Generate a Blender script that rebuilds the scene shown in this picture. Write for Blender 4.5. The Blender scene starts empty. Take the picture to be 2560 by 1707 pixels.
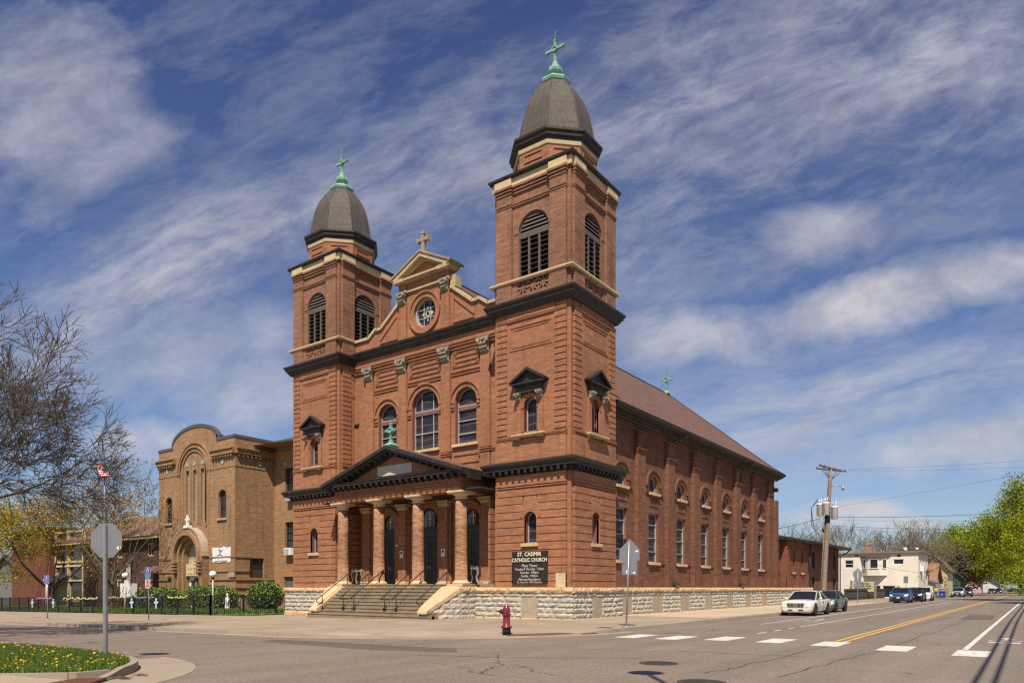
import bpy, bmesh, math, random
from mathutils import Vector, Matrix
from mathutils.geometry import tessellate_polygon
R=math.radians; PI=math.pi
SC=bpy.context.scene; COL=SC.collection
random.seed(7)

# ------------------------------------------------------------------ camera
cd=bpy.data.cameras.new("camera"); cam=bpy.data.objects.new("camera",cd); COL.objects.link(cam)
cam.location=(18.101,-29.39,1.5); cam.rotation_euler=(R(90),0,R(36.35))
cd.sensor_width=36; cd.lens=25.03; cd.shift_y=0.2404; cd.clip_start=.1; cd.clip_end=6000
SC.camera=cam
# ------------------------------------------------------------------ light, sky
SUNDIR=Vector((.33,-.57,1)).normalized()
sd=bpy.data.lights.new("sun","SUN"); sd.energy=5.0; sd.angle=R(.5); sd.color=(1,.90,.76)
sun=bpy.data.objects.new("sun",sd); COL.objects.link(sun); sun.location=(20,-40,60)
sun.rotation_euler=SUNDIR.to_track_quat('Z','Y').to_euler()
ELEV=math.asin(SUNDIR.z); ROT=math.atan2(SUNDIR.x,SUNDIR.y)
SC.view_settings.view_transform='Standard'; SC.view_settings.look='None'
SC.view_settings.exposure=0.36; SC.view_settings.gamma=1; SC.view_settings.use_curve_mapping=False
SC.render.engine='CYCLES'
try: SC.cycles.use_denoising=False; SC.cycles.pixel_filter_type='BLACKMAN_HARRIS'; SC.cycles.filter_width=1.3; SC.cycles.max_bounces=6; SC.cycles.transparent_max_bounces=8
except Exception: pass

class NT:
    "small wrapper for building node trees"
    def __init__(s,nt): s.nt=nt; s.L=nt.links
    def n(s,t,**k):
        o=s.nt.nodes.new(t)
        for a,v in k.items():
            if a.startswith('i_'): o.inputs[int(a[2:]) if a[2:].isdigit() else a[2:].replace('_',' ')].default_value=v
            else: setattr(o,a,v)
        return o
    def l(s,a,b): s.L.new(a,b); return b.node
    def math(s,op,a,b=None,clamp=False):
        m=s.n('ShaderNodeMath',operation=op,use_clamp=clamp)
        for i,v in enumerate((a,b)):
            if v is None: continue
            if isinstance(v,(int,float)): m.inputs[i].default_value=v
            else: s.L.new(v,m.inputs[i])
        return m.outputs[0]
    def mix(s,f,a,b,blend='MIX'):
        m=s.n('ShaderNodeMix',data_type='RGBA',blend_type=blend)
        for i,v in ((0,f),(6,a),(7,b)):
            if isinstance(v,(int,float)): m.inputs[i].default_value=v
            elif isinstance(v,(tuple,list)): m.inputs[i].default_value=(*v,1) if len(v)==3 else v
            else: s.L.new(v,m.inputs[i])
        return m.outputs[2]
    def ramp(s,f,stops):
        r=s.n('ShaderNodeValToRGB'); e=r.color_ramp.elements
        while len(e)<len(stops): e.new(.5)
        for q,(p,c) in zip(e,stops): q.position=p; q.color=(c,c,c,1) if isinstance(c,(int,float)) else (*c,1)
        s.L.new(f,r.inputs[0]); return r.outputs[0]
    def noise(s,vec,scale,detail=3,rough=.55,dist=0):
        o=s.n('ShaderNodeTexNoise'); o.inputs['Scale'].default_value=scale; o.inputs['Detail'].default_value=detail
        o.inputs['Roughness'].default_value=rough; o.inputs['Distortion'].default_value=dist
        if vec is not None: s.L.new(vec,o.inputs['Vector'])
        return o.outputs[0]
    def mapping(s,vec,loc=(0,0,0),rot=(0,0,0),scale=(1,1,1)):
        m=s.n('ShaderNodeMapping'); m.inputs[1].default_value=loc; m.inputs[2].default_value=rot; m.inputs[3].default_value=scale
        s.L.new(vec,m.inputs[0]); return m.outputs[0]

W=bpy.data.worlds.new("World"); SC.world=W; W.use_nodes=True
w=NT(W.node_tree); W.node_tree.nodes.clear()
sky=w.n('ShaderNodeTexSky',sky_type='NISHITA',sun_disc=False,sun_elevation=ELEV,sun_rotation=ROT,air_density=1.0,dust_density=.6,ozone_density=2.5)
bg=w.n('ShaderNodeBackground'); wo=w.n('ShaderNodeOutputWorld'); w.l(bg.outputs[0],wo.inputs[0])
tc=w.n('ShaderNodeTexCoord'); sp=w.n('ShaderNodeSeparateXYZ'); w.l(tc.outputs['Generated'],sp.inputs[0])
zc=w.math('ADD',w.math('MAXIMUM',sp.outputs[2],0.0),.10)
cx_=w.math('DIVIDE',sp.outputs[0],zc); cy_=w.math('DIVIDE',sp.outputs[1],zc)
cb=w.n('ShaderNodeCombineXYZ'); w.l(cx_,cb.inputs[0]); w.l(cy_,cb.inputs[1])
# sky chart fixed in the world: a to the east side, b upwards, round the direction north-west by north
SKF=Vector((-math.sin(R(36.35)),math.cos(R(36.35)),0)); SKR=Vector((math.cos(R(36.35)),math.sin(R(36.35)),0))
def dotv(v):
    d=w.n('ShaderNodeVectorMath',operation='DOT_PRODUCT'); w.l(tc.outputs['Generated'],d.inputs[0]); d.inputs[1].default_value=v; return d.outputs['Value']
df=dotv(SKF); dfs=w.math('MAXIMUM',df,.12)
ch=w.n('ShaderNodeCombineXYZ'); w.l(w.math('DIVIDE',dotv(SKR),dfs),ch.inputs[0]); w.l(w.math('DIVIDE',sp.outputs[2],dfs),ch.inputs[1]); CH_=ch.outputs[0]
warp=w.n('ShaderNodeTexNoise'); warp.inputs['Scale'].default_value=2.2; warp.inputs['Detail'].default_value=5; w.l(CH_,warp.inputs[0])
wv=w.n('ShaderNodeVectorMath',operation='MULTIPLY_ADD'); w.l(warp.outputs[1],wv.inputs[0]); wv.inputs[1].default_value=(.13,.10,0); w.l(CH_,wv.inputs[2]); CW=wv.outputs[0]
wv2=w.n('ShaderNodeVectorMath',operation='MULTIPLY_ADD'); wn2=w.n('ShaderNodeTexNoise'); wn2.inputs['Scale'].default_value=7; wn2.inputs['Detail'].default_value=4; w.l(CH_,wn2.inputs[0]); w.l(wn2.outputs[1],wv2.inputs[0]); wv2.inputs[1].default_value=(.09,.05,0); w.l(CH_,wv2.inputs[2]); CW2=wv2.outputs[0]
st1=w.math('ADD',w.math('MULTIPLY',w.noise(w.mapping(w.mapping(CW,rot=(0,0,R(-24))),scale=(1.6,4.6,1)),2.2,12,.66,.35),.62),w.math('MULTIPLY',w.noise(w.mapping(w.mapping(CW2,rot=(0,0,R(-20))),scale=(5,13,1)),2.2,10,.72,.3),.38))
st2=w.noise(w.mapping(w.mapping(CW,rot=(0,0,R(-8))),scale=(2.2,13,1),loc=(3,1,0)),1.8,12,.70,.4)
puf=w.noise(w.mapping(CW,scale=(4.6,6.2,1),loc=(5,2,0)),1.5,11,.62,.25)
def bank(vx,vy,ra,rb,rot,s_,tex,lo=.30,hi=1.25):
    k=2560/2352/1780
    m=w.n('ShaderNodeMapping',vector_type='TEXTURE'); m.inputs[1].default_value=((vx-1176)*k+.065,(1350-vy)*k+.05,0); m.inputs[2].default_value=(0,0,R(rot)); m.inputs[3].default_value=(ra*k,rb*k,1)
    w.l(CW,m.inputs[0]); L=w.n('ShaderNodeVectorMath',operation='LENGTH'); w.l(m.outputs[0],L.inputs[0])
    e=w.ramp(w.math('SUBTRACT',1.35,L.outputs['Value']),[(0,0),(1,1)])
    if tex is puf: return w.ramp(w.math('ADD',w.math('MULTIPLY',e,.62),w.math('SUBTRACT',tex,.62)),[(.04,0),(.56,s_)])
    return w.math('MULTIPLY',e,w.ramp(tex,[(lo+.06,0),(lo+.34,s_)]))
acc=None
for q in ((110,250,210,230,20,.60,puf,.26),(230,390,220,80,25,.5,puf,.3),(480,600,640,130,22,.68,st1,.26),(1400,260,760,190,20,.55,st1,.27),(2000,120,560,240,12,.55,st1,.26),(900,470,420,130,26,.55,st1,.3),
          (2080,680,460,75,15,.95,puf,.22),(1890,545,170,80,0,.65,puf,.26),(1560,780,260,70,2,.7,puf,.28),(2260,1010,380,70,4,.75,puf,.26),(1960,1162,130,32,0,.9,puf,.2),(2090,1200,150,24,0,.7,puf,.2),(1880,1190,150,34,0,.55,puf,.25),
          (600,900,260,90,-15,.50,puf,.24),(330,1010,160,60,0,.6,puf,.26),(420,810,380,100,8,.42,puf,.3),(1900,930,700,110,7,.6,st2,.28),(1800,400,700,220,16,.40,st1,.32),(1750,1060,600,60,6,.5,st2,.3)):
    b_=bank(*q[:6],q[6],q[7]); acc=b_ if acc is None else w.math('MAXIMUM',acc,b_)
fine=w.math('MULTIPLY',w.ramp(st1,[(.45,0),(.66,.42)]),w.ramp(sp.outputs[2],[(.05,.3),(.25,1)]))
frontc=w.math('ADD',acc,w.math('MULTIPLY',fine,.7),True)
v1=w.mapping(w.mapping(cb.outputs[0],rot=(0,0,R(-12))),scale=(.55,2.2,1),loc=(2.3,.4,0))
n1=w.noise(v1,1.1,7,.62,.9)
n2=w.noise(w.mapping(cb.outputs[0],scale=(.6,.9,1),loc=(4.1,1.7,0)),.8,4,.5,.4)
backc=w.math('MULTIPLY',w.ramp(n1,[(.42,0),(.72,1)]),w.ramp(n2,[(.36,.15),(.62,1)]))
cl=w.mix(w.ramp(df,[(.14,0),(.36,1)]),backc,frontc)
cl=w.math('MULTIPLY',cl,.92)
# polarised look of the clear sky: deeper and more violet towards the zenith
tint=w.ramp(sp.outputs[2],[(0,(1.0,1.08,1.22)),(.14,(1.02,1.05,1.22)),(.34,(.86,.90,1.14)),(.75,(.62,.63,.98))])
skyc=w.mix(1.0,sky.outputs[0],tint,'MULTIPLY')
shade=w.ramp(puf,[(.35,.80),(.62,1.05)])
cloudc=w.mix(1,w.ramp(sp.outputs[2],[(0,(7.6,7.3,7.3)),(.25,(7.5,7.3,7.7)),(.7,(6.0,6.0,7.0))]),shade,'MULTIPLY')
final=w.mix(cl,skyc,cloudc)
w.l(final,bg.inputs[0]); bg.inputs[1].default_value=.066

# ------------------------------------------------------------------ materials
MATS={}
def newmat(name):
    m=bpy.data.materials.new(name); m.use_nodes=True; t=NT(m.node_tree); m.node_tree.nodes.clear()
    b=t.n('ShaderNodeBsdfPrincipled'); o=t.n('ShaderNodeOutputMaterial'); t.l(b.outputs[0],o.inputs[0]); MATS[name]=m
    return m,t,b
def setc(t,b,c):
    if isinstance(c,(tuple,list)): b.inputs['Base Color'].default_value=(*c,1)
    else: t.l(c,b.inputs['Base Color'])
def bump(t,b,h,strength=.3,dist=.02):
    n=t.n('ShaderNodeBump'); n.inputs['Strength'].default_value=strength; n.inputs['Distance'].default_value=dist
    t.l(h,n.inputs['Height']); t.l(n.outputs[0],b.inputs['Normal'])
def plain(name,c,rough=.7,metal=0,var=.12,scale=3,spec=.5,bmp=0,emit=None,coat=0):
    m,t,b=newmat(name); tc=t.n('ShaderNodeTexCoord')
    n=t.noise(tc.outputs['Object'],scale,4,.6)
    f=t.ramp(n,[(.3,1-var),(.7,1+var)])
    setc(t,b,t.mix(1,c,f,'MULTIPLY'))
    b.inputs['Roughness'].default_value=rough; b.inputs['Metallic'].default_value=metal
    b.inputs['Specular IOR Level'].default_value=spec
    if coat: b.inputs['Coat Weight'].default_value=coat; b.inputs['Coat Roughness'].default_value=.05
    if bmp: bump(t,b,t.noise(tc.outputs['Object'],scale*6,4),bmp,.02)
    if emit: b.inputs['Emission Color'].default_value=(*c,1); b.inputs['Emission Strength'].default_value=emit
    return m
def boxuv(t):
    "vector (along wall, up, 0) chosen by the face direction"
    tc=t.n('ShaderNodeTexCoord'); g=t.n('ShaderNodeNewGeometry')
    s=t.n('ShaderNodeSeparateXYZ'); t.l(tc.outputs['Object'],s.inputs[0])
    q=t.n('ShaderNodeSeparateXYZ'); t.l(g.outputs['True Normal'],q.inputs[0])
    side=t.math('GREATER_THAN',t.math('ABSOLUTE',q.outputs[0]),t.math('ABSOLUTE',q.outputs[1]))
    mx=t.n('ShaderNodeMix'); t.l(side,mx.inputs[0]); t.l(s.outputs[0],mx.inputs[2]); t.l(s.outputs[1],mx.inputs[3])
    flat=t.math('GREATER_THAN',t.math('ABSOLUTE',q.outputs[2]),.8)
    mz=t.n('ShaderNodeMix'); t.l(flat,mz.inputs[0]); t.l(s.outputs[2],mz.inputs[2]); t.l(s.outputs[1],mz.inputs[3])
    c=t.n('ShaderNodeCombineXYZ'); t.l(mx.outputs[0],c.inputs[0]); t.l(mz.outputs[0],c.inputs[1])
    return tc,c.outputs[0]
def brick(name,ca,cb2,mortar,bw=.215,bh=.073,ms=.009,stain=.22,dark=(.03,.02,.015),bstr=.35,contrast=.5):
    m,t,b=newmat(name); tc,uv=boxuv(t)
    br=t.n('ShaderNodeTexBrick'); t.l(uv,br.inputs[0]); br.offset=.5
    br.inputs['Color1'].default_value=(*ca,1); br.inputs['Color2'].default_value=(*cb2,1); br.inputs['Mortar'].default_value=(*mortar,1)
    for k,v in (('Scale',1),('Mortar Size',ms),('Mortar Smooth',.2),('Bias',0),('Brick Width',bw),('Row Height',bh)): br.inputs[k].default_value=v
    big=t.noise(tc.outputs['Object'],.35,5,.6)
    mid=t.noise(t.mapping(uv,scale=(1.2,5,1)),1.1,4,.6)
    streak=t.noise(t.mapping(uv,scale=(2.2,.18,1)),1,4,.6)
    rows=t.noise(t.mapping(uv,scale=(.8,11,1)),1.0,3,.75)
    f=t.math('MULTIPLY',t.ramp(big,[(.3,1-stain*.7),(.7,1+stain*.5)]),t.ramp(mid,[(.3,1-stain),(.7,1+stain*.6)]))
    f=t.math('MULTIPLY',f,t.ramp(rows,[(.32,1-contrast*.45),(.68,1+contrast*.3)]))
    col=t.mix(1,br.outputs[0],f,'MULTIPLY')
    col=t.mix(t.ramp(streak,[(.53,0),(.78,.45)]),col,dark)
    setc(t,b,col); b.inputs['Roughness'].default_value=.88; b.inputs['Specular IOR Level'].default_value=.25
    bump(t,b,t.math('ADD',br.outputs[1],t.math('MULTIPLY',t.noise(tc.outputs['Object'],22,3),-.6)),-bstr,.015)
    return m
def stone(name,ca,cb2,scale=3,rough=.9,bs=.7,soot=0.0):
    m,t,b=newmat(name); tc=t.n('ShaderNodeTexCoord')
    n=t.noise(tc.outputs['Object'],scale,6,.65); n2=t.noise(tc.outputs['Object'],scale*.25,3)
    col=t.mix(t.ramp(n,[(.35,0),(.65,1)]),ca,cb2)
    col=t.mix(t.math('MULTIPLY',t.ramp(n2,[(.45,0),(.7,1)]),.35+soot),col,tuple(x*.55 for x in ca))
    setc(t,b,col); b.inputs['Roughness'].default_value=rough; b.inputs['Specular IOR Level'].default_value=.2
    bump(t,b,t.noise(tc.outputs['Object'],scale*5,5,.7),bs,.03)
    return m
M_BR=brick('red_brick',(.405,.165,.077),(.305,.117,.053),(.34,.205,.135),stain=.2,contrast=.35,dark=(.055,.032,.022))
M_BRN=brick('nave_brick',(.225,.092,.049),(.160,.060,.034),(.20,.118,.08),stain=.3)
M_BRB=brick('belfry_brick',(.30,.122,.064),(.205,.080,.044),(.33,.215,.15),stain=.3,ms=.011)
M_BRC=brick('column_brick',(.44,.235,.125),(.29,.125,.064),(.30,.19,.125),stain=.25,contrast=.9,bh=.095,bw=.24,ms=.012)
M_BRT=brick('tan_brick',(.41,.245,.122),(.32,.178,.088),(.28,.185,.12),stain=.22)
M_BRH=brick('brown_brick',(.105,.052,.036),(.07,.036,.027),(.10,.07,.055))
M_BRR=brick('slab_brick',(.21,.062,.036),(.17,.05,.03),(.17,.09,.065),stain=.2)
M_BRX=brick('annex_brick',(.235,.080,.044),(.17,.055,.032),(.2,.11,.075),stain=.25)
M_LIME=stone('limestone',(.56,.51,.425),(.36,.33,.275),4.5,bs=1.0)
M_SAND=stone('sandstone',(.66,.48,.29),(.52,.35,.19),2.5,bs=.8)
M_TANS=stone('tan_stone',(.44,.36,.26),(.36,.29,.21),8,bs=.4)
M_CREAM=stone('cream_stone',(.62,.49,.30),(.54,.41,.24),3,bs=.15)
M_GABL=stone('gable_stone',(.50,.405,.255),(.42,.325,.195),3,bs=.15)
M_CAP=stone('capital_stone',(.40,.37,.29),(.28,.25,.19),6,bs=.5)
M_GREYST=stone('weathered_stone',(.37,.31,.23),(.25,.205,.15),3,bs=.4)
M_ORST=stone('orange_stone',(.55,.32,.16),(.46,.25,.12),2.5,bs=.3)
M_STEP=stone('step_stone',(.29,.23,.155),(.215,.17,.115),2.5,bs=.4)
M_BLACK=plain('black_metal_trim',(.036,.029,.025),.5,var=.35,spec=.35)
M_IRON=plain('black_iron',(.015,.015,.016),.5)
M_COPPER=plain('copper_patina',(.165,.345,.245),.7,var=.35,scale=2.5)
M_LOUV=plain('louver_metal',(.115,.092,.074),.55,var=.15)
M_DARK=plain('dark_interior',(.008,.008,.009),.9)
M_FRAME=plain('window_frame_paint',(.36,.34,.33),.5,var=.1)
M_JAMB=plain('maroon_jamb',(.20,.085,.075),.7,var=.15)
M_DOOR=plain('bronze_door',(.030,.026,.020),.4,var=.2)
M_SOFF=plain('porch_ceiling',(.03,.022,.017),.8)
M_WHITE=plain('white_paint',(.78,.77,.74),.5,var=.05)
M_GALV=plain('galvanised_steel',(.36,.37,.38),.42,metal=.6,var=.12,scale=8)
M_ALU=plain('sign_aluminium',(.27,.28,.29),.42,metal=.5,var=.06,scale=10)
M_ALUD=plain('dull_sign_back',(.20,.20,.215),.6,metal=.2,var=.06)
M_WOOD=plain('pole_wood',(.22,.17,.125),.9,var=.3,scale=6,bmp=.3)
M_CEMENT=plain('cement_panel',(.52,.47,.40),.85,var=.08)

def roofmat(name,ca,cb2,bw,bh,rough=.9,metal=0,streaks=0.0,bs=.5):
    m,t,b=newmat(name); tc,uv=boxuv(t)
    br=t.n('ShaderNodeTexBrick'); t.l(uv,br.inputs[0])
    br.inputs['Color1'].default_value=(*ca,1); br.inputs['Color2'].default_value=(*cb2,1); br.inputs['Mortar'].default_value=(*[x*.62 for x in cb2],1)
    for k,v in (('Scale',1),('Mortar Size',.012),('Mortar Smooth',.3),('Bias',0),('Brick Width',bw),('Row Height',bh)): br.inputs[k].default_value=v
    n=t.noise(tc.outputs['Object'],1.4,6,.7); fine=t.noise(tc.outputs['Object'],14,3,.8)
    col=t.mix(1,br.outputs[0],t.math('MULTIPLY',t.ramp(n,[(.3,.80),(.7,1.2)]),t.ramp(fine,[(.3,.72),(.7,1.28)])),'MULTIPLY')
    if streaks:
        s=t.noise(t.mapping(uv,scale=(6,.5,1)),1,5,.7)
        col=t.mix(t.ramp(s,[(.5,0),(.75,streaks)]),col,(.22,.17,.13))
    setc(t,b,col); b.inputs['Roughness'].default_value=rough; b.inputs['Metallic'].default_value=metal
    bump(t,b,br.outputs[1],-bs,.02)
    return m
M_SHING=roofmat('shingles',(.155,.082,.060),(.105,.054,.040),.3,.14)
M_DOME=roofmat('dome_copper_sheet',(.072,.060,.050),(.064,.053,.045),.55,.36,.75,0,.40,bs=.1)
M_ROOFT=roofmat('tan_shingles',(.30,.165,.095),(.23,.12,.07),.3,.16)
M_ROOFH=roofmat('house_shingles',(.20,.115,.075),(.15,.085,.055),.3,.16)

def glassmat(name,base,lead,lscale=1.0,leadamt=1.0):
    m,t,b=newmat(name); tc,uv=boxuv(t)
    wv=t.n('ShaderNodeTexWave',wave_type='BANDS',bands_direction='Y'); wv.inputs['Scale'].default_value=.75*lscale; wv.inputs['Distortion'].default_value=3.2; wv.inputs['Detail'].default_value=0; wv.inputs['Detail Scale'].default_value=.6
    t.l(uv,wv.inputs[0])
    wx=t.n('ShaderNodeTexWave',wave_type='BANDS',bands_direction='X'); wx.inputs['Scale'].default_value=1.7*lscale; wx.inputs['Distortion'].default_value=.5; t.l(uv,wx.inputs[0])
    a=t.ramp(wv.outputs[1],[(.90,0),(.97,1)]); c=t.ramp(wx.outputs[1],[(.93,0),(.99,.7)])
    ld=t.math('MULTIPLY',t.math('MAXIMUM',a,c),leadamt)
    n=t.noise(uv,1.3,3)
    basec=t.mix(t.ramp(n,[(.35,0),(.65,1)]),base,tuple(x*1.9 for x in base))
    setc(t,b,t.mix(ld,basec,lead)); b.inputs['Roughness'].default_value=.3; b.inputs['Specular IOR Level'].default_value=.22
    return m
M_GLASS=glassmat('leaded_glass',(.022,.018,.021),(.085,.08,.085))
M_PGLASS=plain('house_glass',(.03,.035,.04),.06,var=.5,scale=.6,spec=.8)
M_PALEG=plain('glass_block',(.34,.36,.33),.25,var=.3,scale=9)
M_CARGL=plain('car_glass',(.012,.014,.017),.04,var=.4,scale=2,spec=.8)
M_TYRE=plain('tyre_rubber',(.014,.014,.014),.85)
M_RIM=plain('wheel_rim_alloy',(.55,.55,.56),.3,metal=.8)
M_CHROME=plain('chrome',(.75,.75,.76),.15,metal=1)
M_LENS=plain('lamp_lens',(.75,.75,.75),.1,spec=.8)

# ------------------------------------------------------------------ mesh builder and helpers
class MB:
    def __init__(s): s.v=[]; s.f=[]; s.sm=[]
    def face(s,pts,smooth=False):
        i=len(s.v); s.v+= [tuple(p) for p in pts]; s.f.append(tuple(range(i,i+len(pts)))); s.sm.append(smooth)
    def mesh(s,vs,fs,smooth=False):
        i=len(s.v); s.v+=[tuple(p) for p in vs]; s.f+=[tuple(i+k for k in f) for f in fs]; s.sm+=[smooth]*len(fs)
    def box(s,x0,x1,y0,y1,z0,z1):
        if x0>x1:x0,x1=x1,x0
        if y0>y1:y0,y1=y1,y0
        v=[(x0,y0,z0),(x1,y0,z0),(x1,y1,z0),(x0,y1,z0),(x0,y0,z1),(x1,y0,z1),(x1,y1,z1),(x0,y1,z1)]
        s.mesh(v,[(0,3,2,1),(4,5,6,7),(0,1,5,4),(1,2,6,5),(2,3,7,6),(3,0,4,7)])
    def fbox(s,F,u0,u1,v0,v1,w0,w1):
        P=[F(u,v,q) for q in (w0,w1) for u,v in ((u0,v0),(u1,v0),(u1,v1),(u0,v1))]
        s.mesh(P,[(0,3,2,1),(4,5,6,7),(0,1,5,4),(1,2,6,5),(2,3,7,6),(3,0,4,7)])
    def prism(s,F,poly,w0,w1,smooth=False,cap0=True):
        n=len(poly); A=[F(u,v,w0) for u,v in poly]; B=[F(u,v,w1) for u,v in poly]
        i=len(s.v); s.v+=[tuple(p) for p in A+B]
        tri=tessellate_polygon([[Vector((u,v,0)) for u,v in poly]])
        for t in tri:
            if cap0: s.f.append(tuple(i+k for k in t)); s.sm.append(False)
            s.f.append(tuple(i+n+k for k in t)); s.sm.append(False)
        for k in range(n):
            s.f.append((i+k,i+(k+1)%n,i+n+(k+1)%n,i+n+k)); s.sm.append(smooth)
    def panel(s,F,outer,holes,w_front,reveal):
        "front face with holes, and the reveals of the holes going back by reveal"
        loops=[outer]+holes; flat=[p for l in loops for p in l]
        i=len(s.v); s.v+=[tuple(F(u,v,w_front)) for u,v in flat]
        for t in tessellate_polygon([[Vector((u,v,0)) for u,v in l] for l in loops]):
            s.f.append(tuple(i+k for k in t)); s.sm.append(False)
        for h in holes:
            n=len(h)
            for k in range(n):
                a,b=h[k],h[(k+1)%n]
                s.face([F(*a,w_front),F(*b,w_front),F(*b,w_front-reveal),F(*a,w_front-reveal)])
    def ring(s,F,pin,pout,w0,w1):
        "flat band between two open polylines of equal length (arches), with thickness"
        n=len(pin)
        for k in range(n-1):
            a,b,c,d=pin[k],pin[k+1],pout[k+1],pout[k]
            s.face([F(*a,w1),F(*b,w1),F(*c,w1),F(*d,w1)])
            s.face([F(*d,w0),F(*c,w0),F(*c,w1),F(*d,w1)]); s.face([F(*a,w0),F(*b,w0),F(*b,w1),F(*a,w1)])
        for a,d in ((pin[0],pout[0]),(pin[-1],pout[-1])): s.face([F(*a,w0),F(*d,w0),F(*d,w1),F(*a,w1)])
    def tube(s,pts,r,n=8,cap=True,r2=None,smooth=True):
        pts=[Vector(p) for p in pts]; m=len(pts); base=len(s.v)
        rs=r if isinstance(r,(list,tuple)) else [r+((r2-r)*k/(m-1) if r2 is not None else 0) for k in range(m)]
        ref=None
        for k,p in enumerate(pts):
            d=(pts[min(k+1,m-1)]-pts[max(k-1,0)]).normalized()
            if ref is None: ref=d.orthogonal().normalized()
            else:
                ref=(ref-d*ref.dot(d)); ref=ref.normalized() if ref.length>1e-6 else d.orthogonal().normalized()
            q=d.cross(ref)
            for j in range(n):
                a=2*PI*j/n; s.v.append(tuple(p+(ref*math.cos(a)+q*math.sin(a))*rs[k]))
        for k in range(m-1):
            for j in range(n):
                s.f.append((base+k*n+j,base+k*n+(j+1)%n,base+(k+1)*n+(j+1)%n,base+(k+1)*n+j)); s.sm.append(smooth)
        if cap:
            s.f.append(tuple(base+j for j in range(n))); s.sm.append(False)
            s.f.append(tuple(base+(m-1)*n+j for j in range(n))); s.sm.append(False)
    def lathe(s,c,prof,n=16,smooth=True,rot=0.0,sq=(1,1)):
        base=len(s.v); m=len(prof)
        for r,z in prof:
            for j in range(n):
                a=2*PI*j/n+rot; s.v.append((c[0]+r*math.cos(a)*sq[0],c[1]+r*math.sin(a)*sq[1],c[2]+z))
        for k in range(m-1):
            for j in range(n):
                s.f.append((base+k*n+j,base+k*n+(j+1)%n,base+(k+1)*n+(j+1)%n,base+(k+1)*n+j)); s.sm.append(smooth)
        s.f.append(tuple(base+j for j in range(n))); s.sm.append(False)
        s.f.append(tuple(base+(m-1)*n+j for j in range(n))); s.sm.append(False)
    def sweep_rect(s,rect,prof):
        "profile [(out,z)] run round a rectangle with mitred corners"
        x0,x1,y0,y1=rect; m=len(prof)
        loops=[[(x0-o,y0-o,z),(x1+o,y0-o,z),(x1+o,y1+o,z),(x0-o,y1+o,z)] for o,z in prof]
        for k in range(m-1):
            A,B=loops[k],loops[k+1]
            for j in range(4): s.face([A[j],A[(j+1)%4],B[(j+1)%4],B[j]])
    def blob(s,c,r,n=10,m=7,jit=0):
        base=len(s.v)
        rx,ry,rz=r if isinstance(r,(tuple,list)) else (r,r,r)
        for i in range(m+1):
            th=PI*i/m
            for j in range(n):
                a=2*PI*j/n; q=1+random.uniform(-jit,jit)
                s.v.append((c[0]+rx*q*math.sin(th)*math.cos(a),c[1]+ry*q*math.sin(th)*math.sin(a),c[2]+rz*q*math.cos(th)))
        for i in range(m):
            for j in range(n):
                s.f.append((base+i*n+j,base+i*n+(j+1)%n,base+(i+1)*n+(j+1)%n,base+(i+1)*n+j)); s.sm.append(True)
    def build(s,name,mat,parent=None,fix=True):
        me=bpy.data.meshes.new(name); off=Vector((0,0,0))
        if parent is not None:
            p=parent
            while p is not None: off+=p.location; p=p.parent
        me.from_pydata([(a-off.x,b-off.y,c-off.z) for a,b,c in s.v],[],s.f)
        me.polygons.foreach_set('use_smooth',s.sm); me.update()
        if fix and len(s.f)<60000:
            bm=bmesh.new(); bm.from_mesh(me); bmesh.ops.remove_doubles(bm,verts=bm.verts,dist=1e-5)
            bmesh.ops.recalc_face_normals(bm,faces=bm.faces); bm.to_mesh(me); bm.free()
        me.materials.append(mat)
        o=bpy.data.objects.new(name,me); COL.objects.link(o)
        if parent is not None: o.parent=parent
        return o
def front(y0): return lambda u,v,w: (u,y0-w,v)
def side(x0): return lambda u,v,w: (x0+w,u,v)
def rside(x0): return lambda u,v,w: (x0-w,u,v)
def tag(o,label=None,cat=None,group=None,kind=None):
    for k,v in (('label',label),('category',cat),('group',group),('kind',kind)):
        if v: o[k]=v
    return o
def thing(name,loc,label,cat,group=None):
    o=bpy.data.objects.new(name,None); COL.objects.link(o); o.location=loc; o.empty_display_size=.3
    bpy.context.view_layer.update()
    return tag(o,label,cat,group)
def struct(o): o['kind']='structure'; return o
def copy_tree(o,parent=None):
    c=o.copy(); COL.objects.link(c)
    if parent is not None: c.parent=parent
    for ch in list(o.children): copy_tree(ch,c)
    return c
def arch(cx,w,z0,zs,n=14):
    r=w/2
    return [(cx-r,z0),(cx+r,z0)]+[(cx+r*math.cos(PI*k/n),zs+r*math.sin(PI*k/n)) for k in range(n+1)]
def arcline(cx,r,zs,n=16,a0=0,a1=PI): return [(cx+r*math.cos(a0+(a1-a0)*k/n),zs+r*math.sin(a0+(a1-a0)*k/n)) for k in range(n+1)]
def rect(u0,u1,v0,v1): return [(u0,v0),(u1,v0),(u1,v1),(u0,v1)]
def circ(cx,cz,r,n=28): return [(cx+r*math.cos(2*PI*k/n),cz+r*math.sin(2*PI*k/n)) for k in range(n)]
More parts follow.
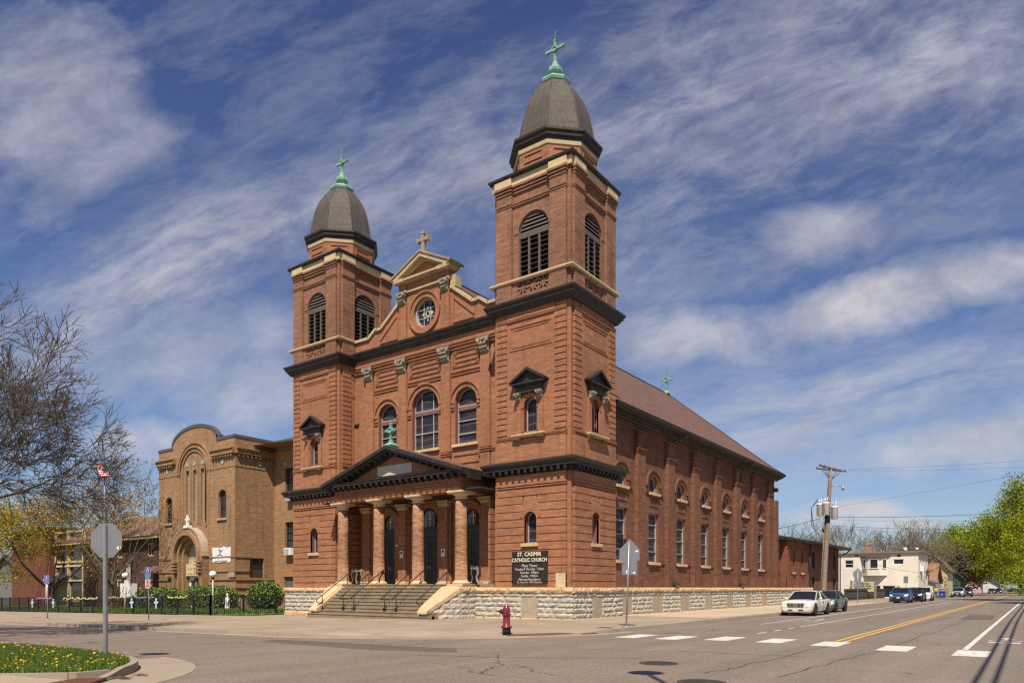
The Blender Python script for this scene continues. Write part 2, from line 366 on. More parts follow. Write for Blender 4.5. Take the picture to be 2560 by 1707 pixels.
def text(name,body,size,F,cx,v,w,mat,parent,align='CENTER',bold=0,sx=1,thick=.004):
    cu=bpy.data.curves.new(name,'FONT'); cu.body=body; cu.size=size; cu.align_x=align; cu.offset=bold; cu.extrude=thick; cu.resolution_u=2
    o=bpy.data.objects.new(name,cu); COL.objects.link(o); bpy.context.view_layer.update()
    me=bpy.data.meshes.new_from_object(o.evaluated_get(bpy.context.evaluated_depsgraph_get()))
    bpy.data.objects.remove(o); bpy.data.curves.remove(cu)
    off=Vector((0,0,0)); p=parent
    while p is not None: off+=p.location; p=p.parent
    for q in me.vertices:
        q.co=Vector(F(cx+q.co.x*sx,v+q.co.y,w+q.co.z))-off
    me.name=name; me.materials.clear(); me.materials.append(mat)
    o=bpy.data.objects.new(name,me); COL.objects.link(o); o.parent=parent
    return o
def gz(x): return .012*max(min(x,0),-110)
# ------------------------------------------------------------------ ground, roads, pavements
def clipx(poly,xa,xb):
    def half(p,f,inside):
        out=[]
        for i in range(len(p)):
            a,b=p[i],p[(i+1)%len(p)]; ia,ib=inside(a),inside(b)
            if ia: out.append(a)
            if ia!=ib:
                t=(f-a[0])/(b[0]-a[0]); out.append((f,a[1]+t*(b[1]-a[1])))
        return out
    p=half(poly,xa,lambda q:q[0]>=xa-1e-9)
    return half(p,xb,lambda q:q[0]<=xb+1e-9) if p else p
def sheet(name,poly,zo,mat):
    mb=MB()
    for xa,xb in ((-2000,-110),(-110,0),(0,2000)):
        p=clipx(poly,xa,xb)
        if len(p)<3: continue
        i=len(mb.v); mb.v+=[(x,y,gz(x)+zo) for x,y in p]
        for t in tessellate_polygon([[Vector((x,y,0)) for x,y in p]]): mb.f.append(tuple(i+k for k in t)); mb.sm.append(False)
    return mb.build(name,mat)
def arc(cx,cy,r,a0,a1,n=14): return [(cx+r*math.cos(R(a0+(a1-a0)*k/n)),cy+r*math.sin(R(a0+(a1-a0)*k/n))) for k in range(n+1)]
KX,KY=5.7,-14.4           # kerb lines of the church corner
NWC=arc(-3.3,-5.4,9.0,-90,0,18)
SWC=arc(1.6,-25.9,4.1,90,0,14)

m,t,b=newmat('asphalt'); tc=t.n('ShaderNodeTexCoord'); o_=tc.outputs['Object']
agg=t.noise(o_,17,4,.85); big=t.noise(o_,.22,5,.6); tr=t.noise(t.mapping(o_,scale=(1.3,.05,1)),1,4,.6)
speck=t.ramp(t.noise(o_,34,2,.9),[(.55,0),(.70,1)])
col=t.mix(t.ramp(agg,[(.3,0),(.7,1)]),(.120,.094,.074),(.240,.194,.158))
col=t.mix(t.math('MULTIPLY',speck,.55),col,(.36,.31,.265))
col=t.mix(1,col,t.math('MULTIPLY',t.ramp(big,[(.3,.88),(.7,1.1)]),t.ramp(tr,[(.3,.88),(.7,1.10)])),'MULTIPLY')
vor=t.n('ShaderNodeTexVoronoi',feature='DISTANCE_TO_EDGE'); vor.inputs['Scale'].default_value=.16
wob=t.n('ShaderNodeMix',data_type='RGBA'); wob.inputs[0].default_value=.12; t.l(o_,wob.inputs[6])
nn=t.n('ShaderNodeTexNoise'); nn.inputs['Scale'].default_value=.7; nn.inputs['Detail'].default_value=5; t.l(o_,nn.inputs[0])
vm=t.n('ShaderNodeVectorMath',operation='MULTIPLY_ADD'); t.l(nn.outputs[1],vm.inputs[0]); vm.inputs[1].default_value=(2.6,2.6,0); t.l(o_,vm.inputs[2])
t.l(vm.outputs[0],vor.inputs[0])
crack=t.ramp(vor.outputs[0],[(.0,1),(.006,0)])
gate=t.ramp(t.noise(o_,.35,2),[(.5,0),(.6,.75)])
col=t.mix(t.math('MULTIPLY',crack,gate),col,(.035,.03,.027))
setc(t,b,col); b.inputs['Roughness'].default_value=.82; b.inputs['Specular IOR Level'].default_value=.3; bump(t,b,agg,.5,.01)
M_ASPH=m
def concrete(name,ca,cb2,joint=1.5):
    m,t,b=newmat(name); tc=t.n('ShaderNodeTexCoord'); o_=tc.outputs['Object']
    br=t.n('ShaderNodeTexBrick'); br.offset=0; t.l(o_,br.inputs[0])
    br.inputs['Color1'].default_value=(*ca,1); br.inputs['Color2'].default_value=(*cb2,1); br.inputs['Mortar'].default_value=(*[x*.5 for x in ca],1)
    for k,v in (('Scale',1),('Mortar Size',.012),('Mortar Smooth',.1),('Bias',0),('Brick Width',joint),('Row Height',joint)): br.inputs[k].default_value=v
    n=t.noise(o_,.5,5,.6); n2=t.noise(o_,25,3,.7); st=t.ramp(t.noise(o_,1.3,5,.7),[(.55,0),(.8,.35)])
    c=t.mix(1,br.outputs[0],t.math('MULTIPLY',t.ramp(n,[(.3,.86),(.7,1.1)]),t.ramp(n2,[(.3,.9),(.7,1.08)])),'MULTIPLY')
    c=t.mix(st,c,tuple(x*.6 for x in ca))
    setc(t,b,c); b.inputs['Roughness'].default_value=.88; b.inputs['Specular IOR Level'].default_value=.25; bump(t,b,n2,.15,.01); return m
M_CONC=concrete('pavement_concrete',(.335,.27,.20),(.285,.225,.165),1.8)
M_CONCL=concrete('new_concrete',(.47,.38,.27),(.43,.34,.24),2.4)
M_KERB=concrete('kerb_concrete',(.34,.275,.21),(.30,.245,.185),3)
m,t,b=newmat('road_paint_white'); tc=t.n('ShaderNodeTexCoord'); o_=tc.outputs['Object']
wr_=t.math('MULTIPLY',t.ramp(t.noise(t.mapping(o_,scale=(9,2.2,1)),1.2,7,.75),[(.44,0),(.66,1)]),.62)
c_=t.mix(wr_,(.62,.60,.56),(.30,.26,.22)); c_=t.mix(1,c_,t.ramp(t.noise(o_,1.5,4),[(.3,.86),(.7,1.06)]),'MULTIPLY')
setc(t,b,c_); b.inputs['Roughness'].default_value=.75; M_PAINT=m
M_YEL=plain('road_paint_yellow',(.62,.34,.045),.7,var=.15,scale=7)
M_RUST=plain('rusty_iron_plate',(.155,.068,.040),.8,var=.3,scale=12)
M_MAN=plain('manhole_iron',(.055,.045,.038),.6,var=.4,scale=14)
m,t,b=newmat('lawn_grass'); tc=t.n('ShaderNodeTexCoord'); o_=tc.outputs['Object']
setc(t,b,t.mix(t.ramp(t.noise(o_,.6,5,.7),[(.3,0),(.7,1)]),(.07,.12,.02),(.15,.19,.04))); b.inputs['Roughness'].default_value=.9; bump(t,b,t.noise(o_,30,4),.8,.05); M_LAWN=m
m,t,b=newmat('far_ground'); tc=t.n('ShaderNodeTexCoord'); o_=tc.outputs['Object']
setc(t,b,t.mix(t.ramp(t.noise(o_,.08,5,.7),[(.35,0),(.65,1)]),(.07,.085,.03),(.13,.11,.07))); b.inputs['Roughness'].default_value=.95; M_GRD=m

struct(sheet('ground',[(-1800,-500),(1800,-500),(1800,1800),(-1800,1800)],-.30,M_GRD))
road=[(-400,KY),(-3.3,KY)]+NWC+[(KX,700),(21.5,700),(21.5,-120),(5.7,-120)]+list(reversed(SWC))+[(1.6,-21.8),(-400,-21.8)]
struct(sheet('road',road,-.13,M_ASPH))
east=[(21.5,-22),(160,-22),(160,-14.2),(21.5,-14.2)]
struct(sheet('side_road',east,-.134,M_ASPH))
# pavement of the church corner
walk=[(-400,KY+.15),(-3.3,KY+.15),(-3.3,-12.6)]+[(x,y) for x,y in arc(-3.3,-5.4,7.2,-90,0,18)]+[(KX-.15,-5.4),(KX-.15,52),(-1.5,52),(-1.5,0),(-30,0),(-30,-3.4),(-400,-3.4)]
struct(sheet('pavement',walk,0,M_CONC))
def dropf(x,y):
    a=math.degrees(math.atan2(y+5.4,x+3.3)); return max(0,min(1,(a+82)/14))*max(0,min(1,(-6-a)/14))*.105
def cornerz(x,y):
    r=math.hypot(x+3.3,y+5.4); return -dropf(x,y)*max(0,min(1,(r-7.2)/1.2))+gz(x)
mb=MB()
for i in range(30):
    for j in range(6):
        q=lambda i,j:(lambda x,y:(x,y,cornerz(x,y)))(-3.3+(7.2+1.68*j/6)*math.cos(R(-90+3*i)),-5.4+(7.2+1.68*j/6)*math.sin(R(-90+3*i)))
        mb.face([q(i,j),q(i+1,j),q(i+1,j+1),q(i,j+1)],True)
struct(mb.build('pavement_ramp',M_CONC,fix=False))
struct(sheet('pavement_strip',[(.2,5.0),(5.3,5.0),(5.3,51),(-.6,51),(-.6,6)],.004,M_CONCL))
struct(sheet('far_pavement',[(-1.5,52),(KX-.15,52),(KX-.15,102),(-1.5,102)],0,M_CONC))
def kerb(name,path,h0=-.2,w=.15,zt=.0,drop=None):
    mb=MB(); n=len(path); L=[]
    for k,p in enumerate(path):
        a=Vector(path[max(k-1,0)]); c=Vector(path[min(k+1,n-1)]); d=(c-a).normalized(); nrm=Vector((-d.y,d.x))
        zz=zt+(drop(p) if drop else 0)
        q=Vector(p)+nrm*w; L.append(((p[0],p[1],gz(p[0])+h0),(p[0]+nrm.x*.02,p[1]+nrm.y*.02,gz(p[0])+zz+.004),(q.x,q.y,gz(q.x)+zz+.006),(q.x,q.y,gz(q.x)+h0)))
    for k in range(n-1):
        for j in range(3): mb.face([L[k][j],L[k+1][j],L[k+1][j+1],L[k][j+1]])
    return struct(mb.build(name,M_KERB))
def dense(a,b,n): return [(a[0]+(b[0]-a[0])*k/n,a[1]+(b[1]-a[1])*k/n) for k in range(n+1)]
def ramp_drop(p):
    x,y=p; d=0
    if x>-3.3 and y<-5.4: d=-dropf(x,y)
    return d
kerb('kerb',dense((-300,KY),(-20,KY),8)+dense((-19.5,KY),(-3.4,KY),22)+NWC+dense((KX,-5),(KX,40),8)+dense((KX,45),(KX,600),10),drop=ramp_drop)
# gutter apron of pale concrete along the church corner
gut=arc(-3.3,-5.4,9.55,-90,0,18); inn=arc(-3.3,-5.4,9.0,-90,0,18)
struct(sheet('gutter',inn+list(reversed(gut)),-.125,M_KERB))
struct(sheet('gutter_strip',[(-60,KY),(-3.3,KY),(-3.3,KY-.45),(-60,KY-.45)],-.125,M_KERB))
# near corner with the dandelion verge
kerb('verge_kerb',list(reversed([(5.7,-60),(5.7,-25.9)]))[:0]+[(5.7,-25.9)]+list(reversed(arc(1.6,-25.9,4.1,90,0,14)))+[(1.6,-21.8),(-120,-21.8)],zt=.03,drop=lambda p:-.135*max(0,min(1,(43-math.degrees(math.atan2(p[1]+25.9,p[0]-1.6)))/9)) if p[0]>1.6 else 0)
a1=arc(1.6,-25.9,4.1,90,0,14); a2=arc(1.6,-25.9,5.15,90,0,14)
struct(sheet('verge_gutter',a1+list(reversed(a2)),-.124,M_KERB))
struct(sheet('verge_pavement',[(-40,-24.87),(3.6,-24.87)]+arc(1.6,-25.9,2.5,24,0,6)+[(4.1,-60),(-40,-60)],.008,M_CONC))
struct(sheet('verge_soil',[(-40,-21.95),(1.6,-21.95)]+arc(1.6,-25.9,3.95,90,40,8)+[(4.62,-23.88),(4.05,-24.5),(3.6,-24.87),(-40,-24.87)],.012,M_LAWN))
mb=MB()
def swz(r): return .010-.115*max(0,min(1,(r-2.5)/1.1))
for i in range(12):
    for j in range(5):
        q=lambda i,j:(lambda a,r:(1.6+r*math.cos(a),-25.9+r*math.sin(a),swz(r)))(R(42-3.5*i),2.5+1.62*j/5)
        mb.face([q(i,j),q(i+1,j),q(i+1,j+1),q(i,j+1)],True)
struct(mb.build('verge_ramp',M_CONC,fix=False))
mb=MB(); L_=[(4.66,-23.34),(4.65,-23.90),(4.07,-24.53),(3.6,-24.90),(-40,-24.90)]; I_=[(4.52,-23.34),(4.53,-23.86),(3.98,-24.44),(3.55,-24.78),(-40,-24.78)]
mb.prism(lambda u,v,q:(u,v,q),L_+I_[::-1],-.2,.026)
struct(mb.build('verge_edging',M_KERB))
struct(sheet('east_pavement',[(21.5,-14.2),(26,-14.2),(26,600),(21.5,600)],0,M_CONC))
def plate(name,poly,zo,mat,label,cat):
    o=sheet(name,poly,zo,mat); return tag(o,label,cat)
tz=0
def raised(name,poly,z0,z1,mat,rows=0):
    mb=MB(); F=lambda u,v,w:(u,v,gz(u)+w+tz); mb.prism(F,poly,z0,z1)
    return mb,F
def tactile(poly,label,n1,n2,z=0):
    global tz; tz=z
    mb,F=raised('tactile_plate',poly,-.02,.018,None)
    a,b_,c,d=[Vector(p) for p in poly]
    for i in range(n1):
        for j in range(n2):
            u=(i+.5)/n1; v=(j+.5)/n2; p=(a*(1-u)+b_*u)*(1-v)+(d*(1-u)+c*u)*v
            mb.box(p.x-.022,p.x+.022,p.y-.022,p.y+.022,z+.018,z+.026)
    tag(mb.build('tactile_plate',M_RUST),label,'tactile plate')
tactile([(4.0,-10.42),(5.62,-7.34),(5.04,-7.0),(3.4,-9.9)],'long rusty brown warning plate at the kerb beside the red hydrant',26,7,-.105)
tactile([(5.0,-24.5),(4.70,-23.95),(5.0,-23.55),(5.5,-24.05)],'dark brown warning plate below the dandelion verge',10,7,-.085)
mb=MB(); mb.box(4.75,5.3,-5.95,-5.5,-.02,.012)
for k in range(6): mb.box(4.80+k*.08,4.84+k*.08,-5.9,-5.55,.012,.02)
tag(mb.build('drain_cover',M_RUST),'small rusty plate in the pavement beside the school crossing sign','drain cover')
# storm drain notch and manholes
def manhole(x,y,label,kx=.42):
    mb=MB(); mb.lathe((x,y,-.128),[(kx,0),(kx,.007),(kx-.05,.010),(kx-.06,.006),(.02,.006)],28,False)
    for k in range(9):
        yy=y-kx*.7+k*kx*.175; ww=math.sqrt(max(kx*kx*.7-(yy-y)**2,0.001)); mb.box(x-ww,x+ww,yy-.012,yy+.012,-.124,-.117)
    tag(mb.build('manhole_cover',M_MAN),label,'manhole cover')
manhole(11.52,-15.1,'round dark manhole cover out in the road beyond the zebra bars')
manhole(13.45,-17.55,'round manhole cover with ribs at the bottom edge of the photo')
# painted markings
def bar(name,x0,x1,y0,y1,mat,z=-.126,skew=0):
    mb=MB(); mb.face([(x0,y0,z),(x1,y0,z),(x1+skew,y1,z),(x0+skew,y1,z)]); return struct(mb.build(name,mat,fix=False))
for x,y in ((6.85,-8.45),(8.25,-8.35),(9.68,-7.8),(11.28,-7.8),(12.92,-8.12),(14.7,-8.75),(16.45,-9.3)): bar('zebra_marking',x,x+.74,y,y+1.92,M_PAINT)
bar('bike_lane_marking',8.1,8.2,2.9,120,M_PAINT,skew=-.3)
bar('lane_marking',10.1,10.2,2.8,120,M_PAINT)
for y in (-3.7,-1.8,.15,1.95): bar('dash_marking',10.06,10.16,y,y+.95,M_PAINT)
bar('edge_marking',16.52,16.66,-7.2,300,M_PAINT,skew=.5)
bar('centre_marking',13.12,13.23,-5.95,400,M_YEL); bar('centre_marking',13.38,13.49,-6.2,400,M_YEL)
M_PATCH=plain('asphalt_patch',(.105,.086,.072),.85,var=.28,scale=9,bmp=.4); M_OIL=plain('oil_stain',(.075,.062,.053),.6,var=.35,scale=6)
struct(sheet('road_patch',[(-1.5,-15.6),(5.6,-14.9),(6.3,-15.7),(4.0,-16.5),(-1.0,-16.5)],-.1283,M_PATCH)); struct(sheet('road_patch',[(14.9,14),(16.3,14.1),(16.2,22),(14.8,21.9)],-.1283,M_PATCH))
def glyph(x,y,s=1):
    mb=MB(); z=-.126
    for (a,b_,c,d) in ((-.5,-.08,.0,.06),(.08,.5,.0,.06)): mb.face([(x+a*s,y,z),(x+b_*s,y,z),(x+b_*s,y+.5*s,z),(x+a*s,y+.5*s,z)])
    for q in (-.3,.3):
        pts=circ(x+q*s,y+1.3*s,.26*s,14); pin=circ(x+q*s,y+1.3*s,.18*s,14)
        for k in range(14): mb.face([(*pts[k],z),(*pts[(k+1)%14],z),(*pin[(k+1)%14],z),(*pin[k],z)])
    mb.face([(x-.1*s,y+1.9*s,z),(x+.1*s,y+1.9*s,z),(x,y+2.6*s,z)]); mb.face([(x-.3*s,y+2.6*s,z),(x+.3*s,y+2.6*s,z),(x,y+3.4*s,z)])
    struct(mb.build('bicycle_marking',M_PAINT,fix=False))
glyph(17.35,-3.9,.8); glyph(9.15,7.6,.75)
# dark tar seams in the asphalt
random.seed(3)
mb=MB()
for (pts) in ([(13.0,-16.3),(13.28,-12.9),(13.45,-4.8),(14.03,12),(15.4,31)],[(14.3,-16),(14.9,-8),(15.1,3),(15.3,20)],[(8.0,-13.2),(10.5,-12.2),(14,-11.6)],[(7.4,-15.5),(9.0,-17.4),(9.6,-19)],[(-6,-16.2),(0,-15.6),(4,-15.5),(7,-14)],[(6,-16.8),(8.1,-16.1),(10.9,-14.2)]):
    q=[]
    for k in range(len(pts)-1):
        for s_ in range(12):
            f=s_/12; q.append((pts[k][0]*(1-f)+pts[k+1][0]*f+random.gauss(0,.05),pts[k][1]*(1-f)+pts[k+1][1]*f+random.gauss(0,.05)))
    for k in range(len(q)-1):
        a=Vector(q[k]); c=Vector(q[k+1]); d=(c-a).normalized(); n_=Vector((-d.y,d.x))*random.uniform(.008,.02)
        z=-.127
        mb.face([(a.x-n_.x,a.y-n_.y,z+gz(a.x)),(c.x-n_.x,c.y-n_.y,z+gz(c.x)),(c.x+n_.x,c.y+n_.y,z+gz(c.x)),(a.x+n_.x,a.y+n_.y,z+gz(a.x))])
M_TAR=plain('tar_seam',(.045,.038,.034),.7)
struct(mb.build('road_crack',M_TAR,fix=False))
# yellow loading hatch on the left pavement
mb=MB()
def stripe(a,b_,wd=.10,z=.008):
    a=Vector(a);b_=Vector(b_); d=(b_-a).normalized(); n_=Vector((-d.y,d.x))*wd/2
    mb.face([(a.x-n_.x,a.y-n_.y,gz(a.x)+z),(b_.x-n_.x,b_.y-n_.y,gz(b_.x)+z),(b_.x+n_.x,b_.y+n_.y,gz(b_.x)+z),(a.x+n_.x,a.y+n_.y,gz(a.x)+z)])
stripe((-13.4,-13.9),(-18.6,-9.2)); stripe((-18.6,-9.2),(-18.2,-7.0)); stripe((-16.1,-11.3),(-17.6,-6.9)); stripe((-13.4,-13.9),(-15.0,-9.6)); stripe((-15.2,-9.4),(-16.4,-7.0)); stripe((-18.2,-7.0),(-13.8,-7.8)); stripe((-16.9,-14.0),(-16.3,-12.9))
struct(mb.build('hatch_marking',M_YEL,fix=False))

# ------------------------------------------------------------------ the church
AX=-10.75
CH=thing('brick_church',(AX,0,0),'large red brick church with twin domed towers, columned portico and stone steps','church')
def win(parent,F,cx,w,z0,zs,recess,rails=(),mull=(),fr=.07,glass=M_GLASS,frame=M_FRAME,sill=None,jamb=None,bars=.035,silw=.14,name='window',low=None):
    "window set back by recess from the wall face w=0: frame mesh > pane, sill"
    mb=MB(); r=w/2
    out=arch(cx,w,z0,zs) if zs else rect(cx-r,cx+r,z0,z0+0)
    if not zs: raise ValueError
    inn=arch(cx,w-2*fr,z0+fr,zs); 
    n=len(out)
    for k in range(n):
        a,b_,c,d=out[k],out[(k+1)%n],inn[(k+1)%n],inn[k]
        mb.face([F(*a,-recess+.05),F(*b_,-recess+.05),F(*c,-recess+.05),F(*d,-recess+.05)])
        mb.face([F(*d,-recess+.05),F(*c,-recess+.05),F(*c,-recess-.02),F(*d,-recess-.02)])
    for z in rails: mb.fbox(F,cx-r+fr*.5,cx+r-fr*.5,z-bars,z+bars,-recess,-recess+.06)
    for u in mull: mb.fbox(F,cx+u-bars*.8,cx+u+bars*.8,z0+fr,zs+math.sqrt(max((r-fr)**2-u*u,0)),-recess,-recess+.055)
    o=mb.build(name,frame,parent,fix=False)
    g=MB(); g.prism(F,arch(cx,w-.02,z0,zs),-recess-.03,-recess-.01); g.build('pane',glass,o,fix=False)
    if jamb:
        j=MB(); 
        for k in range(1,n-1):
            a,b_=out[k],out[(k+1)%n]
            q=lambda p:(cx+(p[0]-cx)*.985,p[1]-.004)
            j.face([F(*q(a),-.03),F(*q(b_),-.03),F(*q(b_),-recess+.045),F(*q(a),-recess+.045)])
        a=out[0]; b2=out[-1]; j.face([F(cx-r*.985,z0,-.03),F(cx-r*.985,zs,-.03),F(cx-r*.985,zs,-recess+.045),F(cx-r*.985,z0,-recess+.045)])
        j.build('jamb',jamb,o,fix=False)
    if sill:
        s=MB(); s.fbox(F,cx-r-silw,cx+r+silw,z0-.16,z0-.003,-recess*.5,.16); s.build('sill',sill,o)
    return o
def winrect(parent,F,cx,w,z0,z1,recess,rails=(),mull=(),fr=.07,glass=M_GLASS,frame=M_FRAME,sill=None,bars=.03,name='window',jamb=None,silw=.1,silt=.16):
    mb=MB(); r=w/2
    mb.fbox(F,cx-r,cx-r+fr,z0,z1,-recess-.02,-recess+.06); mb.fbox(F,cx+r-fr,cx+r,z0,z1,-recess-.02,-recess+.06)
    mb.fbox(F,cx-r+fr,cx+r-fr,z0,z0+fr,-recess-.02,-recess+.06); mb.fbox(F,cx-r+fr,cx+r-fr,z1-fr,z1,-recess-.02,-recess+.06)
    for z in rails: mb.fbox(F,cx-r+fr,cx+r-fr,z-bars,z+bars,-recess-.01,-recess+.05)
    for u in mull: mb.fbox(F,cx+u-bars,cx+u+bars,z0+fr,z1-fr,-recess-.01,-recess+.048)
    o=mb.build(name,frame,parent,fix=False)
    g=MB(); g.fbox(F,cx-r+.01,cx+r-.01,z0+.01,z1-.01,-recess-.05,-recess-.025); g.build('pane',glass,o,fix=False)
    if jamb:
        j=MB(); j.fbox(F,cx+r-.02,cx+r-.004,z0,z1,-recess+.065,-.05); j.fbox(F,cx-r+.004,cx-r+.02,z0,z1,-recess+.065,-.05); j.build('jamb',jamb,o)
    if sill: s=MB(); s.fbox(F,cx-r-silw,cx+r+silw,z0-silt,z0-.003,-recess*.5,.14); s.build('sill',sill,o)
    return o
def corinthian(parent,F,cx,w,z0,z1,proj=.32):
    "capital of a flat pilaster: bell, two rows of leaves, volutes, abacus"
    mb=MB(); h=z1-z0; r=w/2
    mb.fbox(F,cx-r*1.02,cx+r*1.02,z0,z0+h*.06,0,.06)
    P=[(cx-r*.85,z0+h*.06),(cx+r*.85,z0+h*.06),(cx+r*1.05,z0+h*.85),(cx-r*1.05,z0+h*.85)]; mb.prism(F,P,0,.10)
    for row,(zz,nn,ph) in enumerate(((z0+h*.08,4,0),(z0+h*.34,5,.5))):
        for k in range(nn):
            u=cx-r*.85+(k+.5)*(r*1.7/nn); q=r*.9/nn*1.15
            pr=.10+.07*row
            leaf=[(u-q,zz),(u+q,zz),(u+q*.9,zz+h*.2),(u+q*.3,zz+h*.30),(u-q*.3,zz+h*.30),(u-q*.9,zz+h*.2)]
            mb.prism(F,leaf,.05,.12+row*.05)
            mb.fbox(F,u-q*.7,u+q*.7,zz+h*.19,zz+h*.29,.1,.21+row*.07)
    for sgn in (-1,1):
        c=circ(cx+sgn*r*.92,z0+h*.74,h*.125,12); mb.prism(F,c,.04,.30)
        c=circ(cx+sgn*r*.92,z0+h*.74,h*.06,8); mb.prism(F,c,.3,.34)
        c=circ(cx+sgn*r*.36,z0+h*.75,h*.08,10); mb.prism(F,c,.05,.22)
    mb.prism(F,circ(cx,z0+h*.88,h*.09,10),.05,.30)
    mb.prism(F,[(cx-r*1.3,z0+h*.88),(cx+r*1.3,z0+h*.88),(cx+r*1.38,z1),(cx-r*1.38,z1)],0,.26)
    return mb.build('capital',M_CAP,parent)
def gables(F,cx,hw,z0,z1,p0,p1,th):
    pass
# ---- plinth of rock-faced stone
pl=MB(); co=MB(); TS=[]; ba=MB()
def rockrow(mb,F,u0,u1,z0,z1,w0,bulge,lens,seed,skip=()):
    rnd=random.Random(seed); u=u0
    while u<u1-.02:
        L=min(rnd.uniform(*lens),u1-u)
        if u1-(u+L)<lens[0]*.5: L=u1-u
        a,b_=u+.004,u+L-.004; u+=L
        if any(s0-.01<a and b_<s1+.01 for s0,s1 in skip): continue
        for s0,s1 in skip:
            if a<s0<b_: b_=s0-.01
            if a<s1<b_: a=s1+.01
        if b_-a<.05: continue
        nx=max(3,int((b_-a)/.11)); nz=max(3,int((z1-z0)/.075)); V=[]
        tip=rnd.uniform(.3,.7)
        for j in range(nz+1):
            for i in range(nx+1):
                fu=i/nx; fv=j/nz
                edge=min(fu,1-fu)*(b_-a); ev=min(fv,1-fv)*(z1-z0)
                e=min(1,min(edge/.07,ev/.05))
                ww=w0+(0 if e<=0 else bulge*e*(.45+rnd.uniform(0,.8))*(1.2-abs(fv-tip)))
                V.append(F(a+(b_-a)*fu,z0+.003+(z1-z0-.006)*fv,ww))
        fs=[(j*(nx+1)+i,j*(nx+1)+i+1,(j+1)*(nx+1)+i+1,(j+1)*(nx+1)+i) for j in range(nz) for i in range(nx)]
        mb.mesh(V,fs)
def stonewall(F,u0,u1,w0,seed,panels=(),zb=-.45):
    rows=((.02,.27),(.27,.54),(.54,.76),(.76,1.03),(1.03,1.245))
    pl.fbox(F,u0,u1,zb,1.25,w0-.3,w0-.004)
    for k,(a,b_) in enumerate(rows):
        rockrow(pl,F,u0,u1,a,b_,w0,.055,(.4,1.3),seed+k,panels if k<4 else ())
    for s0,s1 in panels: TS.append((F,s0+.01,s1-.01,.03,1.03,w0-.1,w0+.03))
    rockrow(co,F,u0-.02,u1+.02,1.25,1.53,w0+.06,.06,(1.1,2.4),seed+9)
    co.fbox(F,u0-.06,u1+.06,1.25,1.535,w0-.35,w0+.065)
    ba.fbox(F,u0,u1,zb,.02,w0-.1,w0+.05); rockrow(ba,F,u0,u1,-.33,.02,w0+.05,.05,(.6,1.4),seed+17)
stonewall(front(-.36+.36),-5.75,.38,.38,11,[(-2.65,-1.73)])
stonewall(side(0),-.38,4.65,.38,23,[(1.45,2.35)])
stonewall(side(-.6),4.65,47,.35,37,[(5.6,6.9),(9.6,11.0),(13.8,15.2),(18.0,19.3),(22.2,23.5),(26.4,27.7),(30.6,31.9)])
stonewall(front(0),-21.9,-15.9,.38,53,())
stonewall(rside(-21.5),-.38,4.65,.38,61,())
PLo=pl.build('plinth',M_LIME,CH,fix=False); co.build('coping',M_SAND,PLo,fix=False); 
for q in TS: ts=MB(); ts.fbox(*q); ts.build('patch_panel',M_TANS,PLo)
ba.build('footing',M_SAND,PLo,fix=False)

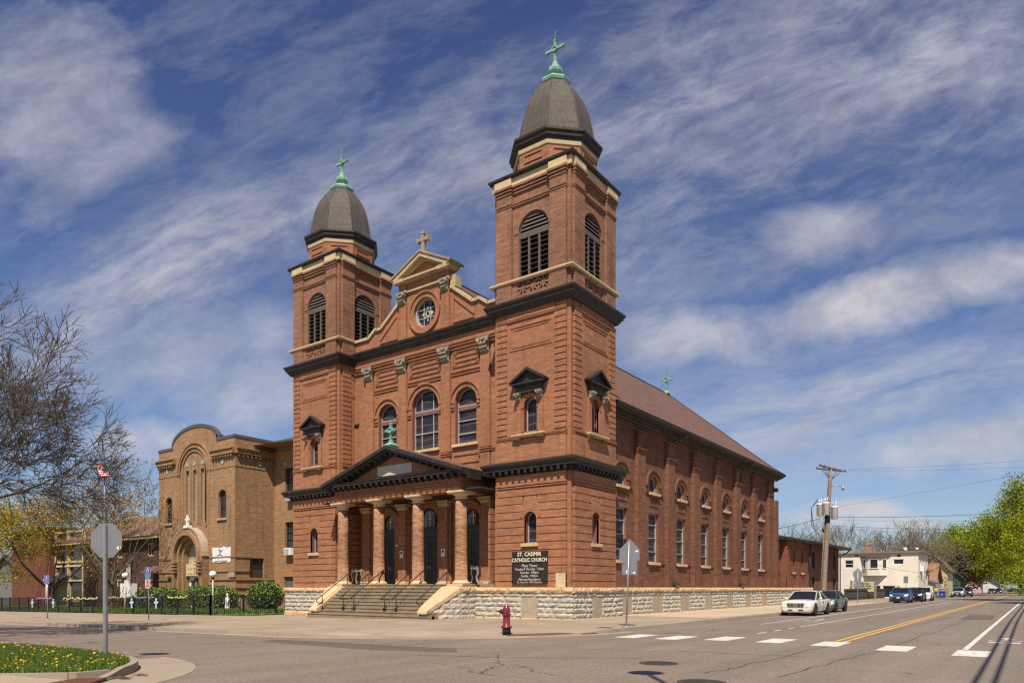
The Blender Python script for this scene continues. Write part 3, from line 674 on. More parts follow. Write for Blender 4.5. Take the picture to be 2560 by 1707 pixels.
# ---- towers
MODZ=.39
def tower():
    x0,x1,y0,y1=-4.6,0,0,4.4
    tw=MB(); bel=MB()
    TW0=None
    F1=front(0); F2=side(0); F3=rside(-4.6)
    # core walls (holes for windows)
    for F,c in ((F1,-2.3),(F2,2.2)):
        ur=(-4.6,0) if F is F1 else (0,4.4)
        hw=[arch(c,.76,3.76,4.95,12),arch(c,.80,9.36,10.66,12)]
        tw.panel(F,rect(ur[0],ur[1],1.5,15.6),hw,0,.30)
        # lower stage: rusticated courses between grooves
        lo,hi=(-4.42,-.20) if F is F1 else (.16,4.30)
        zs=[1.53+MODZ*k for k in range(13)]
        zs=[1.53]+[6.13-MODZ*k for k in range(11,-1,-1)]+[6.50]
        for a,b_ in zip(zs[:-1],zs[1:]):
            z_a,z_b=a+.022,b_-.022
            if z_b-z_a<.05: continue
            if 3.7<z_b and z_a<5.34:
                hwid=.40 if z_b<5.0 else .61
                tw.fbox(F,lo,c-hwid,z_a,z_b,-.05,.15); tw.fbox(F,c+hwid,hi,z_a,z_b,-.05,.15)
            elif 5.3<z_a<6.0:
                tw.fbox(F,lo,c-.42-.1*(z_a-5.3),z_a,z_b,-.05,.15); tw.fbox(F,c+.42+.1*(z_a-5.3),hi,z_a,z_b,-.05,.15)
            else: tw.fbox(F,lo,hi,z_a,z_b,-.05,.15)
        # fan of voussoirs over the small window
        A=arcline(c,.38,4.95,12); 
        B=[(c-.40,4.95),(c-.56,5.05),(c-.62,5.16),(c-.60,5.42),(c-.46,5.72),(c-.34,6.1),(c,6.1),(c+.34,6.1),(c+.46,5.72),(c+.60,5.42),(c+.62,5.16),(c+.56,5.05),(c+.40,4.95)][::-1]
        tw.ring(F,A,B,-.05,.145)
        tw.fbox(F,c-.40,c-.38,3.76,4.95,-.05,.145); tw.fbox(F,c+.38,c+.40,3.76,4.95,-.05,.145)
        if True:
            for a,b_,q in ((6.56,6.62,.19),(6.66,6.74,.22)): tw.fbox(F,lo-.02,hi+.02,a,b_,-.05,q)
            tw.fbox(F,lo,hi,6.74,7.25,-.05,.15)
        qa=.66; tw.panel(F,rect(lo,hi,1.53,6.56),[hw[0]],.085,.1)
        # middle stage: field, quoin strips, belt course, recessed panel
        tw.panel(F,rect(lo+qa,hi-qa,7.6,15.5),[arch(c,.80,9.36,10.66,12)],.10,.12); tw.panel(F,rect(lo,hi,7.6,15.5),[arch(c,.80,9.36,10.66,12)],.05,.1)
        tw.fbox(F,lo,hi,7.7,8.98,.0,.15)
        for a,b_,q in ((9.0,9.05,.17),(9.08,9.13,.20),(9.16,9.22,.18)):
            tw.fbox(F,lo-.02,c-.95,a,b_,0,q); tw.fbox(F,c+.95,hi+.02,a,b_,0,q)
        z=9.30
        while z<15.0:
            for u0,u1 in ((lo,lo+qa),(hi-qa,hi)): tw.fbox(F,u0,u1,z,z+.245,.03,.15)
            z+=.302
        for a,b_ in ((15.04,15.09),(15.13,15.19)): tw.fbox(F,lo-.01,hi+.01,a,b_,.05,.175)
        pa=(c-1.30,c+1.30,13.55,14.75)
        for q,(du,dz) in enumerate(((0,0),(.16,.13))):
            u0,u1,z0,z1=pa[0]+du,pa[1]-du,pa[2]+dz,pa[3]-dz
            tw.fbox(F,u0,u1,z1-.05,z1,.09,.14-.01*q); tw.fbox(F,u0,u0+.07,z0,z1-.05,.09,.13-.01*q); tw.fbox(F,u1-.07,u1,z0,z1-.05,.09,.13-.01*q); tw.fbox(F,u0+.07,u1-.07,z0,z0+.05,.09,.13-.01*q)
        # belfry stage
        cb3=-2.2 if F is F1 else 2.12
        bel.panel(F,rect(ur[0],ur[1],15.9,22.2),[arch(cb3,1.84,17.15,19.5,18),rect(cb3-.93,cb3+.93,16.38,16.98)],-.02,.35)
        for u0,u1 in ((lo,lo+.95),(hi-.95,hi)):
            bel.fbox(F,u0,u1,16.1,21.62,-.1,.14)
            for a,b_,q in ((20.93,21.0,.17),(21.03,21.10,.20)): bel.fbox(F,u0-.02,u1+.02,a,b_,0,q)
            for k,(a,b_) in enumerate(((21.58,21.68),(21.72,21.82),(21.86,21.97))): bel.fbox(F,u0-.02-.03*k,u1+.02+.03*k,a,b_,0,.18+.05*k)
        bel.fbox(F,lo+.95,hi-.95,16.1,16.36,-.1,.08); 
        bel.fbox(F,lo+.95,cb3-.95,16.36,17.0,-.1,.08); bel.fbox(F,cb3+.95,hi-.95,16.36,17.0,-.1,.08)
        for a,b_,q in ((20.93,21.0,.05),(21.03,21.10,.08)): bel.fbox(F,lo+.97,hi-.97,a,b_,-.05,q)
        for k,(a,b_) in enumerate(((21.58,21.68),(21.72,21.82),(21.86,21.97))): bel.fbox(F,lo+1.02,hi-1.02,a,b_,-.05,.06+.05*k)
        A=arcline(cb3,.92,19.5,20); B=arcline(cb3,1.20,19.5,20); bel.ring(F,A,B,-.1,.015)
        # pierced terracotta lattice under the string course
        for k in range(3):
            u=cb3-.62+.62*k; zc=16.68
            for ang in range(4):
                a=PI/4*ang; rr=.29 if ang%2==0 else .40
                du,dz=math.cos(a)*rr,math.sin(a)*rr; nu,nz=-math.sin(a)*.042,math.cos(a)*.042
                bel.prism(F,[(u-du-nu,zc-dz-nz),(u+du-nu,zc+dz-nz),(u+du+nu,zc+dz+nz),(u-du+nu,zc-dz+nz)],-.10,.05-.004*ang)
        for u in (cb3-.93,cb3-.31,cb3+.31,cb3+.93): bel.fbox(F,u-.03,u+.03,16.38,16.98,-.10,.035)
    # hidden sides and floors
    tw.face([(x0,y0,1.5),(x0,y1,1.5),(x0,y1,15.6),(x0,y0,15.6)]); tw.face([(x0,y1,1.5),(x1,y1,1.5),(x1,y1,15.6),(x0,y1,15.6)])
    bel.face([(x0,y0,15.6),(x0,y1,15.6),(x0,y1,22.2),(x0,y0,22.2)]); bel.face([(x0,y1,15.6),(x1,y1,15.6),(x1,y1,22.2),(x0,y1,22.2)])
    for y in (.16,3.35): bel.box(x0-.14,x0,y,y+.95,16.1,21.6)
    for z in (6.56,9.0,9.1): tw.box(x0-.12,x0,.16,4.3,z,z+.07)
    tw.box(x0-.10,x0,.16,4.3,1.53,6.5)
    for k in range(12): tw.box(x0-.15,x0-.1,.16,4.3,6.13-MODZ*(k+1)+.022,6.13-MODZ*k-.022)
    zq=9.30
    while zq<15.0:
        tw.box(x0-.15,x0,.16,.82,zq,zq+.262); tw.box(x0-.15,x0,3.6,4.3,zq,zq+.262); zq+=.302
    T=tw.build('tower',M_BR,CH,fix=False)
    bel.build('belfry',M_BRB,T,fix=False)
    inside=MB(); inside.box(x0+.5,x1-.5,.5,3.9,16,22); inside.build('belfry_core',M_DARK,T)
    # cornices
    c=MB(); c.sweep_rect((x0,x1,y0,y1),[(.1,7.19),(.16,7.19),(.16,7.40),(.20,7.40),(.20,7.44),(.44,7.44),(.44,7.58),(.47,7.58),(.50,7.64),(.56,7.70),(.57,7.80),(.10,7.95)])
    for k in range(12):
        u=-4.45+k*.392
        c.box(u,u+.13,-.42,-.16,7.26,7.44); c.box(u,u+.13,-.30,-.16,7.20,7.26)
    for k in range(11):
        v=.10+k*.40
        c.box(.16,.42,v,v+.13,7.26,7.44); c.box(.16,.30,v,v+.13,7.20,7.26)
        c.box(x0-.42,x0-.16,v,v+.13,7.26,7.44)
    c.build('lower_cornice',M_BLACK,T,fix=False)
    c=MB(); c.sweep_rect((x0,x1,y0,y1),[(.1,15.48),(.17,15.48),(.19,15.56),(.26,15.60),(.27,15.68),(.36,15.72),(.36,15.82),(.39,15.84),(.45,15.92),(.46,16.02),(.12,16.18)])
    c.build('upper_cornice',M_BLACK,T,fix=False)
    c=MB(); c.sweep_rect((x0,x1,y0,y1),[(.05,17.0),(.18,17.0),(.18,17.06),(.22,17.07),(.22,17.15),(.05,17.18)]); c.build('string_course',M_CREAM,T,fix=False)
    c=MB(); c.sweep_rect((x0,x1,y0,y1),[(.0,21.97),(.10,21.97),(.11,22.37),(.0,22.37)])
    for F,(lo,hi) in ((F1,(-4.5,-.12)),(F2,(.08,4.4))):
        for u0,u1 in ((lo,lo+1.05),(hi-1.05,hi)): c.fbox(F,u0,u1,21.975,22.365,0,.215)
    c.build('frieze',M_CREAM,T,fix=False)
    c=MB(); c.sweep_rect((x0,x1,y0,y1),[(.0,22.37),(.22,22.372),(.22,22.40),(.27,22.45),(.285,22.54),(.0,22.68),(-.9,22.95),(-1.0,22.95)]); c.face([(x0+1,y0+1,22.95),(x1-1,y0+1,22.95),(x1-1,y1-1,22.95),(x0+1,y1-1,22.95)])
    c.build('roof_cornice',M_BLACK,T,fix=False)
    # drum and dome (octagons)
    ctr=(-2.27,2.12,0); r8=PI/8
    d=MB(); d.lathe(ctr,[(2.2,22.6),(2.2,23.6)],8,False,r8)
    for k in range(8):
        a=PI/4*k; n_=Vector((math.cos(a),math.sin(a),0)); tt=Vector((-math.sin(a),math.cos(a),0)); ap=2.2*math.cos(r8)
        FF=lambda u,v,w,n_=n_,tt=tt,ap=ap: tuple(Vector((ctr[0],ctr[1],0))+n_*(ap+w)+tt*u+Vector((0,0,v)))
        for q,(hu,za,zb) in enumerate(((.55,22.98,23.36),)):
            d.fbox(FF,-hu,hu,zb-.04,zb,0,.045); d.fbox(FF,-hu,hu,za,za+.04,0,.045); d.fbox(FF,-hu,-hu+.05,za+.04,zb-.04,0,.035); d.fbox(FF,hu-.05,hu,za+.04,zb-.04,0,.035)
    d.build('drum',M_BR,T)
    d=MB(); d.lathe(ctr,[(2.15,23.5),(2.25,23.55),(2.28,23.72),(2.15,23.72)],8,False,r8); d.build('drum_band',M_CREAM,T)
    d=MB(); d.lathe(ctr,[(2.15,23.70),(2.28,23.72),(2.30,23.86),(2.40,23.92),(2.42,24.08),(2.50,24.14),(2.50,24.26),(2.12,24.34),(2.0,24.34)],8,False,r8); d.build('dome_cornice',M_BLACK,T)
    d=MB(); prof=[(2.12,24.3),(2.07,24.6),(2.01,24.92),(1.91,25.45),(1.78,26.02),(1.63,26.45),(1.45,26.83),(1.16,27.28),(.92,27.56),(.74,27.78)]
    fine=[]
    for (ra,za),(rb,zb) in zip(prof[:-1],prof[1:]):
        for s_ in range(2): fine.append((ra+(rb-ra)*s_/2,za+(zb-za)*s_/2))
    fine.append(prof[-1]); d.lathe(ctr,fine,8,False,r8)
    for k in range(8):
        a=r8+PI/4*k; d.tube([(ctr[0]+r*math.cos(a)*1.003,ctr[1]+r*math.sin(a)*1.003,z) for r,z in fine],.035,6)
    d.build('dome',M_DOME,T,fix=False)
    fz=MB(); fz.lathe(ctr,[(.70,27.72),(.80,27.80),(.84,27.92),(.78,28.02),(.50,28.06),(.42,28.2),(.40,28.26),(.27,28.28),(.25,28.34),(.33,28.40),(.40,28.52),(.41,28.64),(.35,28.76),(.24,28.84),(.19,28.9),(.17,29.0),(.10,29.06),(.07,29.1)],8,False,r8)
    fz.build('finial',M_COPPER,T)
    cr=MB(); crossmesh(cr,ctr[0],ctr[1],29.0,1.28,1.05,.80); cr.tube([(ctr[0],ctr[1],30.2),(ctr[0],ctr[1],30.75)],.012,5); cr.build('cross',M_COPPER,T)
    return T,F1,F2
def crossmesh(mb,x,y,z,h,w,za,b=.058,ringr=.165):
    "patina cross in the plane of the facade, ring at the crossing, flared ends"
    F=front(y)
    mb.prism(F,[(x-b,z),(x+b,z),(x+b,z+h),(x-b,z+h)],-.06,.06)
    zc=z+za
    mb.prism(F,[(x-w/2,zc-b),(x+w/2,zc-b),(x+w/2,zc+b),(x-w/2,zc+b)],-.058,.058)
    for sx in (-1,1): mb.prism(F,circ(x+sx*(w/2-.02),zc,b*1.35,6),-.066,.066)
    mb.prism(F,circ(x,z+h-.02,b*1.35,6),-.066,.066)
    O=circ(x,zc,ringr,18); I=circ(x,zc,ringr*.62,18)
    mb.prism(F,O,-.07,.07,True)
    mb.ring(F,I+[I[0]],O+[O[0]],.08,.12)
    mb.lathe((x,y,z),[(.17,0),(.15,.08),(.10,.12)],8,False)
def louver(T,F0,c):
    F=lambda u,v,w:F0(u,v,w+.15)
    mb=MB(); r=.92
    # frame ring
    A=arch(c,1.84,17.16,19.5,18); B=arch(c,1.70,17.23,19.5,18)
    for k in range(len(A)):
        a,b_,cc,d=A[k],A[(k+1)%len(A)],B[(k+1)%len(A)],B[k]
        mb.face([F(*a,-.22),F(*b_,-.22),F(*cc,-.22),F(*d,-.22)]); mb.face([F(*d,-.22),F(*cc,-.22),F(*cc,-.4),F(*d,-.4)])
    mb.fbox(F,c-r,c+r,19.22,19.40,-.34,-.20)
    for u in (-.31,.31): mb.fbox(F,c+u-.055,c+u+.055,17.2,19.22,-.34,-.21)
    def slat(u0,u1,z,h,dep=.16):
        mb.mesh([F(u0,z,-.22),F(u1,z,-.22),F(u1,z+h,-.22-dep),F(u0,z+h,-.22-dep),F(u0,z-.02,-.22),F(u1,z-.02,-.22),F(u1,z+h-.02,-.22-dep),F(u0,z+h-.02,-.22-dep)],[(0,1,2,3),(4,7,6,5),(0,4,5,1)])
    for k in range(8):
        z=17.33+k*.245
        for u0,u1 in ((c-.86,c-.36),(c-.25,c+.25),(c+.36,c+.86)): slat(u0,u1,z,.07)
    for k in range(5):
        z=19.49+k*.19; q=math.sqrt(max(.85**2-(z-19.5)**2,0.01))
        mb.mesh([F(c-q,z-.07,-.20),F(c+q,z-.07,-.20),F(c+q*.97,z+.075,-.27),F(c-q*.97,z+.075,-.27)],[(0,1,2,3)])
    o=mb.build('louver',M_LOUV,T,fix=False); return o
def hood(par,F,c):
    "black pedimented hood on two small pilasters over a tower window"
    mb=MB()
    for s_ in (-1,1):
        u=c+s_*.66; mb.fbox(F,u-.13,u+.13,9.22,10.98,.1,.20)
    A=arcline(c,.41,10.66,12); B=arcline(c,.53,10.66,12); mb.ring(F,A,B,.05,.155); 
    A=arcline(c,.53,10.66,12); B=arcline(c,.60,10.66,12); mb.ring(F,A,B,.05,.185); 
    for s_ in (-1,1): mb.fbox(F,c+s_*.47-.06,c+s_*.47+.06,9.36,10.66,.05,.15); mb.fbox(F,c+s_*.47-.07,c+s_*.47+.07,10.52,10.62,.05,.18)
    o=mb.build('window_surround',M_BR,par,fix=False)
    k=MB()
    k.prism(F,[(c-.82,11.27),(c+.82,11.27),(c+.82,11.36),(c-.82,11.36)],.1,.31); k.fbox(F,c-.78,c+.78,11.36,11.62,.1,.27)
    k.fbox(F,c-.90,c+.90,11.62,11.68,.1,.36); k.fbox(F,c-1.02,c+1.02,11.68,11.76,.1,.46)
    k.prism(F,[(c-1.05,11.762),(c+1.05,11.762),(c,12.36)],.1,.28)
    k.prism(F,[(c-1.10,11.765),(c-1.10,11.86),(c,12.50),(c,12.36),(c-.96,11.80)],.1,.48); k.prism(F,[(c+1.10,11.765),(c+1.10,11.86),(c,12.50),(c,12.36),(c+.96,11.80)],.1,.481)
    k.build('hood',M_BLACK,o,fix=False)
    for s_ in (-1,1):
        q=corinthian(o,lambda u,v,w:F(u,v,w+.18),c+s_*.66,.26,10.95,11.27)
    s=MB(); s.fbox(F,c-.98,c+.98,9.14,9.21,.1,.40); s.fbox(F,c-.95,c+.95,9.07,9.14,.1,.34)
    s.build('sill',M_CREAM,o)
    for s_ in (-1,1):
        u=c+s_*.72; b_=MB()
        for q in range(3): b_.fbox(F,u-.2+.02*q,u+.2-.02*q,9.0-.07*q,9.065-.07*q,.1,.34-.06*q)
        b_.build('sill_bracket',M_BR,o)
T1,F1,F2=tower()
for F,c in ((F1,-2.2),(F2,2.12)): louver(T1,F,c)
DX=-16.9
T2=T1.copy(); COL.objects.link(T2); T2.location.x+=DX
for ch in list(T1.children):
    k=ch.copy(); COL.objects.link(k); k.parent=T2
for dx in (0,DX):
    for F,c in ((front(0),-2.3),(side(0),2.2)):
        G=(lambda F,dx: (lambda u,v,w:(lambda p:(p[0]+dx,p[1],p[2]))(F(u,v,w))))(F,dx)
        win(CH,G,c,.76,3.76,4.95,.27,fr=.05,name='small_window',jamb=M_JAMB)
        s=MB(); s.fbox(G,c-.52,c+.52,3.58,3.745,-.1,.24); s.build('window_sill',M_SAND,CH)
        win(CH,G,c,.80,9.36,10.66,.20,fr=.05,name='tower_window',jamb=M_JAMB)
        if dx==0 or F(0,0,0)[1]<=0.001: hood(CH,G,c)
# cornerstone
s=MB(); s.fbox(front(0),-.76,-.20,1.54,2.23,.05,.175); s.build('cornerstone',M_CREAM,CH)

# ---- central facade between the towers
CF=MB(); Fc=front(1.2); xl,xr=-16.9,-4.6
wl,wm,wr=-13.87,-10.75,-7.63
hw=1.56; mw=2.10
holesC=[arch(wl,hw,9.60,11.95,16),arch(wm,mw,9.60,12.08,18),arch(wr,hw,9.60,11.95,16)]
CF.panel(Fc,rect(xl,xr,6.5,15.8),holesC,0,.34)
PILC=(-15.35,-12.47,-9.03,-6.15)
for c in PILC:
    CF.fbox(Fc,c-.33,c+.33,7.6,14.38,-.05,.15)
    for a,b_,q in ((8.98,9.04,.20),(9.10,9.16,.24),(9.22,9.28,.20)): CF.fbox(Fc,c-.38,c+.38,a,b_,0,q)
for a,b_,q in ((9.0,9.05,.04),(9.10,9.16,.07)): CF.fbox(Fc,-5.8,xr,a,b_,0,q); CF.fbox(Fc,xl,-15.7,a,b_,0,q)
for c,w_,zs in ((wl,hw,11.95),(wm,mw,12.08),(wr,hw,11.95)):
    A=arcline(c,w_/2+.02,zs,20); B=arcline(c,w_/2+.27,zs,20); CF.ring(Fc,A,B,-.05,.035)
    A=arcline(c,w_/2+.27,zs,20); B=arcline(c,w_/2+.36,zs,20); CF.ring(Fc,A,B,-.05,.115)
    for s_ in (-1,1):
        u=c+s_*(w_/2+.20)
        for a in (11.55,11.72): CF.fbox(Fc,u-.17,u+.17,a,a+.06,-.02,.07)
for a,b_ in zip(PILC[:-1],PILC[1:]):
    u0,u1=a+.36,b_-.36
    for z in (13.50,13.68): CF.fbox(Fc,u0,u1,z,z+.055,-.02,.06)
    for k,z in enumerate((13.95,14.22,14.50,14.78)):
        d=.12 if k in (0,3) else .3
        CF.fbox(Fc,u0+d,u1-d,z,z+.05,-.02,.055)
        if k in (0,3): CF.fbox(Fc,u0+d,u0+d+.28,z+(.10 if k==0 else -.10),z+.05+(.10 if k==0 else -.10),-.02,.05); CF.fbox(Fc,u1-d-.28,u1-d,z+(.10 if k==0 else -.10),z+.05+(.10 if k==0 else -.10),-.02,.05)
    for u in (u0+.12,u1-.18): CF.fbox(Fc,u,u+.06,14.05,14.7,-.02,.045)
    u0+=.15; u1-=.15
    for u_,v0,v1 in ((u0,8.55,8.95),(u1-.05,8.55,8.95)): CF.fbox(Fc,u_,u_+.05,v0,v1,-.02,.05)
    CF.fbox(Fc,u0,u1,8.95,9.0,-.02,.05); CF.fbox(Fc,u0,u1,8.5,8.55,-.02,.05)
for a,b_ in ((14.95,15.0),(15.16,15.21),(15.28,15.33)): CF.fbox(Fc,xl,xr,a,b_,-.02,.10)
CF.fbox(Fc,xl,xr,15.30,15.75,-.02,.12)
# curved gable above the cornice
def gable_outline():
    half=[(0,19.7),(2.03,19.7),(2.03,18.62),(3.62,17.42),(3.95,17.40),(4.12,17.46)]
    half+=[(4.12+.62*math.sin(a)*1.0,17.03+.43*(1-math.sin(a))) for a in [R(q) for q in (10,25,40,55,70,90)]]
    half+=[(6.1,17.03)]
    return half
half=gable_outline()
poly=[(AX-6.15,15.9),(AX+6.15,15.9)]+[(AX+u,v) for u,v in reversed(half)][:-1]+[(AX,19.7)]+[(AX-u,v) for u,v in half[1:]]
CF.panel(Fc,poly,[circ(AX,17.65,.86,30)],0,.28)
CFo=CF.build('facade',M_BR,CH,fix=False)
G=MB()
for s_ in (-1,1):
    u=AX+s_*1.70; G.fbox(Fc,u-.28,u+.28,16.1,18.5,-.02,.14)
    tri=[(AX+s_*2.25,16.55),(AX+s_*3.75,16.55),(AX+s_*3.75,16.72),(AX+s_*2.25,17.95)]
    for k in range(4):
        a=Vector(tri[k]); b_=Vector(tri[(k+1)%4]); d=(b_-a).normalized(); n_=Vector((-d.y,d.x))*.035
        if k!=1: G.prism(Fc,[tuple(a-n_),tuple(b_-n_),tuple(b_+n_),tuple(a+n_)],-.02,.05+.003*k)
O=circ(AX,17.65,1.14,32); I=circ(AX,17.65,.865,32); G.ring(Fc,I+[I[0]],O+[O[0]],-.02,.05)
O2=circ(AX,17.65,1.24,32); G.ring(Fc,O+[O[0]],O2+[O2[0]],-.02,.12)
G.fbox(Fc,AX-2.0,AX+2.0,19.2,19.62,-.02,.06)
for s_ in (-1,1): G.fbox(Fc,AX+s_*1.70-.28,AX+s_*1.70+.28,19.2,19.62,-.02,.16)
G.prism(Fc,[(AX-2.0,19.8),(AX+2.0,19.8),(AX,20.7)],-.4,.05)
G.build('gable_relief',M_BR,CFo,fix=False)
# stone dressing of the gable
K=MB()
def coping(pts,w0,w1,th):
    for (a,b_) in zip(pts[:-1],pts[1:]):
        a=Vector(a);b_=Vector(b_); d=(b_-a).normalized(); n_=Vector((-d.y,d.x))
        if n_.y<0: n_=-n_
        K.prism(Fc,[tuple(a-n_*.04),tuple(b_-n_*.04),tuple(b_+n_*th),tuple(a+n_*th)],w0,w1)
for s_ in (-1,1):
    pts=[(AX+s_*u,v) for u,v in half[2:]]
    coping(pts,-.55,.12,.13)
    K.fbox(Fc,AX+s_*2.03-.05,AX+s_*2.03+s_*.35,18.62,19.25,-.5,.02)
K.fbox(Fc,AX-2.05,AX+2.05,19.08,19.20,-.3,.12)
for s_ in (-1,1): K.fbox(Fc,AX+s_*1.70-.33,AX+s_*1.70+.33,19.083,19.21,-.02,.22)
K.fbox(Fc,AX-2.1,AX+2.1,19.62,19.70,-.5,.26); K.fbox(Fc,AX-2.25,AX+2.25,19.70,19.82,-.5,.42)
for s_ in (-1,1): K.fbox(Fc,AX+s_*1.70-.36,AX+s_*1.70+.36,19.625,19.825,0,.50)
for s_ in (-1,1):
    K.prism(Fc,[(AX+s_*2.28,19.825),(AX+s_*2.28,19.92),(AX,21.02),(AX,20.78),(AX+s_*1.85,19.86)],-.55,.46+.002*s_)
    K.prism(Fc,[(AX+s_*1.9,19.83),(AX+s_*1.9,19.9),(AX,20.80),(AX,20.62)],-.3,.26+.002*s_)
K.build('gable_coping',M_GABL,CFo,fix=False)
K=MB()
for s_ in (-1,1): K.prism(Fc,[(AX+s_*2.34,19.90),(AX+s_*2.40,20.0),(AX,21.14),(AX,21.02)],-.75,.52+.002*s_)
K.build('gable_cap',M_GREYST,CFo,fix=False)
for s_ in (-1,1): corinthian(CFo,lambda u,v,w:Fc(u,v,w+.12),AX+s_*1.70,.5,18.45,19.08)
for c in PILC: corinthian(CH,lambda u,v,w:Fc(u,v,w+.13),c,.66,14.38,15.14)
SX=MB(); x=AX+.02
SX.box(x-.22,x+.22,.86,1.3,20.9,21.25); SX.box(x-.11,x+.11,.96,1.18,21.25,22.2); SX.box(x-.38,x+.38,.965,1.175,21.74,21.94)
for q in (-.38,.38): SX.box(x+q-.07,x+q+.07,.93,1.21,21.70,21.98)
SX.box(x-.15,x+.15,.93,1.21,22.14,22.27); SX.prism(front(1.07),circ(x,21.84,.15,10),-.13,.13)
SX.build('stone_cross',M_GREYST,CH)
# rose window: maroon frame, tracery star
RW=MB(); I=circ(AX,17.65,.86,30); J=circ(AX,17.65,.76,30)
RW.ring(Fc,J+[J[0]],I+[I[0]],-.28,-.12)
for q in (-.26,.26): RW.fbox(Fc,AX+q-.018,AX+q+.018,17.65-.72,17.65+.72,-.26,-.20); RW.fbox(Fc,AX-.72,AX+.72,17.65+q-.018,17.65+q+.018,-.262,-.202)
RWo=RW.build('rose_window',M_FRAME,CH,fix=False)
g=MB(); g.prism(Fc,circ(AX,17.65,.85,30),-.30,-.27); g.build('pane',M_GLASS,RWo,fix=False)
g=MB()
for k in range(8):
    a=PI/4*k; c0=Vector((math.cos(a),math.sin(a))); c1_=Vector((-math.sin(a),math.cos(a)))
    p=lambda r_,t_: (AX+c0.x*r_+c1_.x*t_,17.65+c0.y*r_+c1_.y*t_)
    if k%2==0: g.prism(Fc,[p(.46,0),p(.30,.12),p(.20,0),p(.30,-.12)],-.265,-.255)
    else: g.prism(Fc,[p(.42,0),p(.31,.10),p(.24,0),p(.31,-.10)],-.265,-.254)
S1=circ(AX,17.65,.16,4); 
g.ring(Fc,circ(AX,17.65,.13,12)+[circ(AX,17.65,.13,12)[0]],circ(AX,17.65,.19,12)+[circ(AX,17.65,.19,12)[0]],-.265,-.253)
M_STAR=plain('star_glass',(.52,.53,.42),.4,var=.25,scale=6)
g.build('star_tracery',M_STAR,RWo,fix=False)
# facade cornice
c=MB(); prof=[(.1,15.70),(.17,15.74),(.26,15.80),(.27,15.86),(.36,15.90),(.36,16.0),(.40,16.03),(.46,16.10),(.47,16.20),(.0,16.34)]
for (a,za),(b_,zb) in zip(prof[:-1],prof[1:]): c.face([(xl,1.2-a,za),(xr,1.2-a,za),(xr,1.2-b_,zb),(xl,1.2-b_,zb)])
c.build('facade_cornice',M_BLACK,CH,fix=False)
# three arched windows
win(CH,Fc,wl,hw,9.60,11.95,.30,rails=(10.72,11.78),fr=.06,bars=.03,jamb=M_JAMB,sill=M_SAND,name='facade_window')
win(CH,Fc,wm,mw,9.60,12.08,.30,rails=(10.60,11.92),mull=(-.46,.46),fr=.06,bars=.028,jamb=M_JAMB,sill=M_SAND,name='facade_window')
win(CH,Fc,wr,hw,9.60,11.95,.30,rails=(10.20,10.94,11.78),fr=.06,bars=.03,jamb=M_JAMB,sill=M_SAND,name='facade_window')
for c_,w_,z in ((wl,hw,11.64),(wm,mw,11.78),(wr,hw,11.64)): tb=MB(); tb.fbox(Fc,c_-w_/2+.06,c_+w_/2-.06,z-.11,z+.10,-.3,-.22); tb.build('window_transom',M_JAMB,CH)

# ---- porch: back wall, doors, piers, columns, entablature, pediment
Fp=front(1.4); pw=MB()
DO=((-14.06,1.36,5.28),(-10.75,1.72,5.36),(-7.44,1.36,5.28))
pw.panel(Fp,rect(xl,xr,1.5,6.9),[arch(c_,w_,1.70,zs,16) for c_,w_,zs in DO],0,.30)
for c_,w_,zs in DO:
    A=arcline(c_,w_/2+.03,zs,18);B=arcline(c_,w_/2+.36,zs,18); pw.ring(Fp,A,B,-.02,.06)
    A=arcline(c_,w_/2+.36,zs,18);B=arcline(c_,w_/2+.46,zs,18); pw.ring(Fp,A,B,-.02,.14)
    for s_ in (-1,1): pw.fbox(Fp,c_+s_*(w_/2+.25)-.22,c_+s_*(w_/2+.25)+.22,1.72,5.2,-.02,.10); pw.fbox(Fp,c_+s_*(w_/2+.25)-.25,c_+s_*(w_/2+.25)+.25,5.2,5.3,-.02,.14)
PIER=(-15.6,-12.47,-9.15,-6.08)
for c_ in PIER: pw.fbox(Fp,c_-.31,c_+.31,1.72,6.13,-.02,.40); pw.fbox(Fp,c_-.42,c_+.42,1.72,6.6,-.02,.22)
# porch side walls carry the same courses as the towers
for X,sg in ((-16.55,1),(-4.95,-1)):
    for k in range(12): pw.box(X-.05,X+.05,-.1,1.4,6.13-MODZ*(k+1)+.02,6.13-MODZ*k-.02)
PW=pw.build('porch_wall',M_BR,CH,fix=False)
for c_ in PIER:
    pc=MB()
    for q,(a,b_) in enumerate(((6.13,6.2),(6.24,6.32),(6.36,6.48))): pc.fbox(Fp,c_-.34-.05*q,c_+.34+.05*q,a,b_,-.02,.43+.05*q)
    pc.fbox(Fp,c_-.33,c_+.33,6.18,6.42,-.02,.42); pc.build('pier_capital',M_CREAM,PW)
for c_ in PIER: pc=MB(); pc.fbox(Fp,c_-.42,c_+.42,1.70,1.80,-.02,.52); pc.fbox(Fp,c_-.37,c_+.37,1.80,1.89,-.02,.47); pc.build('pier_base',M_CREAM,PW)
s=MB(); s.box(xl,xr,-1.25,1.4,6.58,6.66); s.build('porch_ceiling',M_SOFF,CH)
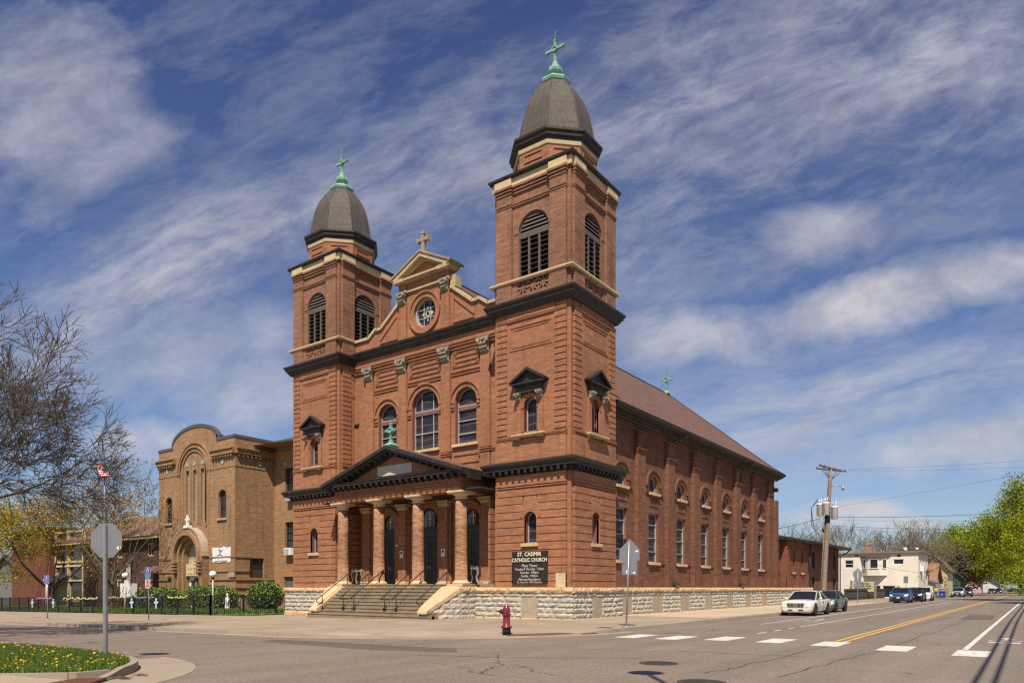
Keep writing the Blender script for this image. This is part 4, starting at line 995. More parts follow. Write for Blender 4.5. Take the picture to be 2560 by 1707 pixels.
for c_,w_,zs in DO:
    r=w_/2; d=MB()
    d.fbox(Fp,c_-r,c_+r,4.50,5.02,-.3,-.16); d.fbox(Fp,c_-r,c_-r+.07,1.7,4.5,-.3,-.16); d.fbox(Fp,c_+r-.07,c_+r,1.7,4.5,-.3,-.16)
    d.fbox(Fp,c_-r,c_+r,5.02,5.08,-.3,-.10); d.fbox(Fp,c_-r+.1,c_+r-.1,4.6,4.92,-.16,-.145)
    for s_ in (-1,1):
        a,b_=(c_-r+.07,c_-.008) if s_<0 else (c_+.008,c_+r-.07)
        d.fbox(Fp,a,b_,1.72,4.48,-.28,-.22)
        for k in range(4):
            z=2.05+.58*k; m_=(a+b_)/2; hw_=(b_-a)*.5-.10
            d.fbox(Fp,m_-hw_,m_-hw_+.03,z,z+.46,-.22,-.195); d.fbox(Fp,m_+hw_-.03,m_+hw_,z,z+.46,-.22,-.195); d.fbox(Fp,m_-hw_,m_+hw_,z,z+.03,-.22,-.193); d.fbox(Fp,m_-hw_,m_+hw_,z+.43,z+.46,-.22,-.193)
    do=d.build('door',M_DOOR,CH)
    h=MB()
    for s_ in (-1,1): h.tube([Fp(c_+s_*.08,2.62,-.22),Fp(c_+s_*.08,2.62,-.15),Fp(c_+s_*.08,2.86,-.15),Fp(c_+s_*.08,2.86,-.22)],.016,6)
    h.build('door_handle',M_CHROME,do)
    f=MB(); f.prism(Fp,[(c_-r,5.08),(c_+r,5.08)]+[(p[0],p[1]) for p in arcline(c_,r,zs,14)],-.28,-.25); f.build('fanlight',M_PGLASS,do,fix=False)
    f=MB()
    f.fbox(Fp,c_-.22,c_-.05,5.1,5.75,-.25,-.235); f.fbox(Fp,c_+.05,c_+.22,5.1,5.75,-.25,-.235)
    M_RED=MATS.get('red_glass') or plain('red_glass',(.16,.035,.03),.3,var=.4,scale=9); f.build('fanlight_glass_cross',M_RED,do)
    f=MB(); f.fbox(Fp,c_-.035,c_+.035,5.1,5.85,-.25,-.23); f.fbox(Fp,c_-.18,c_+.18,5.55,5.61,-.25,-.228)
    if w_>1.5: f.prism(Fp,[(c_-.14,6.05),(c_,5.92),(c_+.14,6.05),(c_+.05,5.86),(c_,5.76),(c_-.05,5.86)],-.25,-.226)
    M_WG=MATS.get('white_glass') or plain('white_glass',(.5,.5,.47),.3); f.build('fanlight_tracery',M_WG,do)
# columns
CX=(-15.46,-12.36,-9.26,-6.16); cy=-.92
col0=None
for i,cx in enumerate(CX):
    if col0 is None:
        cb_=MB(); cb_.lathe((cx,cy,0),[(.33,1.88),(.328,3.2),(.318,4.6),(.295,6.16)],22); col0=cb_.build('column',M_BRC,CH,fix=False)
        k=MB(); k.lathe((cx,cy,0),[(.30,6.14),(.335,6.16),(.335,6.21),(.30,6.23),(.31,6.28),(.40,6.36),(.48,6.40)],22); k.box(cx-.50,cx+.50,cy-.50,cy+.50,6.40,6.46); k.box(cx-.54,cx+.54,cy-.54,cy+.54,6.46,6.555); k.build('column_capital',M_CREAM,col0)
        k=MB(); k.lathe((cx,cy,0),[(.48,1.72),(.48,1.78),(.43,1.83),(.37,1.85),(.38,1.88),(.33,1.90)],22); k.box(cx-.53,cx+.53,cy-.53,cy+.53,1.60,1.72); k.build('column_base',M_CREAM,col0)
        k=MB(); k.box(cx-.48,cx+.48,-1.62,cy+.5,.9,1.60); pb=k.build('column_pedestal',M_ORST,col0)
    else:
        c_=col0.copy(); COL.objects.link(c_); c_.location.x+=cx-CX[0]
        for ch in list(col0.children): q=ch.copy(); COL.objects.link(q); q.parent=c_
# entablature
e=MB(); ex0,ex1=-15.78,-5.88
e.box(ex0,ex1,-1.28,-.55,6.56,7.28); e.box(ex1-.75,ex1,-.55,1.2,6.56,7.28); e.box(ex0,ex0+.75,-.55,1.2,6.56,7.28)
for a,b_,q in ((6.70,6.75,.03),(6.82,6.87,.06),(6.93,6.98,.09)): e.box(ex0-q*.6,ex1+q*.6,-1.28-q,-.6,a,b_)
for k in range(58): e.box(ex0+.05+k*.17,ex0+.14+k*.17,-1.38,-1.2,6.99,7.04)
e.prism(front(-1.2),[(ex0,7.7),(ex1,7.7),(AX-.08,9.05)],-.3,-.02)
for s_ in (-1,1): pass
EN=e.build('entablature',M_BR,CH,fix=False)
c=MB(); 
def runx(mb,x0,x1,y0,prof):
    for (a,za),(b_,zb) in zip(prof[:-1],prof[1:]): mb.face([(x0-a,y0-a,za),(x1+a,y0-a,za),(x1+b_,y0-b_,zb),(x0-b_,y0-b_,zb)]); mb.face([(x1+a,y0-a,za),(x1+a,1.2,za),(x1+b_,1.2,zb),(x1+b_,y0-b_,zb)]); mb.face([(x0-a,y0-a,za),(x0-a,1.2,za),(x0-b_,1.2,zb),(x0-b_,y0-b_,zb)])
runx(c,ex0,ex1,-1.28,[(.0,7.26),(.04,7.26),(.06,7.36),(.08,7.36),(.08,7.42),(.44,7.44),(.44,7.56),(.50,7.60),(.0,7.74)])
n=22
for k in range(n+1):
    u=ex0-.22+k*(ex1-ex0+.34)/n; c.box(u,u+.13,-1.70,-1.3,7.27,7.44); c.box(u,u+.13,-1.5,-1.3,7.21,7.27)
for k in range(5): c.box(ex1,ex1+.42,-1.0+k*.4,-.87+k*.4,7.27,7.44)
hb=5.52; z0,z1=7.56,9.30; axp=(ex0+ex1)/2
for s_ in (-1,1):
    sl=lambda d0,d1:[(axp+s_*hb,z0+d0),(axp+s_*hb,z0+d1),(axp,z1+d1),(axp,z1+d0)]
    Fy=front(-1.28)
    c.prism(Fy,sl(-.12,.07),-2.5,.62+.002*s_); c.prism(Fy,sl(-.26,-.118),-2.5,.50+.002*s_); c.prism(Fy,sl(-.42,-.258),-2.5,.10+.002*s_)
    for k in range(12):
        f=(k+.6)/12; u=axp+s_*hb*(1-f); zz=z0+(z1-z0)*f-.26; c.prism(Fy,[(u-.07,zz-.14),(u+.07,zz-.14),(u+.07,zz),(u-.07,zz)],0,.44)
c.build('portico_cornice',M_BLACK,CH,fix=False)
p=MB(); 
for s_ in (-1,1): p.face([(axp+s_*hb,-1.85,z0+.08),(axp,-1.85,z1+.08),(axp,1.2,z1+.08),(axp+s_*hb,1.2,z0+.08)])
p.build('portico_roof',M_SHING,CH,fix=False)
p=MB(); p.fbox(front(-1.2),-12.15,-9.45,7.82,8.38,-.02,.035); p.build('name_tablet',M_CEMENT,EN)
cr=MB(); cr.box(axp-.30,axp+.30,-1.75,-1.15,9.1,9.38); cr.lathe((axp,-1.45,9.38),[(.47,0),(.47,.05),(.34,.10),(.17,.19),(.13,.23)],4,False,PI/4); crossmesh(cr,axp,-1.45,9.58,1.06,.76,.68,.062,.17); cr.build('portico_cross',M_COPPER,CH)
# ---- steps, cheek walls, handrails
st=MB(); nst=10; ybot=-3.5; z_g=-.10
for k in range(nst):
    z1_=z_g+(k+1)*.18; y0_=ybot+k*.225
    xa_,xb_=(-15.5,-6.05) if k<2 else (-14.85,-6.72)
    st.box(xa_,xb_,y0_,(y0_+.4 if k<9 else 1.4),-.45,z1_-.045); st.box(xa_,xb_,y0_-.03,(y0_+.4 if k<9 else 1.4),z1_-.045,z1_)
st.box(-16.9,-4.6,-.2,1.45,1.2,1.698); st.box(-15.9,-5.6,-1.4,-.2,1.2,1.697)
st.build('steps',M_STEP,CH)
for sg in (1,-1):
    X=lambda v,sg=sg: AX+sg*(v)          # v: distance from the axis
    k=MB()
    yf,yb=-3.32,-1.62
    # flared run of the side wall: outer face from (4.50,yf) to (5.15,yb), then level to the tower
    def FO(u,v,w,sg=sg):
        f=(u-yf)/(yb-yf); o=4.50+.65*max(0,min(1,f)); return (AX+sg*(o+w),u,v)
    zs=lambda y: 1.28 if y>-1.75 else 1.28-(-1.75-y)*.64
    for row,(a,b_) in enumerate(((-.12,.14),(.14,.42),(.42,.72),(.72,1.0),(1.0,1.28))):
        ylim=yf
        while zs(ylim)<b_-.03 and ylim<-1: ylim+=.04
        rockrow(k,FO,ylim,yb,a,b_,0,.05,(.4,.9),80+row)
        rockrow(k,FO,yb,-.38,a,b_,0,.05,(.4,.9),180+row)
    for (ya,yb_) in ((yf,-2.6),(-2.6,-1.75),(-1.75,yb),(yb,-.2)):
        zt0,zt1=zs(ya),zs(yb_)
        oa,ob=FO(ya,0,-.02)[0],FO(yb_,0,-.02)[0]; ia,ib=X(3.95),X(4.05)
        V=[(oa,ya,-.4),(ob,yb_,-.4),(ib,yb_,-.4),(ia,ya,-.4),(oa,ya,zt0),(ob,yb_,zt1),(ib,yb_,zt1),(ia,ya,zt0)]
        k.mesh(V,[(0,3,2,1),(4,5,6,7),(0,1,5,4),(1,2,6,5),(2,3,7,6),(3,0,4,7)])
    rockrow(k,front(yf),min(X(3.95),X(4.5)),max(X(3.95),X(4.5)),-.12,.2,0,.05,(.3,.6),99)
    ck=k.build('cheek_wall',M_LIME,CH,fix=False)
    k=MB(); rn=random.Random(5)
    sec=[]; ys=[-3.52,-3.46,-3.3,-2.9,-2.4,-1.95,-1.72,-1.3,-.8,-.36]
    for y in ys:
        f=max(0,min(1,(y-yf)/(yb-yf))); zt=(1.60 if y>-1.72 else 1.60-(-1.72-y)*.64); dip=0
        if y<-3.4: dip=(-3.4-y)*1.3
        o=4.50+.65*f+.07; i_=3.92
        j1,j2=rn.uniform(-.02,.02),rn.uniform(-.02,.02)
        sec.append([(X(i_),y,zt-.36+dip*.6),(X(i_-.02+j1),y,zt-.12),(X(i_+.04),y,zt-.02-dip),(X((i_+o)/2),y,zt-dip+j1*.4),(X(o-.05),y,zt-.03-dip),(X(o+j2),y,zt-.12),(X(o-.02),y,zt-.34+dip*.6)])
    for a,b_ in zip(sec[:-1],sec[1:]):
        for q in range(7): k.face([a[q],a[(q+1)%7],b_[(q+1)%7],b_[q]],True)
    k.face(sec[0]); k.face(sec[-1])
    rockrow(k,lambda u,v,w,FO=FO:FO(u,v,w+.07),yb,-.38,1.29,1.57,0,.04,(.5,1.2),71)
    k.build('cheek_coping',M_SAND,ck,fix=False)
def rail(xs):
    mb=MB(); r=.026
    for x in xs:
        mb.tube([(x,-.85,2.56),(x,-3.32,.96)],r,7)
        mb.tube([(x,-3.1,1.10),(x,-3.1,.24)],r,7); mb.box(x-.05,x+.05,-3.15,-3.05,.25,.46)
        mb.tube([(x,-1.25,2.3),(x,-1.25,1.6)],r*.8,6); mb.tube([(x,-1.0,2.40),(x,-1.12,2.40),(x,-1.12,2.34)],.02,6)
    if len(xs)>1: xa,xb=xs; mb.tube([(xa,-3.32,.96),(xa+.06,-3.44,.90),(xa+.3,-3.48,.89),(xb-.06,-3.44,.90),(xb,-3.32,.96)],r,7)
    else: x=xs[0]; mb.tube([(x,-3.32,.96),(x,-3.5,.84),(x,-3.52,.74),(x,-3.4,.66),(x,-3.12,.66)],r,7)
    return mb.build('handrail',M_IRON,CH)
rail([-14.68]); rail([-12.88,-12.0]); rail([-9.60,-8.75]); rail([-6.88])
# porch railings hung with silver ribbon
def silver(mb,pts,wd):
    for a,b_ in zip(pts[:-1],pts[1:]):
        mb.face([(a[0]-wd,a[1],a[2]),(a[0]+wd,a[1]-.02,a[2]),(b_[0]+wd,b_[1]-.02,b_[2]),(b_[0]-wd,b_[1],b_[2])])
M_SILV=plain('silver_ribbon',(.62,.60,.58),.22,metal=.85,var=.2)
for x0_,x1_ in ((-15.2,-13.9),(-5.85,-5.1)):
    y=-.45; mb=MB()
    for z in (1.78,2.62): mb.tube([(x0_,y,z),(x1_,y,z)],.018,6)
    q=x0_
    while q<x1_: mb.tube([(q,y,1.70),(q,y,2.62)],.010,5); q+=.13
    o=mb.build('porch_railing',M_IRON,CH)
    s=MB()
    for q,h in ((.08,1),(.45,1),(.9,1)):
        if x0_+q>x1_: continue
        pts=[(x0_+q+.05*math.sin(k*1.3+q*9),y-.06-.02*k%3*.01,2.64-k*.11) for k in range(9)]; silver(s,pts,.055+.02*(q>.4))
    pts=[(x0_+k*(x1_-x0_-.2)/8,y-.05,2.62-.07*abs(math.sin(k*1.1))) for k in range(9)]
    for a,b_ in zip(pts[:-1],pts[1:]): s.face([a,b_,(b_[0],b_[1]-.03,b_[2]-.10),(a[0],a[1]-.03,a[2]-.10)])
    s.build('ribbon',M_SILV,o,fix=False)
mb=MB(); mb.fbox(Fp,-13.1,-12.95,4.0,4.12,-.0,.25); mb.build('porch_camera',M_WHITE,CH)

# ---- nave
Fn=side(-.6); nv=MB(); NW=[6.33+4.17*k for k in range(7)]; NP=[8.40+4.17*k for k in range(7)]
holes=[]
for c_ in NW: holes+= [rect(c_-.67,c_+.67,3.05,6.0),arch(c_,1.28,7.25,7.62,14)]
nv.panel(Fn,rect(4.4,35.2,1.5,11.35),holes,0,.26)
for c_ in NW:
    nv.fbox(Fn,c_-.66,c_+.66,6.0,6.30,0,.03); nv.fbox(Fn,c_-.62,c_-.50,6.35,6.95,0,.035); nv.fbox(Fn,c_+.50,c_+.62,6.35,6.95,0,.035); nv.fbox(Fn,c_-.62,c_+.62,6.95,7.06,0,.05); nv.fbox(Fn,c_-.46,c_+.46,6.42,6.48,0,.04); nv.fbox(Fn,c_-.46,c_+.46,6.80,6.86,0,.04)
    A=arcline(c_,.66,7.62,18);B=arcline(c_,.92,7.62,18); nv.ring(Fn,A,B,-.02,.03); A=arcline(c_,.92,7.62,18);B=arcline(c_,1.06,7.62,18); nv.ring(Fn,A,B,-.02,.10)
    for s_ in (-1,1): nv.fbox(Fn,c_+s_*1.0-.28,c_+s_*1.0+.28,7.20,7.28,-.02,.09)
for c_ in NP:
    nv.fbox(Fn,c_-.5,c_+.5,1.5,2.95,-.02,.30); nv.fbox(Fn,c_-.47,c_+.47,2.95,9.55,-.02,.28)
    for k in range(3): nv.fbox(Fn,c_-.50-.03*k,c_+.50+.03*k,9.30+.10*k,9.37+.10*k,-.02,.31+.03*k)
    nv.fbox(Fn,c_-.42,c_+.42,9.55,10.4,-.02,.22)
    for k in range(3): nv.fbox(Fn,c_-.45-.03*k,c_+.45+.03*k,10.25+.12*k,10.33+.12*k,-.02,.25+.04*k)
for a,b_,q in ((2.86,2.92,.04),(2.95,3.0,.07)):
    nv.fbox(Fn,4.4,35.2,a,b_,-.02,q)
for k,z in enumerate((9.75,9.95,10.15,10.38,10.62,10.84)): nv.fbox(Fn,4.4,35.2,z,z+.06,-.02,.03+.012*k)
nv.face([(-20.9,35.2,0),(-.6,35.2,0),(-.6,35.2,11.35),(AX,35.2,20.1),(-20.9,35.2,11.35)])
nv.face([(-20.9,4.4,0),(-20.9,35.2,0),(-20.9,35.2,11.35),(-20.9,4.4,11.35)])
nv.face([(-20.9,4.3,11.3),(-.6,4.3,11.3),(AX,4.3,20.1)])
for z in (8.6,10.0): nv.box(-.9,-.28,34.9,35.45,z,z+.3)
nv.box(-.95,-.25,34.75,35.35,1.5,9.2)
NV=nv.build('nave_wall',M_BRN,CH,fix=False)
for c_ in NW:
    winrect(CH,Fn,c_,1.34,3.05,6.0,.20,rails=(3.70,4.53,5.32),fr=.05,bars=.024,sill=M_SAND,name='nave_window',jamb=M_JAMB)
    win(CH,Fn,c_,1.28,7.25,7.62,.24,fr=.06,name='lunette_window',sill=M_SAND,jamb=M_JAMB,silw=.1)
rf=MB()
zr=20.3; xe=.22; ze=11.45
sec=[(xe,ze),(-.9,12.22),(-2.2,13.28),(AX,zr)]
for (xa,za),(xb,zb) in zip(sec[:-1],sec[1:]):
    for m_ in (0,1):
        f=(lambda q:q) if m_==0 else (lambda q:2*AX-q)
        rf.face([(f(xa),4.38,za),(f(xa),35.75,za),(f(xb),35.75,zb),(f(xb),4.38,zb)])
rf.tube([(AX,1.4,zr+.02),(AX,35.7,zr+.02)],.07,6)
# slope behind the gable parapet
for m_ in (0,1):
    f=(lambda q:q) if m_==0 else (lambda q:2*AX-q)
    rf.face([(f(-4.7),1.75,15.9),(f(-4.7),4.5,15.9),(AX,4.5,zr),(AX,1.75,zr)])
RF=rf.build('nave_roof',M_SHING,CH,fix=False)
ev=MB(); prof=[(-.6,10.98),(-.50,10.98),(-.44,11.08),(-.30,11.10),(-.28,11.2),(.02,11.22),(.04,11.30),(.16,11.32),(.22,11.38),(.25,11.50),(.20,11.52),(.12,11.44)]
for (a,za),(b_,zb) in zip(prof[:-1],prof[1:]): ev.face([(a,4.36,za),(a,35.9,za),(b_,35.9,zb),(b_,4.36,zb)])
ev.prism(lambda u,v,w:(u,w,v),[p for p in prof],35.85,35.9)
ev.prism(lambda u,v,w:(u,w,v),[(.22,11.3),(-.9,12.1),(-2.2,13.15),(AX,20.15),(AX,20.36),(-2.2,13.36),(-.9,12.3),(.24,11.52)],35.72,35.9)
for y in (13.9,27.0): ev.tube([(.20,y,11.35),(.10,y-.05,11.1),(-.34,y-.9,10.75),(-.46,y-1.05,10.6),(-.46,y-1.05,9.7)],.06,7)
ev.build('eave_gutter',M_BLACK,CH,fix=False)
for y in (12.9,25.4):
    v=MB(); v.prism(lambda u,w_,q:(-.6+u,q,w_),[(0,2.05),(.05,2.05),(.55,1.75),(.55,1.70),(0,1.66)],y-.3,y+.3); v.build('vent_hood',M_BLACK,CH)
cr=MB(); crossmesh(cr,AX,35.0,20.45,1.75,1.15,1.2,.09,.24); cr.lathe((AX,35.0,20.2),[(.4,0),(.34,.2),(.2,.36)],8); cr.build('ridge_cross',M_COPPER,CH)

# ---- notice board on the tower
NB=thing('notice_board',(-2.28,-.16,1.70),'black notice board with the church name and mass times on the brick tower','notice board')
M_BOARD=plain('board_black',(.022,.018,.015),.5,var=.1); M_LETT=plain('cream_lettering',(.80,.72,.50),.6,var=.03); M_LETW=plain('pale_lettering',(.60,.55,.46),.6,var=.03)
mb=MB(); mb.box(-3.33,-1.23,-.235,-.15,1.72,2.755); mb.box(-3.345,-1.215,-.25,-.15,2.77,3.04); mb.box(-3.345,-1.215,-.25,-.15,3.055,3.33); mb.build('board',M_BOARD,NB)
mb=MB(); 
for a in ((-3.35,-3.325),(-1.235,-1.21)): mb.box(a[0],a[1],-.255,-.236,1.70,2.76)
mb.box(-3.325,-1.235,-.255,-.236,1.70,1.725); mb.box(-3.325,-1.235,-.2552,-.236,1.83,1.84); mb.build('frame',M_IRON,NB)
Fb=front(-.25); Fb2=front(-.237)
text('lettering','ST. CASIMIR',.275,Fb,-2.28,3.095,0,M_LETT,NB,bold=.004,sx=1.0)
text('lettering','CATHOLIC CHURCH',.27,Fb,-2.28,2.81,0,M_LETT,NB,bold=.004,sx=.84)
for s_,z,sz,sx in (('Mass Times',2.55,.20,1),('Tuesday & Thursday - 7:30am',2.39,.17,.86),('Saturday - 4:00pm',2.22,.17,.9),('Sunday - 9:00am',2.05,.17,.9)):
    text('lettering',s_,sz,Fb2,-2.28,z,0,M_LETW,NB,bold=0,sx=sx)
for s_,z in (('Alternate Saturdays at',1.90-.02,),('St. Patrick\'s 1095 Desoto',1.745+.0)):
    text('lettering',s_,.165,Fb2,-2.28,z,.001,M_LETW,NB,bold=0,sx=.9)
# posters on the porch piers
for c_,lab in ((-12.47,'small white poster taped on the brick pier left of the middle church door'),(-9.15,'small white poster taped on the brick pier right of the middle church door')):
    P=thing('poster',(c_,.98,3.4),lab,'poster','white posters on the porch piers')
    m_=MB(); m_.fbox(Fp,c_-.14,c_+.14,3.30,3.72,.402,.412); m_.build('sheet',M_WHITE,P)
    m_=MB(); m_.fbox(Fp,c_-.08,c_+.08,3.52,3.66,.413,.416); m_.build('picture',M_BOARD,P)
# ------------------------------------------------------------------ buildings behind and beside the church
def P(name,mb,mat,par,**k): return mb.build(name,mat,par,**k)
# tan brick school
SX0,SX1,SY=-51.5,-38.5,6.5; zg=-.4; TOP=15.0
SH=thing('brick_school',((SX0+SX1)/2,SY+6,zg),'tan brick school building with curved parapet and arched stone entrance left of the church','school')
Fs=front(SY); mb=MB(); A0=-45.1
hol=[arch(-49.63,1.25,7.75,9.66,12),arch(-40.45,1.25,7.75,9.66,12)]
for u in (-46.26,-45.0,-43.69): hol.append(rect(u-.31,u+.31,7.66,12.5))
hol.append(arch(A0-.15,2.5,zg,4.4,14))
outl=[(SX0,zg),(SX1,zg),(SX1,14.75),(-41.35,14.75),(-41.35,15.15)]+[(A0+3.75*math.cos(a),15.0+1.4*math.sin(a)) for a in [R(q) for q in range(0,181,9)]]+[(-48.85,15.15),(-48.85,14.75),(SX0,14.75)]
mb.panel(Fs,outl,hol,0,.35)
inn=arch(A0,3.9,7.4,12.3,18)
# recessed tall arched bay edges, in three orders
for q,(r,w_) in enumerate(((2.0,.10),(2.35,.18),(2.75,.12))):
    A=arcline(A0,r,12.2,20);B=arcline(A0,r+.16,12.2,20); mb.ring(Fs,A,B,-.05,w_)
for s_ in (-1,1):
    mb.fbox(Fs,A0+s_*2.1-.1,A0+s_*2.1+.1,7.2,12.2,-.05,.10); mb.fbox(Fs,A0+s_*2.5-.08,A0+s_*2.5+.08,4.3,12.2,-.05,.06)
for u in (-46.95,-45.63,-44.35,-43.05): mb.fbox(Fs,u-.12,u+.12,7.5,12.9,-.02,.10)
for a,b_,q in ((12.2,12.27,.04),(4.2,4.32,.07),(2.95,3.02,.09),(2.2,2.27,.10),(1.5,1.57,.10),(.9,.97,.11)):
    mb.fbox(Fs,SX0,-48.1,a,b_,-.02,q); mb.fbox(Fs,-42.4,SX1,a,b_,-.02,q)
for a,b_ in ((SX0-.1,-48.3),(-42.0,SX1+.1)):
    mb.fbox(Fs,a,b_,13.35,13.75,-.02,.30); mb.fbox(Fs,a,b_,13.75,13.85,-.02,.42)
    u=a+.2
    while u<b_-.2: mb.fbox(Fs,u,u+.18,13.1,13.35,-.02,.24); u+=.42
Fr=side(SX1)
mb.panel(Fr,rect(SY,10.5,zg,14.75),[rect(7.97,9.42,2.42,4.18)],0,.3)
mb.fbox(Fr,SY-.02,10.5,13.35,13.75,-.02,.30); mb.fbox(Fr,SY-.02,10.5,13.75,13.85,-.02,.42)
u=SY+.2
while u<10.3: mb.fbox(Fr,u,u+.18,13.1,13.35,-.02,.24); u+=.42
for a,b_,q in ((12.2,12.27,.04),(4.2,4.32,.07),(2.95,3.02,.09),(2.2,2.27,.10),(1.5,1.57,.10),(.9,.97,.11)): mb.fbox(Fr,SY,7.9 if 2.3<a<4.3 else 10.5,a,b_,-.02,q)
Fw=front(10.5); XW=-22.5
wxs=[-36.25,-33.2,-30.1,-27.0]
mb.panel(Fw,rect(SX1,XW,zg,14.75),[rect(x-.62,x+.62,za,zb) for x in wxs for za,zb in ((9.25,12.35),(4.4,7.45))]+[rect(-37.0,-35.4,zg,2.5)],0,.3)
mb.box(SX0,XW,28,28.3,zg,14.7); mb.face([(SX0,SY,zg),(SX0,28,zg),(SX0,28,14.75),(SX0,SY,14.75)]); mb.face([(XW,10.5,zg),(XW,28,zg),(XW,28,14.75),(XW,10.5,14.75)])
mb.face([(SX0,SY,14.3),(XW,10.6,14.3),(XW,28,14.3),(SX0,28,14.3)])
P('wall',mb,M_BRT,SH,fix=False)
mb=MB()
M_DKROOF=plain('dark_parapet_cap',(.085,.085,.088),.6)
mb.fbox(Fs,SX1+.05,-41.35,14.75,15.0,-.4,.06); mb.fbox(Fs,-41.35,-40.9,15.0,15.3,-.4,.06); mb.fbox(Fs,SX0-.05,-48.85,14.75,15.0,-.4,.06)
A=[(A0+3.75*math.cos(R(q)),15.0+1.4*math.sin(R(q))) for q in range(0,181,9)]; B=[(A0+3.95*math.cos(R(q)),15.1+1.6*math.sin(R(q))) for q in range(0,181,9)]
mb.ring(Fs,A,B,-.4,.06); mb.fbox(Fr,SY+.4,10.45,14.75,15.0,-.3,.05); mb.fbox(Fw,SX1,XW,14.75,15.0,-.3,.05)
P('parapet_cap',mb,M_DKROOF,SH)
M_ORBR=brick('orange_band_brick',(.50,.23,.075),(.46,.20,.06),(.3,.2,.12))
mb=MB(); mb.fbox(Fw,SX1+.02,XW,13.15,13.9,0,.03); mb.fbox(Fw,-37.2,-35.2,2.52,3.25,0,.03); P('orange_band',mb,M_ORBR,SH)
M_TEAL=plain('teal_terracotta',(.24,.42,.35),.5,var=.2)
def tealcross(F,u,v,s=.20):
    mb=MB(); mb.fbox(F,u-s*.6,u+s*.6,v-s,v+s,.0,.05); mb.fbox(F,u-s,u+s,v-s*.6,v+s*.6,.0,.045); return mb.build('terracotta_cross',M_TEAL,SH)
for u,v in ((-40.4,12.75),(-49.9,12.75)): tealcross(Fs,u,v)
tealcross(Fr,9.0,12.7); tealcross(Fw,-36.8,12.75)
for u in (-46.26,-45.0,-43.69): mb=MB(); mb.prism(Fs,circ(u,13.05,.19,12),0,.05); mb.build('terracotta_roundel',M_TEAL,SH)
for u in (-46.26,-45.0,-43.69):
    mb=MB(); mb.fbox(Fs,u-.31,u+.31,7.66,12.5,-.3,-.22); g=mb.build('glass_block_window',M_PALEG,SH)
    mb=MB()
    for k in range(24): mb.fbox(Fs,u-.31,u+.31,7.66+.2*k,7.69+.2*k,-.22,-.20)
    mb.fbox(Fs,u-.02,u+.02,7.66,12.5,-.22,-.199); mb.build('muntin',M_BRT,g)
M_DFRAME=plain('dark_window_frame',(.035,.035,.038),.5)
for u in (-49.63,-40.45):
    win(SH,Fs,u,1.25,7.75,9.66,.28,rails=(8.75,),fr=.09,glass=M_PGLASS,frame=M_DFRAME,name='window')
    mb=MB(); mb.fbox(Fs,u-.75,u+.75,7.55,7.745,-.1,.14); mb.build('window_sill',M_TANS,SH)
winrect(SH,Fr,8.7,1.45,2.42,4.18,.25,rails=(3.4,),fr=.08,glass=M_PGLASS,frame=M_DFRAME,name='window')
for x in wxs:
    for za,zb in ((9.25,12.35),(4.4,7.45)): winrect(SH,Fw,x,1.24,za,zb,.25,rails=((za+zb)/2,zb-.9),fr=.09,glass=M_PGLASS,frame=M_DFRAME,name='window')
mb=MB(); mb.fbox(Fw,-37.0,-35.4,zg,2.5,-.3,-.2); mb.build('side_door',plain('grey_door',(.12,.11,.10),.6),SH)
# entrance porch of moulded brick with stone cross
mb=MB(); E0=A0-.15
for q,(r,w_) in enumerate(((1.28,.25),(1.62,.55),(1.98,.85),(2.30,.70))):
    A=arcline(E0,r,4.4,20);B=arcline(E0,r+.34,4.4,20); mb.ring(Fs,A,B,-.05,w_)
    for s_ in (-1,1): mb.fbox(Fs,E0+s_*(r+.17)-.17,E0+s_*(r+.17)+.17,zg,4.4,-.05,w_)
for s_ in (-1,1):
    for z in (2.9,3.2,3.5,3.8): mb.fbox(Fs,E0+s_*2.2-.45,E0+s_*2.2+.45,z,z+.16,-.05,.92)
P('entrance_arch',mb,M_BRT,SH,fix=False)
mb=MB(); 
A=arcline(E0,2.64,4.4,20);B=arcline(E0,2.74,4.4,20); mb.ring(Fs,A,B,-.05,.74); P('arch_hood',mb,M_TANS,SH)
mb=MB(); mb.fbox(Fs,E0-1.2,E0+1.2,2.62,3.75,-.3,.05)
for k in range(4):
    for j in range(2): mb.prism(Fs,circ(E0-.75+.5*k,2.95+.45*j,.16,8),.05,.09)
P('carved_panel',mb,M_CREAM,SH)
mb=MB(); mb.fbox(Fs,E0-1.25,E0+1.25,3.75,5.65,-.34,-.28); mb.build('entrance_glass',M_PALEG,SH)
mb=MB()
for u in (-.6,0,.6): mb.fbox(Fs,E0+u-.03,E0+u+.03,3.78,5.4,-.28,-.24)
for z in (3.8,4.3,4.75): mb.fbox(Fs,E0-1.2,E0+1.2,z,z+.06,-.28,-.242)
mb.build('entrance_mullion',M_CREAM,SH)
mb=MB(); mb.fbox(Fs,E0-1.2,E0+1.2,zg,2.6,-.36,-.30); 
d=mb.build('entrance_door',M_WHITE,SH); mb=MB(); mb.fbox(Fs,E0-.85,E0-.1,.2,2.2,-.3,-.28); mb.fbox(Fs,E0+.1,E0+.85,.2,2.2,-.3,-.28); mb.build('pane',M_PGLASS,d)
mb=MB(); x=E0; mb.fbox(Fs,x-.32,x+.32,7.03,7.3,.3,.8); mb.fbox(Fs,x-.09,x+.09,7.3,8.25,.48,.64); mb.fbox(Fs,x-.33,x+.33,7.75,7.93,.485,.635); mb.build('stone_cross',M_WHITE,SH)
mb=MB(); mb.fbox(Fs,-39.3,-38.45,2.45,2.9,0,.13); mb.build('cornerstone',M_TANS,SH)
for s_ in (-1,1):
    mb=MB(); q=E0+s_*2.3; mb.lathe((q,SY-1.05,2.1),[(.05,0),(.14,.1),(.16,.4),(.05,.5)],8); mb.build('entrance_lantern',M_IRON,SH)
